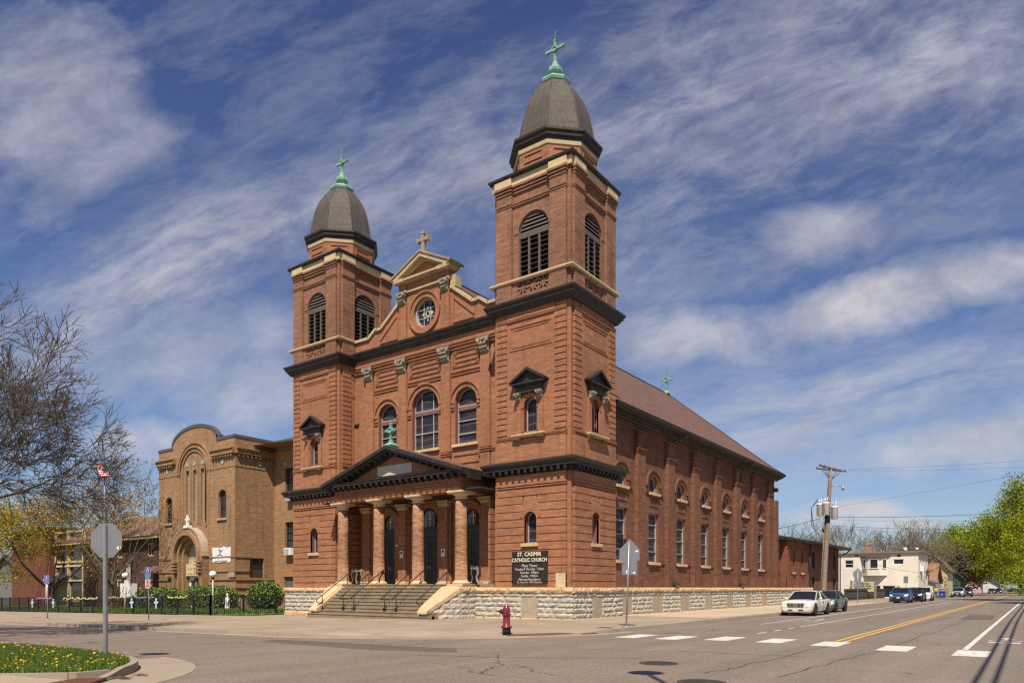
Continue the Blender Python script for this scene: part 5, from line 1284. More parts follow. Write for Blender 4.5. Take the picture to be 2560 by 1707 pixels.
# banner
BN=thing('banner',(-40.55,SY-.05,3.8),'white banner with a purple emblem on the tan school wall','banner')
mb=MB(); nb=14
for i in range(nb):
    for j in range(10):
        def q(i,j):
            u=-42.0+2.9*i/nb; v=3.80+1.38*j/10+.03*math.sin(i*.9); 
            if j==10: v-= .07*math.sin(PI*((i*3)%nb)/nb)
            return Fs(u,v,.03+.02*math.sin(PI*i/nb)+.006*math.sin(i*2+j))
        mb.face([q(i,j),q(i+1,j),q(i+1,j+1),q(i,j+1)],True)
mb.build('cloth',M_WHITE,BN,fix=False)
M_PUR=plain('purple_print',(.09,.05,.28),.6); M_GRPR=plain('grey_print',(.30,.30,.33),.6)
Fbn=front(SY-.075)
mb=MB()
mb.tube([Fbn(-40.85,4.93,0),Fbn(-40.8,4.98,0),Fbn(-40.68,4.90,0),Fbn(-40.58,4.80,0)],.028,5); mb.tube([Fbn(-40.42,4.98,0),Fbn(-40.35,4.92,0),Fbn(-40.42,4.80,0),Fbn(-40.5,4.72,0)],.02,5)
mb.tube([Fbn(-40.85,4.93,0),Fbn(-40.83,4.75,0)],.024,5); mb.tube([Fbn(-40.66,4.85,0),Fbn(-40.64,4.72,0),Fbn(-40.72,4.55,0)],.035,5)
for a,b_ in ((-.35,-.45),(.25,.40)): mb.tube([Fbn(-40.70,4.52,0),Fbn(-40.7+a,4.44,0),Fbn(-40.7+b_,4.36,0)],.02,5)
mb.build('emblem',M_PUR,BN)
text('lettering','LIFE Prep',.20,Fbn,-40.72,4.18,0,M_GRPR,BN,bold=.003); text('lettering','Enroll Now!  651-793-6624',.17,Fbn,-40.55,3.86,0.0,M_GRPR,BN,bold=.004)
# wall mounted air conditioners of the school
def ac(F,u,v,label,s=.55):
    A=thing('air_conditioner',F(u,v,0),label,'air conditioner','window air conditioners')
    mb=MB(); mb.fbox(F,u-s*.6,u+s*.6,v,v+s*.8,-.1,.45); mb.build('casing',M_WHITE,A)
    mb=MB()
    for k in range(6): mb.fbox(F,u-s*.5,u+s*.3,v+.06+k*s*.11,v+.09+k*s*.11,.45,.465)
    mb.build('grille',M_GALV,A)
ac(Fw,-35.95,4.45,'white air conditioner in the middle window of the school wing beside the church tower',.8)
ac(Fw,-35.75,9.3,'white air conditioner in the top window of the school wing under the black tower cornice',.8)

# brown brick house with a red slab wing
HS=thing('brick_house',(-75,13,-.9),'brown brick house with red brick wing and glazed stair entrance behind the trees','house')
Fh=front(9); zh=-1.2
mb=MB(); 
hw_=[arch(x,1.35,1.7,2.9,10) for x in (-65.2,-63.6,-58.3)]+[arch(-68.9,1.0,1.6,2.9,10)]+[rect(x-.7,x+.7,4.9,6.3) for x in (-65.0,-58.2)]+[rect(x-.7,x+.7,4.9,6.3) for x in (-71.0,)]
hw_[1:2]=[]
mb.panel(Fh,rect(-74.2,-54.0,zh,7.2),hw_,0,.25)
mb.box(-96.0,-54,21,21.3,zh,7.2); mb.face([(-54,9,zh),(-54,21,zh),(-54,21,7.2),(-54,9,7.2)])
mb.face([(-54,9,7.2),(-54,21,7.2),(-54,15,10.2)])
mb.fbox(Fh,-74.2,-54,.0,.12,-.02,.06)
P('wall',mb,M_BRH,HS,fix=False)
for h in hw_:
    u=(h[0][0]+h[1][0])/2; w_=h[1][0]-h[0][0]
    if len(h)>4: win(HS,Fh,u,w_,h[0][1],2.9,.18,rails=(2.35,),fr=.12,glass=M_PGLASS,frame=M_CREAM)
    else: winrect(HS,Fh,u,w_,h[0][1],h[2][1],.18,mull=(0,),fr=.10,glass=M_PGLASS,frame=M_CREAM)
mb=MB()
mb.prism(lambda u,v,w:(w,u,v),[(8.2,6.95),(15,10.05),(21.8,6.95),(21.8,7.2),(15,10.3),(8.2,7.2)],-82.5,-53.6); P('roof',mb,M_ROOFH,HS)
mb=MB(); mb.fbox(Fh,-82,-53.6,6.75,6.95,-.3,.75); mb.fbox(Fh,-60.5,-56.4,7.05,7.12,-.3,.9); P('eave',mb,M_CREAM,HS)
mb=MB(); mb.box(-58.6,-57.0,14.4,15.6,9.5,11.3); mb.box(-58.75,-56.85,14.25,15.75,11.3,11.45); P('chimney',mb,M_BRH,HS)
mb=MB(); mb.box(-96.2,-82.6,9.0,15,zh,8.7); mb.box(-82.6,-82.2,8.4,12,zh,8.95); P('brick_wing',mb,M_BRR,HS)
mb=MB(); mb.box(-96.6,-82.2,8.6,15.3,8.7,9.25); P('wing_roof',mb,M_BLACK,HS)
mb=MB(); mb.fbox(Fh,-82.2,-74.2,zh,8.3,-.5,-.3); g=P('stair_glazing',mb,M_PGLASS,HS)
mb=MB()
for u in (-82.1,-78.4,-74.3): mb.fbox(Fh,u-.14,u+.14,zh,8.6,-.3,.02)
for z in (-.2,2.3,4.1,4.6,6.0,8.3): mb.fbox(Fh,-82.2,-74.2,z,z+.22,-.3,.05)
P('stair_frame',mb,M_CREAM,HS)
mb=MB(); mb.fbox(Fh,-81.7,-78.6,zh,2.2,-.28,-.1); d=P('entrance_door',mb,M_TANS,HS); 
mb=MB(); mb.prism(lambda u,v,w:(w,9-u,v),[(0,2.5),(1.5,2.15),(1.5,2.22),(0,3.1)],-82.1,-78.2); P('door_hood',mb,M_BLACK,HS)
mb=MB(); mb.prism(lambda u,v,w:(w,9-u,v),[(-.2,3.2),(1.4,3.0),(1.4,3.15),(-.2,3.9)],-57.5,-54.2); P('porch_hood',mb,M_ROOFH,HS)
mb=MB(); mb.fbox(Fh,-55.6,-54.9,zh,3.1,-.1,.12); P('porch_pilaster',mb,M_CREAM,HS)
ACU=thing('heat_pump',(-61.2,8.2,.4),'boxy white heat pump with round fan on the brown house wall','air conditioner')
mb=MB(); mb.box(-62.3,-60.2,7.8,8.6,.45,2.0); mb.box(-62.45,-62.2,8.5,8.85,1.0,4.2); mb.build('casing',M_WHITE,ACU)
mb=MB(); mb.ring(front(7.8),circ(-61.2,1.22,.42,16)+[circ(-61.2,1.22,.42,16)[0]],circ(-61.2,1.22,.5,16)+[circ(-61.2,1.22,.5,16)[0]],0,.03); mb.prism(front(7.8),circ(-61.2,1.22,.12,8),0,.03); mb.build('fan_grille',M_GALV,ACU)
# white gabled cottage glimpsed at the far left
CT=thing('cottage',(-118,20,-1.3),'pale cottage behind the yellow tree at the left edge','house')
mb=MB(); mb.box(-130,-108,16,26,-1.4,2.4); mb.prism(lambda u,v,w:(u,w,v),[(-130,2.4),(-108,2.4),(-119,6.5)],16.001,25.99); P('wall',mb,plain('pale_siding',(.17,.17,.165),.8),CT)
mb=MB(); mb.prism(lambda u,v,w:(u,w,v),[(-131,2.0),(-119,6.6),(-107,2.0),(-107,2.4),(-119,7.0),(-131,2.4)],15.4,26.5); P('roof',mb,M_DKROOF,CT)

# low brick sacristy behind the nave, and the rectory beyond it
AN=thing('brick_annex',(-6,42,0),'low brick annex with slit windows attached behind the church nave','annex')
Fa=side(-.6); mb=MB()
mb.box(-18,-1.3,35.25,39.6,0,5.95)
mb.panel(Fa,rect(39.6,46.8,1.5,5.95),[arch(41.6,.62,3.0,4.95,10),arch(44.7,.62,3.0,4.95,10)],0,.25)
mb.face([(-.6,39.6,0),(-14,39.6,0),(-14,39.6,5.95),(-.6,39.6,5.95)]); mb.box(-14,-.9,39.65,46.8,0,5.9)
for a,b_ in ((2.85,2.92),(5.3,5.36)): mb.fbox(Fa,39.5,46.8,a,b_,-.02,.06)
mb.fbox(side(-1.3),35.3,39.5,2.85,2.92,-.02,.06); mb.fbox(side(-1.3),35.3,39.5,4.6,4.66,-.02,.05)
for u in (39.75,43.15,46.2): mb.fbox(Fa,u-.35,u+.35,1.5,2.85,-.02,.10)
P('wall',mb,M_BRX,AN,fix=False)
for u in (41.6,44.7):
    win(AN,Fa,u,.62,3.0,4.95,.22,fr=.06,name='window'); mb=MB(); mb.fbox(Fa,u-.45,u+.45,2.83,2.99,-.1,.14); mb.build('window_sill',M_SAND,AN)
mb=MB(); mb.prism(lambda u,v,w:(u,w,v),[(-18,5.95),(-.7,5.95),(-.6,6.15),(-4,7.3),(-18,7.3)],35.3,39.6); mb.prism(lambda u,v,w:(u,w,v),[(-16,5.95),(.0,5.95),(.1,6.15),(-4,7.0),(-16,7.0)],39.3,47.2); P('roof',mb,M_BLACK,AN)
mb=MB(); mb.box(-3.2,-1.6,36.2,37.6,7.2,8.1); mb.build('roof_vent',M_TEAL,AN)
mb=MB(); mb.tube([(-.42,47.0,5.95),(-.42,47.0,.2)],.07,6); mb.build('downpipe',M_IRON,AN)
RC=thing('brick_rectory',(-8,55,0),'two storey brown brick rectory with flat overhanging roof beyond the leaning utility pole','house')
Fq=side(-.9); mb=MB(); hq=[rect(u-.7,u+.7,a,b_) for u in (50.3,60.0) for a,b_ in ((.9,2.7),(3.6,5.4))]
mb.panel(Fq,rect(46.9,62.3,0,6.0),hq,0,.2); mb.face([(-.9,46.9,0),(-20,46.9,0),(-20,46.9,6),(-.9,46.9,6)]); mb.face([(-.9,62.3,0),(-20,62.3,0),(-20,62.3,6),(-.9,62.3,6)])
P('wall',mb,M_BRH if False else brick('rectory_brick',(.20,.068,.042),(.155,.052,.034),(.17,.11,.08)),RC,fix=False)
mb=MB(); mb.box(-20,.35,46.9,63.4,6.0,6.22); mb.prism(lambda u,v,w:(u,w,v),[(-20,6.22),(.35,6.22),(-8,7.4)],46.9,63.4); P('roof',mb,M_BLACK,RC)
for h in hq: winrect(RC,Fq,(h[0][0]+h[1][0])/2,1.4,h[0][1],h[2][1],.15,mull=(0,),fr=.08,glass=M_PGLASS,frame=M_DFRAME)
mb=MB(); mb.tube([(.2,63.2,6.0),(-.3,63.0,5.6),(-.75,62.4,5.3),(-.75,62.4,.1)],.07,6); P('downpipe',mb,M_IRON,RC)

# white rendered building
WB=thing('white_building',(-.3,88,0),'boxy white rendered building with a bay window behind the dark fence','building')
M_STUC=plain('white_stucco',(.72,.655,.55),.9,var=.08,scale=.6,bmp=.2)
Fv=front(85); x0,x1=-6.2,4.8; mb=MB()
hv=[rect(-4.75,-3.55,4.35,5.15+.35),rect(1.65,3.0,4.75,5.5),rect(-4.2,-3.2,.5,1.5),rect(.25,1.95,.0,1.75),rect(-.6,.05,.1,1.75),rect(2.05,2.55,.6,1.65)]
mb.panel(Fv,rect(x0,x1,0,6.4),hv,0,.2)
Fv2=side(4.8); hv2=[rect(87.0,88.3,3.3,5.3),rect(90,91,3.3,5.3),rect(86.5,87.5,.4,1.6),rect(89,90,.4,1.6)]
mb.panel(Fv2,rect(85,96,0,6.4),hv2,0,.2); mb.box(x0,x1,95.8,96,0,6.3); mb.face([(x0,85,0),(x0,96,0),(x0,96,6.4),(x0,85,6.4)])
# bay
bay=[(-2.35,85),(-1.55,84.2),(.15,84.2),(.95,85)]
for (a,b_) in zip(bay[:-1],bay[1:]): mb.face([(a[0],a[1],3.2),(b_[0],b_[1],3.2),(b_[0],b_[1],5.85),(a[0],a[1],5.85)])
mb.face([(p[0],p[1],3.2) for p in bay])
P('wall',mb,M_STUC,WB,fix=False)
mb=MB(); mb.box(x0-.2,x1+.35,84.7,96.2,6.4,6.62); P('roof',mb,plain('flat_roof_edge',(.20,.17,.14),.8),WB)
mb=MB(); mb.prism(lambda u,v,w:(u,v,w),[(-2.7,85),(-1.7,83.9),(.3,83.9),(1.3,85)],5.852,6.05); P('bay_roof',mb,M_ROOFH,WB)
for h in hv: winrect(WB,Fv,(h[0][0]+h[1][0])/2,h[1][0]-h[0][0],h[0][1],h[2][1],.12,rails=((h[0][1]+h[2][1])/2,) if h is hv[0] else (),fr=.09,glass=M_PGLASS if h is not hv[3] else M_DARK,frame=M_WHITE)
for h in hv2: winrect(WB,Fv2,(h[0][0]+h[1][0])/2,h[1][0]-h[0][0],h[0][1],h[2][1],.12,rails=((h[0][1]+h[2][1])/2,),fr=.08,glass=M_PGLASS,frame=M_WHITE)
Fy=front(84.2); winrect(WB,Fy,-.7,1.15,4.2,5.6,-.05,fr=.1,glass=M_PGLASS,frame=M_WHITE,name='bay_window')
for a,b_ in ((bay[0],bay[1]),(bay[2],bay[3])):
    m_=Vector(((a[0]+b_[0])/2,(a[1]+b_[1])/2,0)); d=(Vector((b_[0]-a[0],b_[1]-a[1],0))).normalized(); n_=Vector((d.y,-d.x,0))
    winrect(WB,lambda u,v,w,m_=m_,d=d,n_=n_:tuple(m_+d*u+n_*w+Vector((0,0,v))),0,.7,4.2,5.6,-.05,fr=.08,glass=M_PGLASS,frame=M_WHITE,name='bay_window')
mb=MB(); mb.box(-2.6,-1.6,88,89,6.6,7.6); mb.tube([(-2.1,88.5,7.6),(-2.1,88.5,8.2)],.15,6); P('chimney',mb,M_BRT,WB)
mb=MB(); mb.fbox(Fv,-3.4,-2.85,6.05,6.25,0,.03); mb.fbox(Fv,2.15,2.6,5.85,6.15,0,.03); P('wall_vent',mb,M_DFRAME,WB)
ac(Fv2,87.6,3.9,'white air conditioner in the side window of the white rendered building',.9)
for x,lab in ((3.0,'larger white satellite dish on the flat roof of the white building'),(4.5,'smaller white satellite dish at the roof corner of the white building')):
    D=thing('satellite_dish',(x,86,6.6),lab,'satellite dish'); mb=MB(); s_=.36 if x<4 else .27
    mb.tube([(x,86,6.62),(x,86,7.0)],.04,5); mb.build('mast',M_GALV,D)
    mb=MB(); c_=Vector((x,86,7.15)); n_=Vector((.45,-.6,.5)).normalized(); a=n_.orthogonal().normalized(); b_=n_.cross(a)
    for k in range(14):
        p=lambda r_,k_,dd:tuple(c_+(a*math.cos(2*PI*k_/14)+b_*math.sin(2*PI*k_/14))*r_+n_*dd)
        mb.face([p(s_,k,0),p(s_,k+1,0),p(s_*.55,k+1,-.10),p(s_*.55,k,-.10)],True); mb.face([p(s_*.55,k,-.1),p(s_*.55,k+1,-.1),tuple(c_-n_*.14)],True)
    mb.build('dish',M_GALV,D,fix=False)

# set the white building, its dishes and unit back behind the fence line
def push(names,f):
    for o in [q for q in SC.objects if q.parent is None and any(q is n for n in names)]:
        o.location=(18.1+(o.location.x-18.1)*f,-29.4+(o.location.y+29.4)*f,0 if o.location.z<.01 else 1.5+(o.location.z-1.5)*f); o.scale=(f,f,f)
push([WB]+[q for q in SC.objects if q.parent is None and (q.name.startswith('satellite') or (q.name.startswith('air_cond') and q.location.y>60))],1.07)
# houses further up the street
def simplehouse(name,x0,x1,y0,y1,h,hr,wallm,roofm,label,ridge='x',wins=()):
    o=thing(name,((x0+x1)/2,(y0+y1)/2,0),label,'house')
    mb=MB(); mb.box(x0,x1,y0,y1,0,h)
    if ridge=='x': mb.prism(lambda u,v,w:(w,u,v),[(y0+.01,h),(y1-.01,h),((y0+y1)/2,h+hr-.1)],x0+.01,x1-.01)
    else: mb.prism(lambda u,v,w:(u,w,v),[(x0+.01,h),(x1-.01,h),((x0+x1)/2,h+hr-.1)],y0+.01,y1-.01)
    mb.build('wall',wallm,o); mb=MB(); e=.5
    if ridge=='x':
        m_=(y0+y1)/2; mb.prism(lambda u,v,w:(w,u,v),[(y0-e,h-.25),(m_,h+hr),(y1+e,h-.25),(y1+e,h-.05),(m_,h+hr+.2),(y0-e,h-.05)],x0-e,x1+e)
    else:
        m_=(x0+x1)/2; mb.prism(lambda u,v,w:(u,w,v),[(x0-e,h-.25),(m_,h+hr),(x1+e,h-.25),(x1+e,h-.05),(m_,h+hr+.2),(x0-e,h-.05)],y0-e,y1+e)
    mb.build('roof',roofm,o)
    for F,u,w_,za,zb in wins: winrect(o,F,u,w_,za,zb,-.02,rails=((za+zb)/2,),fr=.1,glass=M_PGLASS,frame=M_WHITE)
    return o
M_GREYS=plain('grey_siding',(.40,.40,.40),.8); M_YELS=plain('yellow_siding',(.56,.46,.25),.8); M_PINK=plain('pink_siding',(.62,.36,.40),.8); M_WSID=plain('white_siding',(.62,.61,.57),.8)
BU=simplehouse('bungalow',-6,5.0,101,110,2.3,2.9,M_GREYS,M_ROOFT,'grey bungalow under a tan shingle roof where a roofer works',wins=((front(101),1.5,1.2,.9,1.9),))
YH=simplehouse('yellow_house',1.5,5.6,117,126,4.4,2.6,M_YELS,M_ROOFH,'pale yellow gabled house partly behind the tree trunks',ridge='y',wins=((front(117),2.7,1,1.2,2.5),(front(117),4.4,1,1.2,2.5)))
GH=simplehouse('green_house',1.5,6.3,133,142,3.4,2.6,plain('dark_green_siding',(.06,.10,.07),.8),M_DKROOF,'dark green house behind the forked tree trunks',ridge='y')
simplehouse('pink_house',-.5,5.8,205,216,2.8,2.3,M_PINK,M_ROOFH,'pink house with white porch far up the street',ridge='y',wins=((front(205),1.6,1.4,1,2.2),(front(205),4.0,1.4,1,2.2)))
simplehouse('white_cottage',2,8,255,265,2.6,2.2,M_WSID,M_DKROOF,'small white house farthest up the street behind the parked cars',ridge='y',wins=((front(255),5,1.6,1,2.2),))
GA=thing('garage',(4.5,97.5,0),'small white sided garage with a ladder beside the tan roofed bungalow','garage')
mb=MB(); mb.box(1.5,5.4,96.5,101,0,2.2); mb.prism(lambda u,v,w:(u,w,v),[(1.51,2.2),(5.39,2.2),(2.2,3.2)],96.51,100.9); mb.build('wall',M_WSID,GA)
mb=MB(); mb.prism(lambda u,v,w:(u,w,v),[(1.2,2.6),(2.2,3.25),(5.9,1.95),(5.9,2.12),(2.2,3.45),(1.2,2.8)],96.2,101.2); mb.build('roof',M_ROOFH,GA)
mb=MB(); mb.fbox(front(96.5),3.0,5.0,0,1.5,0,.02); mb.build('door_opening',M_DARK,GA)

push([GA,BU],1.12); push([YH],1.10); push([GH],1.12)
# ------------------------------------------------------------------ yard: lawn, fence, hedges, lamps, flag
mb=MB(); nx,ny=40,10
def yz(x,y): return gz(x)+.03+.10*min(1,max(0,(y+3)/8))
for i in range(nx):
    for j in range(ny):
        q=lambda i,j:(lambda x,y:(x,y,yz(x,y)))(-22.2-118*i/nx,-2.95+13.4*j/ny)
        mb.face([q(i,j),q(i+1,j),q(i+1,j+1),q(i,j+1)],True)
struct(mb.build('lawn',M_LAWN,fix=False))
def blades(name,region,n,h,mat,seed,zf,wid=.012,label='grass'):
    rnd=random.Random(seed); mb=MB(); k=0
    while k<n:
        x=rnd.uniform(region[0],region[1]); y=rnd.uniform(region[2],region[3])
        if not region[4](x,y): continue
        k+=1; z=zf(x,y); a=rnd.uniform(0,2*PI); hh=h*rnd.uniform(.5,1.3); l=rnd.uniform(.1,.6)*hh; w_=wid*rnd.uniform(.7,1.4)
        dx,dy=math.cos(a),math.sin(a)
        mb.face([(x-dy*w_,y+dx*w_,z),(x+dy*w_,y-dx*w_,z),(x+dx*l*.4+dy*w_*.7,y+dy*l*.4-dx*w_*.7,z+hh*.6),(x+dx*l,y+dy*l,z+hh),(x+dx*l*.4-dy*w_*.7,y+dy*l*.4+dx*w_*.7,z+hh*.6)])
    o=mb.build(name,mat,fix=False); o['kind']='stuff'; o['label']=label; o['category']='grass'; return o
m,t,b=newmat('grass_blades'); g=t.n('ShaderNodeNewGeometry'); tc=t.n('ShaderNodeTexCoord')
c_=t.ramp(g.outputs['Random Per Island'],[(0,(.045,.085,.012)),(.5,(.085,.15,.022)),(.9,(.14,.20,.035)),(1,(.24,.23,.08))]); setc(t,b,c_); b.inputs['Roughness'].default_value=.6; b.inputs['Specular IOR Level'].default_value=.25; M_BLADE=m
M_DAND=plain('dandelion_yellow',(.72,.47,.012),.7,var=.15)
def inverge(x,y):
    if y>-21.92: return False
    d=math.hypot(x-1.6,y+25.9)
    if y<-24.78: return False
    if x>1.6 and (d>3.92 or math.degrees(math.atan2(y+25.9,x-1.6))<25): return False
    if y<-23.86 and x>4.53+(y+23.86)*(.98/.92): return False
    return x<4.53 or y>-23.4
blades('verge_grass',(-4,5.5,-24.8,-21.9,inverge),24000,.085,M_BLADE,5,lambda x,y:gz(x)+.012,.008,'short green grass of the verge at the lower left corner')
rnd=random.Random(12); mb=MB(); pts=[]; k=0
while k<400:
    x=rnd.uniform(-4.5,5.3); y=rnd.uniform(-24.75,-22.0)
    if not inverge(x,y) or (x>3.9 and y<-23.9 and rnd.random()<.8): continue
    k+=1; n_=rnd.choice((1,1,1,1,2,3))
    for j in range(n_):
        X=x+rnd.gauss(0,.05)*(n_>1); Y=y+rnd.gauss(0,.05)*(n_>1); z=gz(X)+rnd.uniform(.07,.14); r=rnd.uniform(.016,.026); tx,ty=rnd.uniform(-.4,.4),rnd.uniform(-.5,.3)
        mb.face([(X+r*math.cos(q*PI/4),Y+r*math.sin(q*PI/4),z+tx*r*math.cos(q*PI/4)+ty*r*math.sin(q*PI/4)) for q in range(8)])
        mb.face([(X+r*.7*math.cos(q*PI/3),Y+r*.7*math.sin(q*PI/3),z+.008+tx*r*.7*math.cos(q*PI/3)+ty*r*.7*math.sin(q*PI/3)) for q in range(6)])
o=mb.build('dandelions',M_DAND,fix=False); o['kind']='stuff'; o['label']='yellow dandelion flowers scattered over the verge'; o['category']='flowers'
blades('lawn_grass',(-75,-22.5,-2.9,4.5,lambda x,y:True),14000,.16,M_BLADE,9,yz,.03,'green lawn grass behind the black iron fence')
LF=MB(); rnd=random.Random(2)
for cx_,cy_,n_ in ((4.95,-23.25,130),(4.75,-22.85,60)):
    for k in range(n_):
        x=cx_+rnd.gauss(0,.10); y=cy_+rnd.gauss(0,.05); a=rnd.uniform(0,PI); z=-.12+rnd.uniform(0,.03); s_=.02
        LF.face([(x+s_*math.cos(a),y+s_*math.sin(a),z),(x-s_*.5*math.sin(a),y+s_*.5*math.cos(a),z+.012),(x-s_*math.cos(a),y-s_*math.sin(a),z),(x+s_*.5*math.sin(a),y-s_*.5*math.cos(a),z+.004)])
o=LF.build('leaf_litter',plain('dead_leaves',(.11,.065,.032),.9,var=.4,scale=30),fix=False); o['kind']='stuff'; o['label']='brown leaf litter in the gutter below the verge kerb'; o['category']='leaf litter'
# iron fence
FE=thing('iron_fence',(-55,-3.2,-.6),'black iron picket fence running along the lawn left of the church','fence')
def fencerun(a,b_,h=1.3,sp=.125,post=2.1):
    a=Vector(a);b_=Vector(b_); L=(b_-a).length; n=int(L/sp); mb=MB()
    for k in range(n+1):
        p=a+(b_-a)*k/n; z=gz(p.x)+.02; mb.tube([(p.x,p.y,z+.08),(p.x,p.y,z+h)],.014,4,False)
    for hh in (.16,h-.14,h-.02): mb.tube([(a.x,a.y,gz(a.x)+hh),(b_.x,b_.y,gz(b_.x)+hh)],.020,4)
    mb.build('picket_panel',M_IRON,FE,fix=False)
    for k in range(int(L/post)+1):
        p=a+(b_-a)*min(1,k*post/L); mb=MB(); mb.box(p.x-.05,p.x+.05,p.y-.05,p.y+.05,gz(p.x)-.1,gz(p.x)+h+.05); mb.build('post',M_IRON,FE)
fencerun((-26,-3.2),(-37.6,-3.2)); fencerun((-26,-3.2),(-22.2,.4),1.3); fencerun((-40.6,-3.4),(-95,-3.6),1.3)
mb=MB(); a=(-37.7,-3.2)
for k in range(14): mb.tube([(-37.9+k*.02,-3.3-k*.12,-.43),(-37.9+k*.02,-3.3-k*.12,.85)],.012,4,False)
for hh in (.16,1.2): mb.tube([(-37.9,-3.3,-.45+hh),(-37.62,-4.9,-.45+hh)],.02,4)
mb.build('gate',M_IRON,FE,fix=False)
M_GARY=plain('yellow_garland',(.62,.55,.22),.8,var=.3,scale=20); M_GARP=plain('purple_garland',(.42,.20,.55),.7,var=.3,scale=20); M_GARG=plain('green_garland',(.03,.08,.05),.9); M_PALEB=plain('pale_blue_paint',(.42,.60,.62),.6)
def garland(x0,x1,mat,label,y=-3.27,sag=.06,seed=0):
    rnd=random.Random(seed); mb=MB(); n=int(abs(x1-x0)/.06)
    for k in range(n):
        x=x0+(x1-x0)*k/n; z=gz(x)+1.24-sag*abs(math.sin(k*.16))
        mb.blob((x,y+rnd.gauss(0,.03),z+rnd.gauss(0,.03)),rnd.uniform(.025,.055),5,3)
    tag(mb.build('garland',mat,fix=False),label,'garland','garlands hung on the iron fence')
garland(-28.9,-31.4,M_GARY,'pale yellow garland on the fence beside the lamp post nearest the church',seed=1)
garland(-38.0,-40.2,M_GARY,'pale yellow garland by the fence gate and round white lamp',-3.35,seed=2)
garland(-41.6,-48.0,M_GARY,'long yellow garland on the fence behind the octagonal sign post',-3.5,.12,seed=3)
garland(-69.5,-73.5,M_GARY,'white and yellow garland on the far left stretch of fence',-3.7,.03,seed=4)
garland(-33.4,-36.0,M_GARP,'purple garland on the fence between two pale blue crosses near the church',seed=5)
garland(-50.2,-53.5,M_GARP,'purple garland on the fence in front of the glazed house entrance',-3.5,.04,seed=6)
def yardcross(x,y,label):
    mb=MB(); z=gz(x); mb.box(x-.065,x+.065,y-.03,y+.03,z+.42,z+1.08); mb.box(x-.17,x+.17,y-.031,y+.031,z+.78,z+.90)
    for q in (-.17,.17): mb.prism(front(y),circ(x+q,z+.84,.085,6),-.032,.032)
    mb.prism(front(y),circ(x,z+1.08,.085,6),-.032,.032)
    tag(mb.build('painted_cross',M_PALEB),label,'cross','pale blue crosses on the fence')
yardcross(-32.9,-3.3,'pale blue cross on the fence right of the purple garland near the church'); yardcross(-36.5,-3.3,'pale blue cross on the fence left of the purple garland near the church')
yardcross(-49.6,-3.6,'pale blue cross on the fence right of the purple garland before the house'); yardcross(-54.0,-3.6,'pale blue cross on the fence left of the purple garland before the house')
# hedges and round bushes
m,t,b=newmat('hedge_leaves'); g=t.n('ShaderNodeNewGeometry')
setc(t,b,t.ramp(g.outputs['Random Per Island'],[(0,(.045,.085,.012)),(.6,(.11,.18,.026)),(1,(.20,.27,.05))])); b.inputs['Roughness'].default_value=.5; M_HEDGE=m
def leafquad(mb,p,s,rnd,up=.3):
    a=Vector((rnd.gauss(0,1),rnd.gauss(0,1),rnd.gauss(0,1)+up)).normalized(); u=a.orthogonal().normalized(); v=a.cross(u); an=rnd.uniform(0,2*PI)
    u2=u*math.cos(an)+v*math.sin(an); v2=a.cross(u2); p=Vector(p)
    mb.face([p-u2*s,p+v2*s*.55,p+u2*s,p-v2*s*.55])
def hedge(name,x0,x1,y0,y1,z0,z1,n,label,seed,round_=False):
    rnd=random.Random(seed); mb=MB(); cx,cy,cz=(x0+x1)/2,(y0+y1)/2,(z0+z1)/2; hx,hy,hz=(x1-x0)/2,(y1-y0)/2,(z1-z0)/2
    for k in range(n):
        d=Vector((rnd.gauss(0,1),rnd.gauss(0,1),rnd.gauss(0,1))).normalized(); 
        if not round_:
            e=5; q=(abs(d.x)**e+abs(d.y)**e+abs(d.z)**e)**(1/e); d=d/q
        f=rnd.uniform(.84,1.04)+.07*math.sin(d.x*11+seed)*math.sin(d.z*7+d.y*5)
        leafquad(mb,(cx+d.x*hx*f,cy+d.y*hy*f,cz+d.z*hz*f),rnd.uniform(.06,.12),rnd)
    H=thing(name,(cx,cy,z0),label,'hedge'); mb.build('foliage',M_HEDGE,H,fix=False)
    c=MB(); c.blob((cx,cy,cz),(hx*.86,hy*.86,hz*.86),12,8); c.build('inner_branches',plain('hedge_inside',(.012,.018,.006),.9) if 'hedge_inside' not in MATS else MATS['hedge_inside'],H)
hedge('hedge',-51.5,-45.3,4.0,5.8,-.45,1.50,5000,'clipped green hedge under the left side of the school front',1)
hedge('hedge',-43.6,-36.8,4.2,6.1,-.45,1.65,5600,'long clipped green hedge right of the school entrance',2)
hedge('bush',-34.6,-31.6,4.4,7.2,-.4,2.0,4000,'rounded green bush beside the white statue',3,True)
ST=thing('garden_statue',(-36.6,4.6,-.3),'small white robed garden statue between the hedge and the round bush','statue')
mb=MB(); mb.lathe((-36.6,4.6,-.35),[(.24,0),(.26,.1),(.22,.5),(.20,.75),(.23,.92),(.17,1.05),(.08,1.12),(.09,1.16)],12,True,0,(1,.75)); mb.tube([(-36.82,4.55,.55),(-36.86,4.42,.3),(-36.80,4.36,.15)],.05,6); mb.tube([(-36.38,4.55,.55),(-36.34,4.42,.3),(-36.40,4.36,.15)],.05,6); mb.build('robe',M_WHITE,ST)
mb=MB(); mb.blob((-36.6,4.6,.92),(.10,.10,.13),10,8); mb.build('head',M_WHITE,ST)
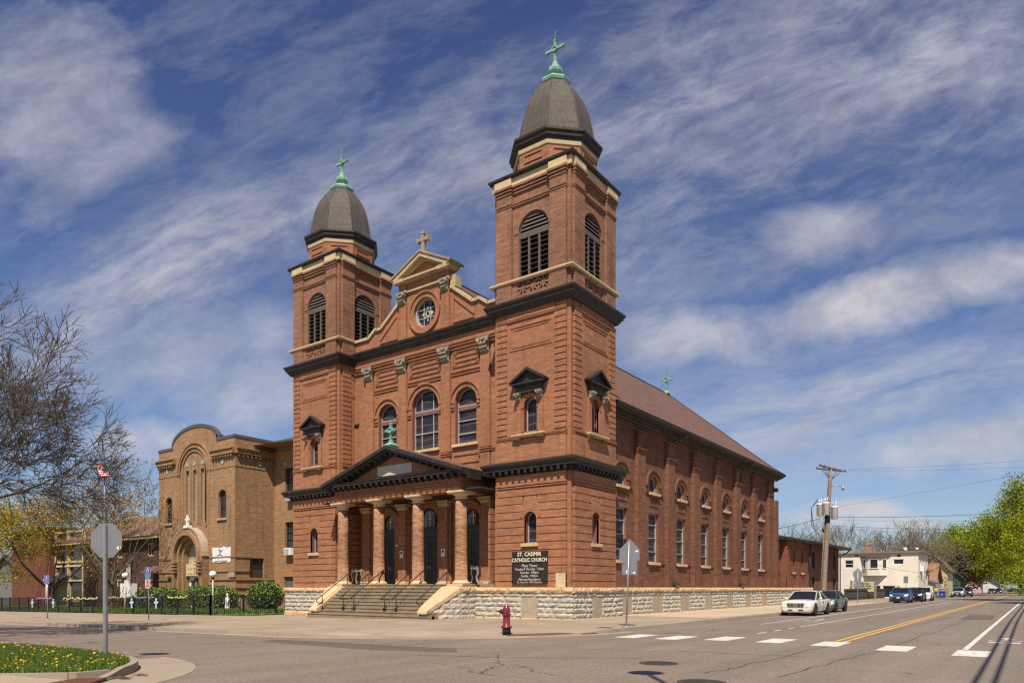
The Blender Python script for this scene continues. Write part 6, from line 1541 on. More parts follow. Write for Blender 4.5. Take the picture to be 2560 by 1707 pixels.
# globe lamps
m,t,b=newmat('globe_white'); setc(t,b,(.80,.78,.72)); b.inputs['Roughness'].default_value=.35; M_GLOBE=m
m,t,b=newmat('globe_yellowed'); setc(t,b,(.72,.62,.36)); b.inputs['Roughness'].default_value=.35; M_GLOBEY=m
M_POSTC=plain('cream_post',(.55,.49,.36),.6)
def lamp(x,y,h,r,mat,label):
    z=gz(x); L=thing('globe_lamp',(x,y,z),label,'lamp post','globe lamps on the lawn')
    mb=MB(); mb.tube([(x,y,z),(x,y,z+h-r*1.1)],.055,8); mb.build('post',M_POSTC,L)
    mb=MB(); mb.lathe((x,y,z+h-r*1.35),[(.06,0),(.13,.06),(.13,.12),(.09,.16)],10); mb.build('collar',M_IRON,L)
    mb=MB(); mb.blob((x,y,z+h),(r,r,r*.92),18,12); mb.build('globe',mat,L)
lamp(-36.1,3.0,3.05,.30,M_GLOBE,'white globe lamp before the school hedge, nearest the church')
lamp(-39.0,-2.6,2.95,.235,M_GLOBE,'middle white globe lamp beside the fence gate and accessible parking sign')
lamp(-58.0,-1.0,2.95,.235,M_GLOBEY,'yellowed globe lamp in front of the red brick wing')
# flagpole
FP=thing('flagpole',(-47.0,-.6,-.55),'thin grey flagpole behind the octagonal stop sign','flagpole')
mb=MB(); mb.tube([(-47,-.6,-.6),(-47,-.6,12.6)],.06,8,True,.03); mb.build('pole',M_GALV,FP); mb=MB(); mb.blob((-47,-.6,12.68),.08,8,6); mb.build('finial',M_CHROME,FP)
FLG=thing('flag',(-47,-.6,11.2),'drooping striped American flag near the top of the flagpole','flag')
M_FR=plain('flag_red',(.36,.03,.04),.8); M_FW=plain('flag_white',(.66,.63,.60),.8); M_FBL=plain('flag_blue',(.03,.04,.16),.8)
red=MB(); wh=MB(); blu=MB()
def fl(u,v): # u along fly 0..1, v 0..1 hoist
    x=-46.97-.95*u+.10*math.sin(u*5); y=-.6+.35*math.sin(u*7+v)-.2*u; z=12.4-1.25*v*.95-1.0*u*.35*(1-u*.3)+.0
    return (x+.75*v*.9-.05*u+.35*u*v,y,z)
for s_ in range(13):
    for k in range(10):
        v0,v1=s_/13,(s_+1)/13; u0,u1=k/10,(k+1)/10
        (red if s_%2==0 else wh).face([fl(u0,v0),fl(u1,v0),fl(u1,v1),fl(u0,v1)],True)
red.build('red_stripes',M_FR,FLG,fix=False); wh.build('white_stripes',M_FW,FLG,fix=False)
for k in range(4):
    for j in range(5):
        q=lambda a,b_:(lambda p:(p[0],p[1]-.015,p[2]))(fl(a*.1,b_*.538/5)); blu.face([q(k,j),q(k+1,j),q(k+1,j+1),q(k,j+1)])
blu.build('blue_canton',M_FBL,FLG,fix=False)

# ------------------------------------------------------------------ signs and street furniture
M_HBLUE=plain('sign_blue',(.03,.085,.33),.5,var=.05); M_SWHITE=plain('sign_white',(.72,.70,.68),.5,var=.04); M_SRED=plain('sign_red',(.42,.04,.05),.5,var=.05)
def frame_at(x,y,ang):
    c_,s_=math.cos(ang),math.sin(ang)
    return lambda u,v,w:(x+u*c_+w*s_,y+u*s_-w*c_,v)   # ang 0: faces -y
def rrect(w,h,z,r=.04):
    pts=[]
    for cx,cz,a0 in ((w/2-r,z+h/2-r,0),(-w/2+r,z+h/2-r,90),(-w/2+r,z-h/2+r,180),(w/2-r,z-h/2+r,270)):
        pts+=[(cx+r*math.cos(R(a0+30*k)),cz+r*math.sin(R(a0+30*k))) for k in range(4)]
    return pts
def post(root,x,y,z0,z1,r=.032,mat=M_GALV,lean=0,dot=False):
    mb=MB(); mb.tube([(x,y,z0),(x+lean,y,z1)],r,8); 
    mb.lathe((x,y,z0-.01),[(.09,0),(.09,.02),(.04,.05)],8)
    if dot:
        F=frame_at(x,y,ANG)
    return mb.build('post',mat,root)
def wheelchair(F,z,s,par,mat):
    mb=MB(); q=lambda u,v:F(u*s,z+v*s,.012)
    mb.prism(F,circ(-.02*s,z+.36*s,.06*s,8),.008,.016)
    mb.tube([q(-.02,.28),q(0,.02),q(.16,.02),q(.24,-.2)],.035*s,5); mb.tube([q(-.01,.14),q(.14,.14)],.03*s,5)
    O=[(u,v) for u,v in [( .02*s+.22*s*math.cos(R(a)),z-.06*s+.22*s*math.sin(R(a))) for a in range(130,391,20)]]; mb.tube([F(u,v,.012) for u,v in O],.03*s,5)
    mb.build('wheelchair_symbol',mat,par)
def bars(F,z,rows,w,h,par,mat,name='lettering_strip'):
    mb=MB()
    for k,ws in enumerate(rows): mb.fbox(F,-w*ws/2,w*ws/2,z-k*h*1.8,z-k*h*1.8+h,.008,.014)
    mb.build(name,mat,par)
def accsign(x,y,label,nopark):
    z=gz(x); S=thing('parking_sign',(x,y,z),label,'sign'); ang=R(24)
    F=frame_at(x,y-.05,ang)
    post(S,x,y,z,z+2.55+(.25 if nopark else 0),.03)
    zc=z+2.30+(.30 if nopark else 0)
    mb=MB(); mb.prism(F,rrect(.335,.48,zc),-.004,.004); mb.build('border',M_SWHITE,S); mb=MB(); mb.prism(F,rrect(.315,.46,zc),.004,.008); pl_=mb.build('panel',M_HBLUE,S)
    wheelchair(F,zc+.10,.30,S,M_SWHITE); bars(F,zc-.06,(.62,.7,.8),.3,.035,S,plain('blue_white_print',(.25,.32,.55),.5) if 'blue_white_print' not in MATS else MATS['blue_white_print'])
    if nopark:
        mb=MB(); mb.prism(F,rrect(.30,.15,zc-.325,.02),-.003,.004); mb.build('border',M_SWHITE,S); mb=MB(); mb.prism(F,rrect(.28,.13,zc-.325,.02),.004,.008); mb.build('panel',M_HBLUE,S)
        bars(F,zc-.345,(.7,),.3,.04,S,MATS['blue_white_print'])
        z2=zc-.64; mb=MB(); mb.prism(F,rrect(.32,.46,z2),-.004,.005); mb.build('white_panel',plain('pinkish_sign_white',(.62,.50,.48),.5),S)
        mb=MB(); O=circ(0,z2+.08,.115,20); I=circ(0,z2+.08,.092,20); mb.ring(F,I+[I[0]],O+[O[0]],.005,.010); mb.prism(F,[(-.085,z2+.155),(-.07,z2+.165),(.085,z2+.005),(.07,z2-.005)],.005,.011); mb.build('prohibition_ring',M_SRED,S)
        text('letter','P',.17,lambda u,v,w:F(u,v,w),0,z2+.02,.006,M_IRON,S,bold=.006); bars(F,z2-.10,(.75,.8),.3,.035,S,M_SRED)
accsign(-20.2,-10.2,'blue accessible parking sign over a white no parking plate on one post',True)
accsign(-27.8,-12.2,'lone blue accessible parking sign in front of the red brick wing',False)
# stop sign seen from behind
ANG=R(28)
SS=thing('stop_sign',(1.43,-22.0,0),'grey back of an octagonal stop sign on a perforated post in the dandelion verge','stop sign')
F=frame_at(1.43,-22.0,ANG); mb=MB()
mb.fbox(F,-.032,.032,-.1,2.90,-.032,.032)
SSp=mb.build('post',M_GALV,SS); mb=MB()
k=0
while k<104: mb.prism(F,circ(.0,.12+k*.027,.0065,6),.0322,.0335); k+=1
mb.build('post_holes',M_DARK,SSp,fix=False)
mb=MB(); mb.fbox(F,-.040,.040,-.1,1.08,-.040,.0318-.01); mb.build('post_sleeve',M_GALV,SS)
mb=MB(); O=[(.405*math.cos(R(22.5+45*k))/math.cos(R(22.5))*.94,2.555+.405*math.sin(R(22.5+45*k))/math.cos(R(22.5))*.94) for k in range(8)]; mb.prism(F,O,-.040,-.036); mb.build('octagon_back',M_ALUD,SS)
mb=MB(); mb.prism(F,[(u,v) for u,v in O],-.046,-.0405); mb.build('octagon_face',M_SRED,SS)
mb=MB(); mb.fbox(F,.26,.355,2.36,2.42,-.036,-.034); mb.build('sticker',M_SWHITE,SS); mb=MB(); mb.fbox(F,.315,.345,2.365,2.415,-.034,-.033); mb.build('sticker_mark',M_IRON,SS)
# school crossing sign seen from behind
def crossing(x,y,z,label,sc=1,lean=.12,extra=True,sq2=True):
    S=thing('crossing_sign',(x,y,z),label,'road sign'); F=frame_at(x+lean,y-.0,R(10))
    mb=MB(); mb.tube([(x,y,z-.05),(x+lean,y,z+3.25*sc)],.033,8); mb.lathe((x,y,z),[(.16,0),(.14,.03),(.05,.05)],8); mb.build('post',M_GALV,S)
    w_=.40*sc; zc=z+2.55*sc
    mb=MB(); mb.prism(F,[(-w_,zc-.0),(w_,zc),(w_,zc+.42*sc),(0,zc+.84*sc),(-w_,zc+.42*sc)],-.06,-.045); mb.build('pentagon_back',M_ALU,S)
    mb=MB(); mb.prism(F,rrect(.60*sc,.56*sc,zc-.27*sc,.05),-.06,-.046); mb.build('arrow_plate_back',M_ALU,S)
    if extra:
        mb=MB(); mb.fbox(F,.24,.34,zc+.32,zc+.39,-.044,-.042); mb.fbox(F,-.13,-.05,zc-.50,zc-.36,-.044,-.042); mb.fbox(F,.14,.23,zc-.50,zc-.43,-.044,-.042); mb.build('sticker',M_SWHITE,S)
        mb=MB(); mb.prism(F,circ(-.24,zc-.10,.05,12),-.044,-.041); mb.build('round_sticker',M_SRED,S)
    return S
crossing(5.43,-4.77,0,'grey back of the pentagonal school crossing sign leaning at the church kerb')
S2=crossing(4.46,44.6,0,'dark back of the far school crossing sign before the white building',1.0,0,False)
mb=MB(); mb.fbox(frame_at(4.46,44.6,R(10)),-.32,.32,1.50,1.93,-.06,-.045); mb.build('lower_plate_back',M_ALU,S2)
SG=thing('street_sign',(5.2,70,0),'small square sign on a thin post behind the blue car','road sign'); mb=MB(); mb.tube([(5.2,70,0),(5.2,70,3.0)],.03,6); mb.build('post',M_GALV,SG); mb=MB(); mb.box(4.95,5.45,69.95,69.97,2.1,2.95); mb.build('plate',M_ALU,SG)
# hydrant
HY=thing('fire_hydrant',(3.6,-10.0,-.05),'dark red fire hydrant on the pavement corner','fire hydrant')
M_HYD=plain('hydrant_red',(.185,.015,.024),.35,var=.15,scale=5,coat=.3); M_HBL=plain('hydrant_base_black',(.02,.018,.016),.8,var=.5)
x,y,z=3.6,-10.0,-.06
mb=MB(); mb.lathe((x,y,z),[(.14,0),(.14,.2),(.135,.215)],18); mb.build('base',M_HBL,HY)
mb=MB(); mb.lathe((x,y,z),[(.15,.205),(.18,.21),(.18,.25),(.15,.26),(.125,.28),(.12,.60),(.125,.63),(.165,.64),(.165,.68),(.125,.69),(.125,.80),(.12,.86),(.09,.93),(.05,.97),(.035,.98),(.035,1.03),(.02,1.04)],20); 
for k in range(8): a=PI/4*k; mb.box(x+.16*math.cos(a)-.015,x+.16*math.cos(a)+.015,y+.16*math.sin(a)-.015,y+.16*math.sin(a)+.015,z+.19,z+.27)
mb.build('barrel',M_HYD,HY)
d=Vector((-.80,-.60,0))
mb=MB(); c_=Vector((x,y,z+.76)); mb.tube([c_+d*.10,c_+d*.17],.085,12); mb.tube([c_+d*.17,c_+d*.24],.065,10); mb.tube([c_+d*.24,c_+d*.28],.025,6); mb.build('nozzle_cap',M_HBL,HY)
mb=MB(); d2=Vector((-d.y,d.x,0)); mb.tube([c_+d2*.1,c_+d2*.19],.05,10); mb.tube([c_-d2*.1,c_-d2*.19],.05,10); mb.build('side_nozzle',M_HYD,HY)
mb=MB(); e_=c_+d*.19+Vector((-.05,0,-.05)); mb.tube([e_,e_+Vector((.0,0,-.15)),e_+Vector((.03,0,-.30)),e_+Vector((.10,.02,-.33))],.010,5); mb.build('chain',M_GALV,HY)
# utility pole
UP=thing('utility_pole',(4.5,30.6,0),'leaning wooden utility pole with three transformers and a crossarm','utility pole')
pb=Vector((4.5,30.6,-.1)); pt=Vector((4.88,31.6,11.2)); at=lambda f: pb+(pt-pb)*f
mb=MB(); mb.tube([at(k/8) for k in range(9)],.215,10,True,.13); mb.tube([at(.0)+Vector((-.24,-.1,0)),at(.72)+Vector((-.17,-.1,0))],.045,6); mb.build('pole',M_WOOD,UP)
mb=MB(); 
for dz,l in ((-.15,1.25),(-.25,1.2)):
    c_=pt+Vector((0,-.15 if dz>-.2 else .15,dz)); ax_=Vector((.45,.89,-.10)).normalized() if dz>-.2 else Vector((.80,.58,-.10)).normalized()
    a,b_=c_-ax_*l,c_+ax_*l; mb.tube([a,b_],.075,4,smooth=False); 
    for s_ in (-1,1): mb.tube([c_+ax_*s_*.8,pt+Vector((0,0,-1.1))],.03,5)
mb.build('crossarm',plain('crossarm_wood',(.09,.075,.06),.9),UP)
mb=MB()
for dz in (-.15,-.25):
    ax_=Vector((.45,.89,-.10)).normalized() if dz>-.2 else Vector((.80,.58,-.10)).normalized(); c_=pt+Vector((0,-.15 if dz>-.2 else .15,dz))
    for f in (-1.12,-.6,.6,1.12): p=c_+ax_*f; mb.lathe((p.x,p.y,p.z+.05),[(.04,0),(.06,.06),(.05,.1),(.06,.14),(.02,.18)],8)
p=at(.86)+Vector((.9,.4,.0)); mb.tube([at(.86),p],.03,5); mb.tube([p,p+Vector((0,0,-.35))],.09,8); mb.build('insulator',M_GALV,UP)
M_TRAN=plain('transformer_grey',(.72,.73,.72),.45,var=.06)
for dx,dy,dz in ((-.55,-.30,-.05),(-.06,-.52,0),(.44,.05,-.3)):
    c_=at(.70)+Vector((dx,dy,dz)); mb=MB(); mb.lathe((c_.x,c_.y,c_.z-.55),[(.22,0),(.265,.03),(.265,.9),(.285,.92),(.285,.97),(.17,1.03),(.05,1.04)],16); mb.tube([c_+Vector((.1,0,.55)),c_+Vector((.1,0,.85))],.04,6); mb.tube([c_+Vector((-.1,.1,.55)),c_+Vector((-.1,.1,.8))],.04,6); mb.build('transformer',M_TRAN,UP)
mb=MB(); 
def cable(mb,a,b_,sag,r,n=14):
    a=Vector(a);b_=Vector(b_); mb.tube([a+(b_-a)*k/n-Vector((0,0,sag*4*(k/n)*(1-k/n))) for k in range(n+1)],r,4,False)
for q in (0,.12): 
    mb.tube([at(.70)+Vector((-.68,-.35,.7+q)),at(.70)+Vector((-1.2,-.4,.1)),at(.62)+Vector((-1.0-q,-.35,-.4)),at(.55)+Vector((-.7,-.3,-.35)),at(.55)+Vector((-.1,-.2,.3))],.025,5)
mb.tube([at(.70)+Vector((.5,.05,.6)),at(.62)+Vector((-.3,-.25,0)),at(.56)+Vector((-.25,-.2,0))],.02,5)
mb.tube([at(.56)+Vector((-.25,-.2,.1)),at(.56)+Vector((-.25,-.2,-.3))],.10,6); mb.tube([at(.68)+Vector((0,-.02,0)),at(.60)+Vector((0,-.02,0))],.185,8)
mb.build('loop_cable',M_IRON,UP)
M_WIRE=plain('wire_black',(.02,.02,.022),.6)
def wire(a,b_,sag,r,label): 
    mb=MB(); cable(mb,a,b_,sag,r,24); tag(mb.build('power_line',M_WIRE,fix=False),label,'power line','power lines from the utility pole')
e1=pt+Vector((1.2,.9,-.2)); 
wire(e1,(24,42.5,12.0),.25,.008,'highest power line from the crossarm across the street')
wire(pt+Vector((1.0,1.2,-.25)),(24.3,44.5,11.6),.3,.008,'second power line from the crossarm across the street')
wire(at(.705)+Vector((.2,0,0)),(24,31,10.3),.1,.009,'steep single line from below the transformers up to the right edge')
wire(at(.64),(24,47.0,8.4),.35,.019,'upper thick bundle of lines from the middle of the pole')
wire(at(.625),(24,50.5,8.0),.45,.008,'thin line just under the upper thick bundle')
wire(at(.58),(24,53.5,7.2),.40,.015,'lower thick line from the pole towards the green trees')
wire(at(.565),(24.2,52.5,6.9),.55,.008,'lowest thin line from the pole towards the green trees')
wire(at(.65),(-3.5,40,7.0),.2,.02,'upper line from the pole back to the annex roof')
wire(at(.63),(-1.5,47,6.4),.25,.02,'lower line from the pole back to the rectory roof')
wire((2.5,66.5,4.3),(4.4,100,3.8),.2,.02,'low line passing in front of the green trees to the bungalow')
# the street's own cables and lamp outside the frame, whose shadows cross the road
for x,lab in ((20.0,'overhead street cable above the right side of the road'),(20.28,'second overhead street cable beside the first above the road')):
    mb=MB(); mb.tube([(x+.35*math.sin(k*.11),-60+k*4,9.3-.4*math.sin(k*.28)) for k in range(48)],.05,5,False); tag(mb.build('street_cable',M_WIRE,fix=False),lab,'power line')
SLP=thing('street_lamp',(17.6,-24.6,0),'street lamp over the near corner of the road','street lamp')
mb=MB(); mb.tube([(15.5,-22.7,9.6),(16.2,-23.6,9.8),(18,-25.7,9.8),(22.3,-30.4,9.2),(22.7,-31,8.4),(22.7,-31,-.1)],.06,7); mb.build('arm',M_GALV,SLP)
mb=MB(); mb.blob((15.25,-22.35,9.55),(.36,.36,.13),10,6); mb.build('head',M_GALV,SLP)
# letter board sign behind the fence
LB=thing('letter_board',(-.5,75,0),'cream letter board sign with three lines of black letters before the white building','sign')
Fl=front(75); mb=MB(); mb.fbox(Fl,-1.85,.86,1.0,2.34,-.1,.1); mb.build('face',plain('letterboard_cream',(.50,.46,.28),.5,var=.1),LB)
mb=MB()
for k in range(4): mb.fbox(Fl,-1.85,.86,1.06+.33*k,1.075+.33*k,.1,.112)
mb.build('letter_rail',M_TANS,LB)
mb=MB(); mb.fbox(Fl,-2.05,-1.86,0,2.5,-.12,.12); mb.fbox(Fl,.87,1.1,0,2.42,-.12,.12); mb.build('post',M_WOOD,LB)
mb=MB(); mb.fbox(Fl,-2.0,1.05,2.345,2.40,-.1,.11); mb.build('top_rail',M_WOOD,LB)
for s_,z_ in (('EXERCISE  DAILY',1.98),('RUN  FROM  SATAN',1.68),('WALK  WITH  JESUS',1.37)): text('lettering',s_,.30,Fl,-.5,z_,.115,M_IRON,LB,bold=.008,sx=.72)
# dark board fence
BF=thing('board_fence',(.1,74,0),'dark weathered board fence along the pavement before the white building','fence')
M_BFN=plain('dark_boards',(.055,.048,.042),.85,var=.35,scale=5)
mb=MB(); k=0; rnd=random.Random(4)
while k<175: y=61.5+k*.155; mb.box(-.02+rnd.uniform(-.01,.01),.03,y,y+.145,.05,1.38+rnd.uniform(-.02,.02)); k+=1
mb.box(.03,.07,61.5,88.6,.3,.4); mb.box(.032,.10,61.5,88.6,1.20,1.30); mb.build('boards',M_BFN,BF,fix=False)
for k in range(10): mb=MB(); mb.box(-.14,-.02,61.5+k*3,61.62+k*3,0,1.42); mb.build('post',M_BFN,BF)
# bin, sack, people
TB=thing('wheelie_bin',(6.4,99.0,-.1),'blue recycling bin at the kerb beside the person in yellow','bin'); M_BINB=plain('bin_blue',(.025,.04,.30),.5)
mb=MB(); mb.prism(lambda u,v,w:(u,v,w),rect(6.0,6.8,98.6,99.4),-.05,.98); mb.build('body',M_BINB,TB); mb=MB(); mb.box(5.95,6.85,98.5,99.45,.98,1.08); mb.blob((6.4,98.95,1.08),(.42,.42,.1),10,6); mb.build('lid',plain('bin_lid_blue',(.12,.18,.42),.5),TB)
for q in (6.1,6.7): mb=MB(); mb.tube([(q-.04,99.45,.05),(q+.04,99.45,.05)],.12,10); mb.build('wheel',M_TYRE,TB)
mb=MB(); mb.prism(front(98.59),[(6.3,.45),(6.5,.45),(6.4,.62)],0,.01); mb.build('white_mark',M_SWHITE,TB)
def person(x,y,z,h,skinc,topm,legm,hairm,label,pose):
    "one skinned body: joints as a vertex tree grown by the Skin modifier, clothes as children"
    PR=thing('person',(x,y,z),label,'person'); s=h/1.75
    J=dict(pel=(0,0,.93),waist=(0,0,1.08),ch=(0,pose.get('lean',0)*.5,1.30),nk=(0,pose.get('lean',0),1.48),hd=(0,pose.get('lean',0)*1.1-.02,1.60),top=(0,pose.get('lean',0)*1.1,1.73),
      ls=(-.18,pose.get('lean',0)*.8,1.42),le=pose['le'],lh=pose['lh'],rs=(.18,pose.get('lean',0)*.8,1.42),re=pose['re'],rh=pose['rh'],
      lhip=(-.09,0,.88),lk=pose['lk'],lf=pose['lf'],ltoe=(pose['lf'][0],pose['lf'][1]-.17,.03),rhip=(.09,0,.88),rk=pose['rk'],rf=pose['rf'],rtoe=(pose['rf'][0],pose['rf'][1]-.17,.03))
    rad=dict(pel=.14,waist=.125,ch=.145,nk=.055,hd=.098,top=.07,ls=.065,le=.045,lh=.035,rs=.065,re=.045,rh=.035,lhip=.09,lk=.06,lf=.042,ltoe=.038,rhip=.09,rk=.06,rf=.042,rtoe=.038)
    E_=[('pel','waist'),('waist','ch'),('ch','nk'),('nk','hd'),('hd','top'),('ch','ls'),('ls','le'),('le','lh'),('ch','rs'),('rs','re'),('re','rh'),('pel','lhip'),('lhip','lk'),('lk','lf'),('lf','ltoe'),('pel','rhip'),('rhip','rk'),('rk','rf'),('rf','rtoe')]
    def grow(name,keys,mat,inflate):
        ks=[k for k in J if k in keys]; me=bpy.data.meshes.new(name); me.from_pydata([tuple(c*s for c in J[k]) for k in ks],[(ks.index(a),ks.index(b_)) for a,b_ in E_ if a in ks and b_ in ks],[])
        o=bpy.data.objects.new(name,me); COL.objects.link(o); o.parent=PR; o.modifiers.new('skin','SKIN')
        for i,k in enumerate(ks): r=rad[k]*s+inflate; me.skin_vertices[0].data[i].radius=(r,r*(.8 if k in ('pel','waist','ch') else 1)); 
        me.skin_vertices[0].data[0].use_root=True
        m_=o.modifiers.new('sub','SUBSURF'); m_.levels=m_.render_levels=1
        bpy.context.view_layer.update(); dg=bpy.context.evaluated_depsgraph_get(); nm=bpy.data.meshes.new_from_object(o.evaluated_get(dg)); o.modifiers.clear(); o.data=nm; nm.materials.clear(); nm.materials.append(mat); return o
    grow('body',set(J),skinc,0); grow('jacket',{'waist','ch','ls','le','rs','re','pel'},topm,.025); grow('trousers',{'pel','lhip','lk','lf','rhip','rk','rf'},legm,.018)
    mb=MB(); hx,hy,hz=[c*s for c in J['hd']]; mb.blob((x+hx,y+hy+.02,z+hz+.045*s),(.105*s,.115*s,.10*s),10,7); mb.build('hair',hairm,PR); return PR
M_SKIN=plain('skin',(.30,.16,.10),.6); M_JYEL=plain('jacket_yellow',(.70,.42,.03),.7); M_JDK=plain('jacket_dark_red',(.10,.03,.03),.8); M_TRDK=plain('trousers_dark',(.03,.03,.04),.8); M_TRBL=plain('trousers_blue',(.04,.05,.14),.8); M_HAIR=plain('hair_dark',(.02,.015,.012),.7)
person(5.55,99.2,0,1.70,M_SKIN,M_JYEL,M_TRBL,M_HAIR,'person in a yellow jacket standing beside the blue bin',dict(le=(-.26,.0,1.15),lh=(-.24,-.15,.95),re=(.25,-.05,1.16),rh=(.22,-.25,1.02),lk=(-.1,-.02,.48),lf=(-.11,.02,.07),rk=(.1,-.03,.48),rf=(.12,0,.07)))
person(4.35,99.6,2.75,1.72,M_SKIN,M_JDK,M_TRDK,M_HAIR,'roofer in a dark red jacket standing on the garage roof',dict(lean=-.10,le=(-.34,-.1,1.15),lh=(-.28,-.32,1.0),re=(.34,-.1,1.15),rh=(.26,-.32,1.0),lk=(-.17,-.1,.48),lf=(-.2,.02,.07),rk=(.16,-.06,.48),rf=(.2,.05,.07)))
# ------------------------------------------------------------------ cars (built facing -y, origin at front centre on the ground)
def paint(name,c,metal=.3): 
    m,t,b=newmat(name); setc(t,b,c); b.inputs['Metallic'].default_value=metal; b.inputs['Roughness'].default_value=.32; b.inputs['Coat Weight'].default_value=.8; b.inputs['Coat Roughness'].default_value=.04; return m
def car(label,cat,x,y,pm,L,W,Hh,kind,group='cars parked along the kerb',rot=0,grille='bar',plate=True,lens=True,rear=False,lowblack=False,z=-.13,emblem=False):
    C=bpy.data.objects.new('parked_car',None); COL.objects.link(C); tag(C,label,cat,group)
    hw=W/2; suv=kind!='sedan'
    belt=.93 if not suv else 1.08; hood=.87 if not suv else 1.03; deck=.98 if not suv else 1.06
    fax,rax=(.88,L-1.12) if not suv else (.86,L-1.02); wr=.335 if not suv else .37
    wb0=1.28 if not suv else 1.12     # windscreen base
    rf0=wb0+.95 if not suv else wb0+.82; rf1=L-1.75 if not suv else L-.42; bb=L-.80 if not suv else L-.10
    # lower body: stations (y, half width, z bottom, z waist, z top edge, z top centre)
    st=[(0.0,hw*.80,.30,.50,hood-.13,hood-.10),(.06,hw*.90,.20,.50,hood-.06,hood-.02),(.30,hw*.97,.18,.52,hood-.01,hood+.03),(.75,hw*.995,.19,.56,hood+.01,hood+.05),(wb0,hw,.20,.58,belt-.02,belt+.02),(L*.5,hw,.20,.58,belt,belt+.01),(bb if not suv else L-.5,hw,.22,.60,deck-.01,deck+.01),(L-.25,hw*.97,.24,.60,deck-.03,deck),(L-.05,hw*.90,.28,.60,deck-.10,deck-.06),(L,hw*.84,.36,.60,deck-.2,deck-.16)]
    mb=MB(); rings=[]
    for (yy,w_,zb,zm,ze,zc) in st:
        half=[(w_*.86,zb),(w_*.97,zb+.10),(w_,zm),(w_*.985,(zm+ze)/2+.04),(w_*.93,ze-.02),(w_*.84,ze+.005),(w_*.45,zc+.01),(0,zc+.02)]
        rings.append([(u,yy,v) for u,v in half]+[(-u,yy,v) for u,v in reversed(half[:-1])])
    n=len(rings[0]); base=[]
    vs=[p for r in rings for p in r]; fs=[]
    for i in range(len(rings)-1):
        for j in range(n-1): fs.append((i*n+j,i*n+j+1,(i+1)*n+j+1,(i+1)*n+j))
        fs.append((i*n+n-1,i*n,(i+1)*n,(i+1)*n+n-1))
    mb.mesh(vs,fs,True); mb.face(rings[0]); mb.face(rings[-1])
    B=mb.build('body',pm,C)
    # roof and pillars
    rt=Hh; wt=hw*.70 if not suv else hw*.76; wbt=hw*.88
    g0=[(wb0,wbt,belt-.01),(rf0,wt,rt-.05),(rf1,wt*.97,rt-.05),(bb,wbt*.95,deck-.02)]
    mb=MB()
    for (a,b_) in zip(g0[:-1],g0[1:]):
        for s_ in (-1,1): mb.face([(s_*wbt if False else s_*a[1],a[0],a[2]),(s_*b_[1],b_[0],b_[2]),(s_*wbt*.99,b_[0],belt-.03),(s_*wbt*.99,a[0],belt-.03)])
    mb.face([(-g0[0][1],g0[0][0],g0[0][2]),(g0[0][1],g0[0][0],g0[0][2]),(g0[1][1],g0[1][0],g0[1][2]),(-g0[1][1],g0[1][0],g0[1][2])]); mb.face([(-g0[3][1],g0[3][0],g0[3][2]),(g0[3][1],g0[3][0],g0[3][2]),(g0[2][1],g0[2][0],g0[2][2]),(-g0[2][1],g0[2][0],g0[2][2])])
    mb.build('window_glass',M_CARGL,C,fix=False)
    mb=MB(); 
    rr=[(rf0-.03,wt*1.0,rt-.055),(rf0+.22,wt*1.01,rt-.012),((rf0+rf1)/2,wt*1.01,rt),(rf1-.25,wt*.99,rt-.015),(rf1+.03,wt*.97,rt-.06)]
    R_=[]
    for (yy,w_,zz) in rr: R_.append([(w_*1.02,yy,zz-.05),(w_*.93,yy,zz+.0),(w_*.5,yy,zz+.03),(0,yy,zz+.035),(-w_*.5,yy,zz+.03),(-w_*.93,yy,zz),(-w_*1.02,yy,zz-.05)])
    for i in range(len(R_)-1):
        for j in range(6): mb.face([R_[i][j],R_[i][j+1],R_[i+1][j+1],R_[i+1][j]],True)
    for s_ in (-1,1):
        mb.tube([(s_*wbt*.99,wb0-.02,belt-.01),(s_*wt*1.01,rf0,rt-.045)],.045,6); mb.tube([(s_*wt*1.01,rf0,rt-.045),(s_*wt*.99,rf1,rt-.05)],.035,6); mb.tube([(s_*wt*.98,rf1,rt-.055),(s_*wbt*.96,bb,deck-.01)],.065 if not suv else .08,6)
        ym=(rf0+rf1)/2+.05; mb.tube([(s_*wbt*1.0,ym,belt-.02),(s_*wt*1.015,ym,rt-.05)],.03,5)
        if suv: mb.tube([(s_*wbt*1.0,L-1.15,belt-.02),(s_*wt*1.0,L-1.05,rt-.05)],.06,5)
        mb.tube([(s_*wbt*1.02,wb0,belt-.03),(s_*wbt*1.02,bb,deck-.03)],.03,6)
    mb.build('roof',pm,C,fix=False)
    for s_ in (-1,1):
        mb=MB(); mb.blob((s_*(hw+.07),wb0+.42,belt+.06),(.11,.07,.075),8,6); mb.tube([(s_*hw*.9,wb0+.45,belt),(s_*(hw+.03),wb0+.44,belt+.03)],.025,5); mb.build('wing_mirror',pm,C)
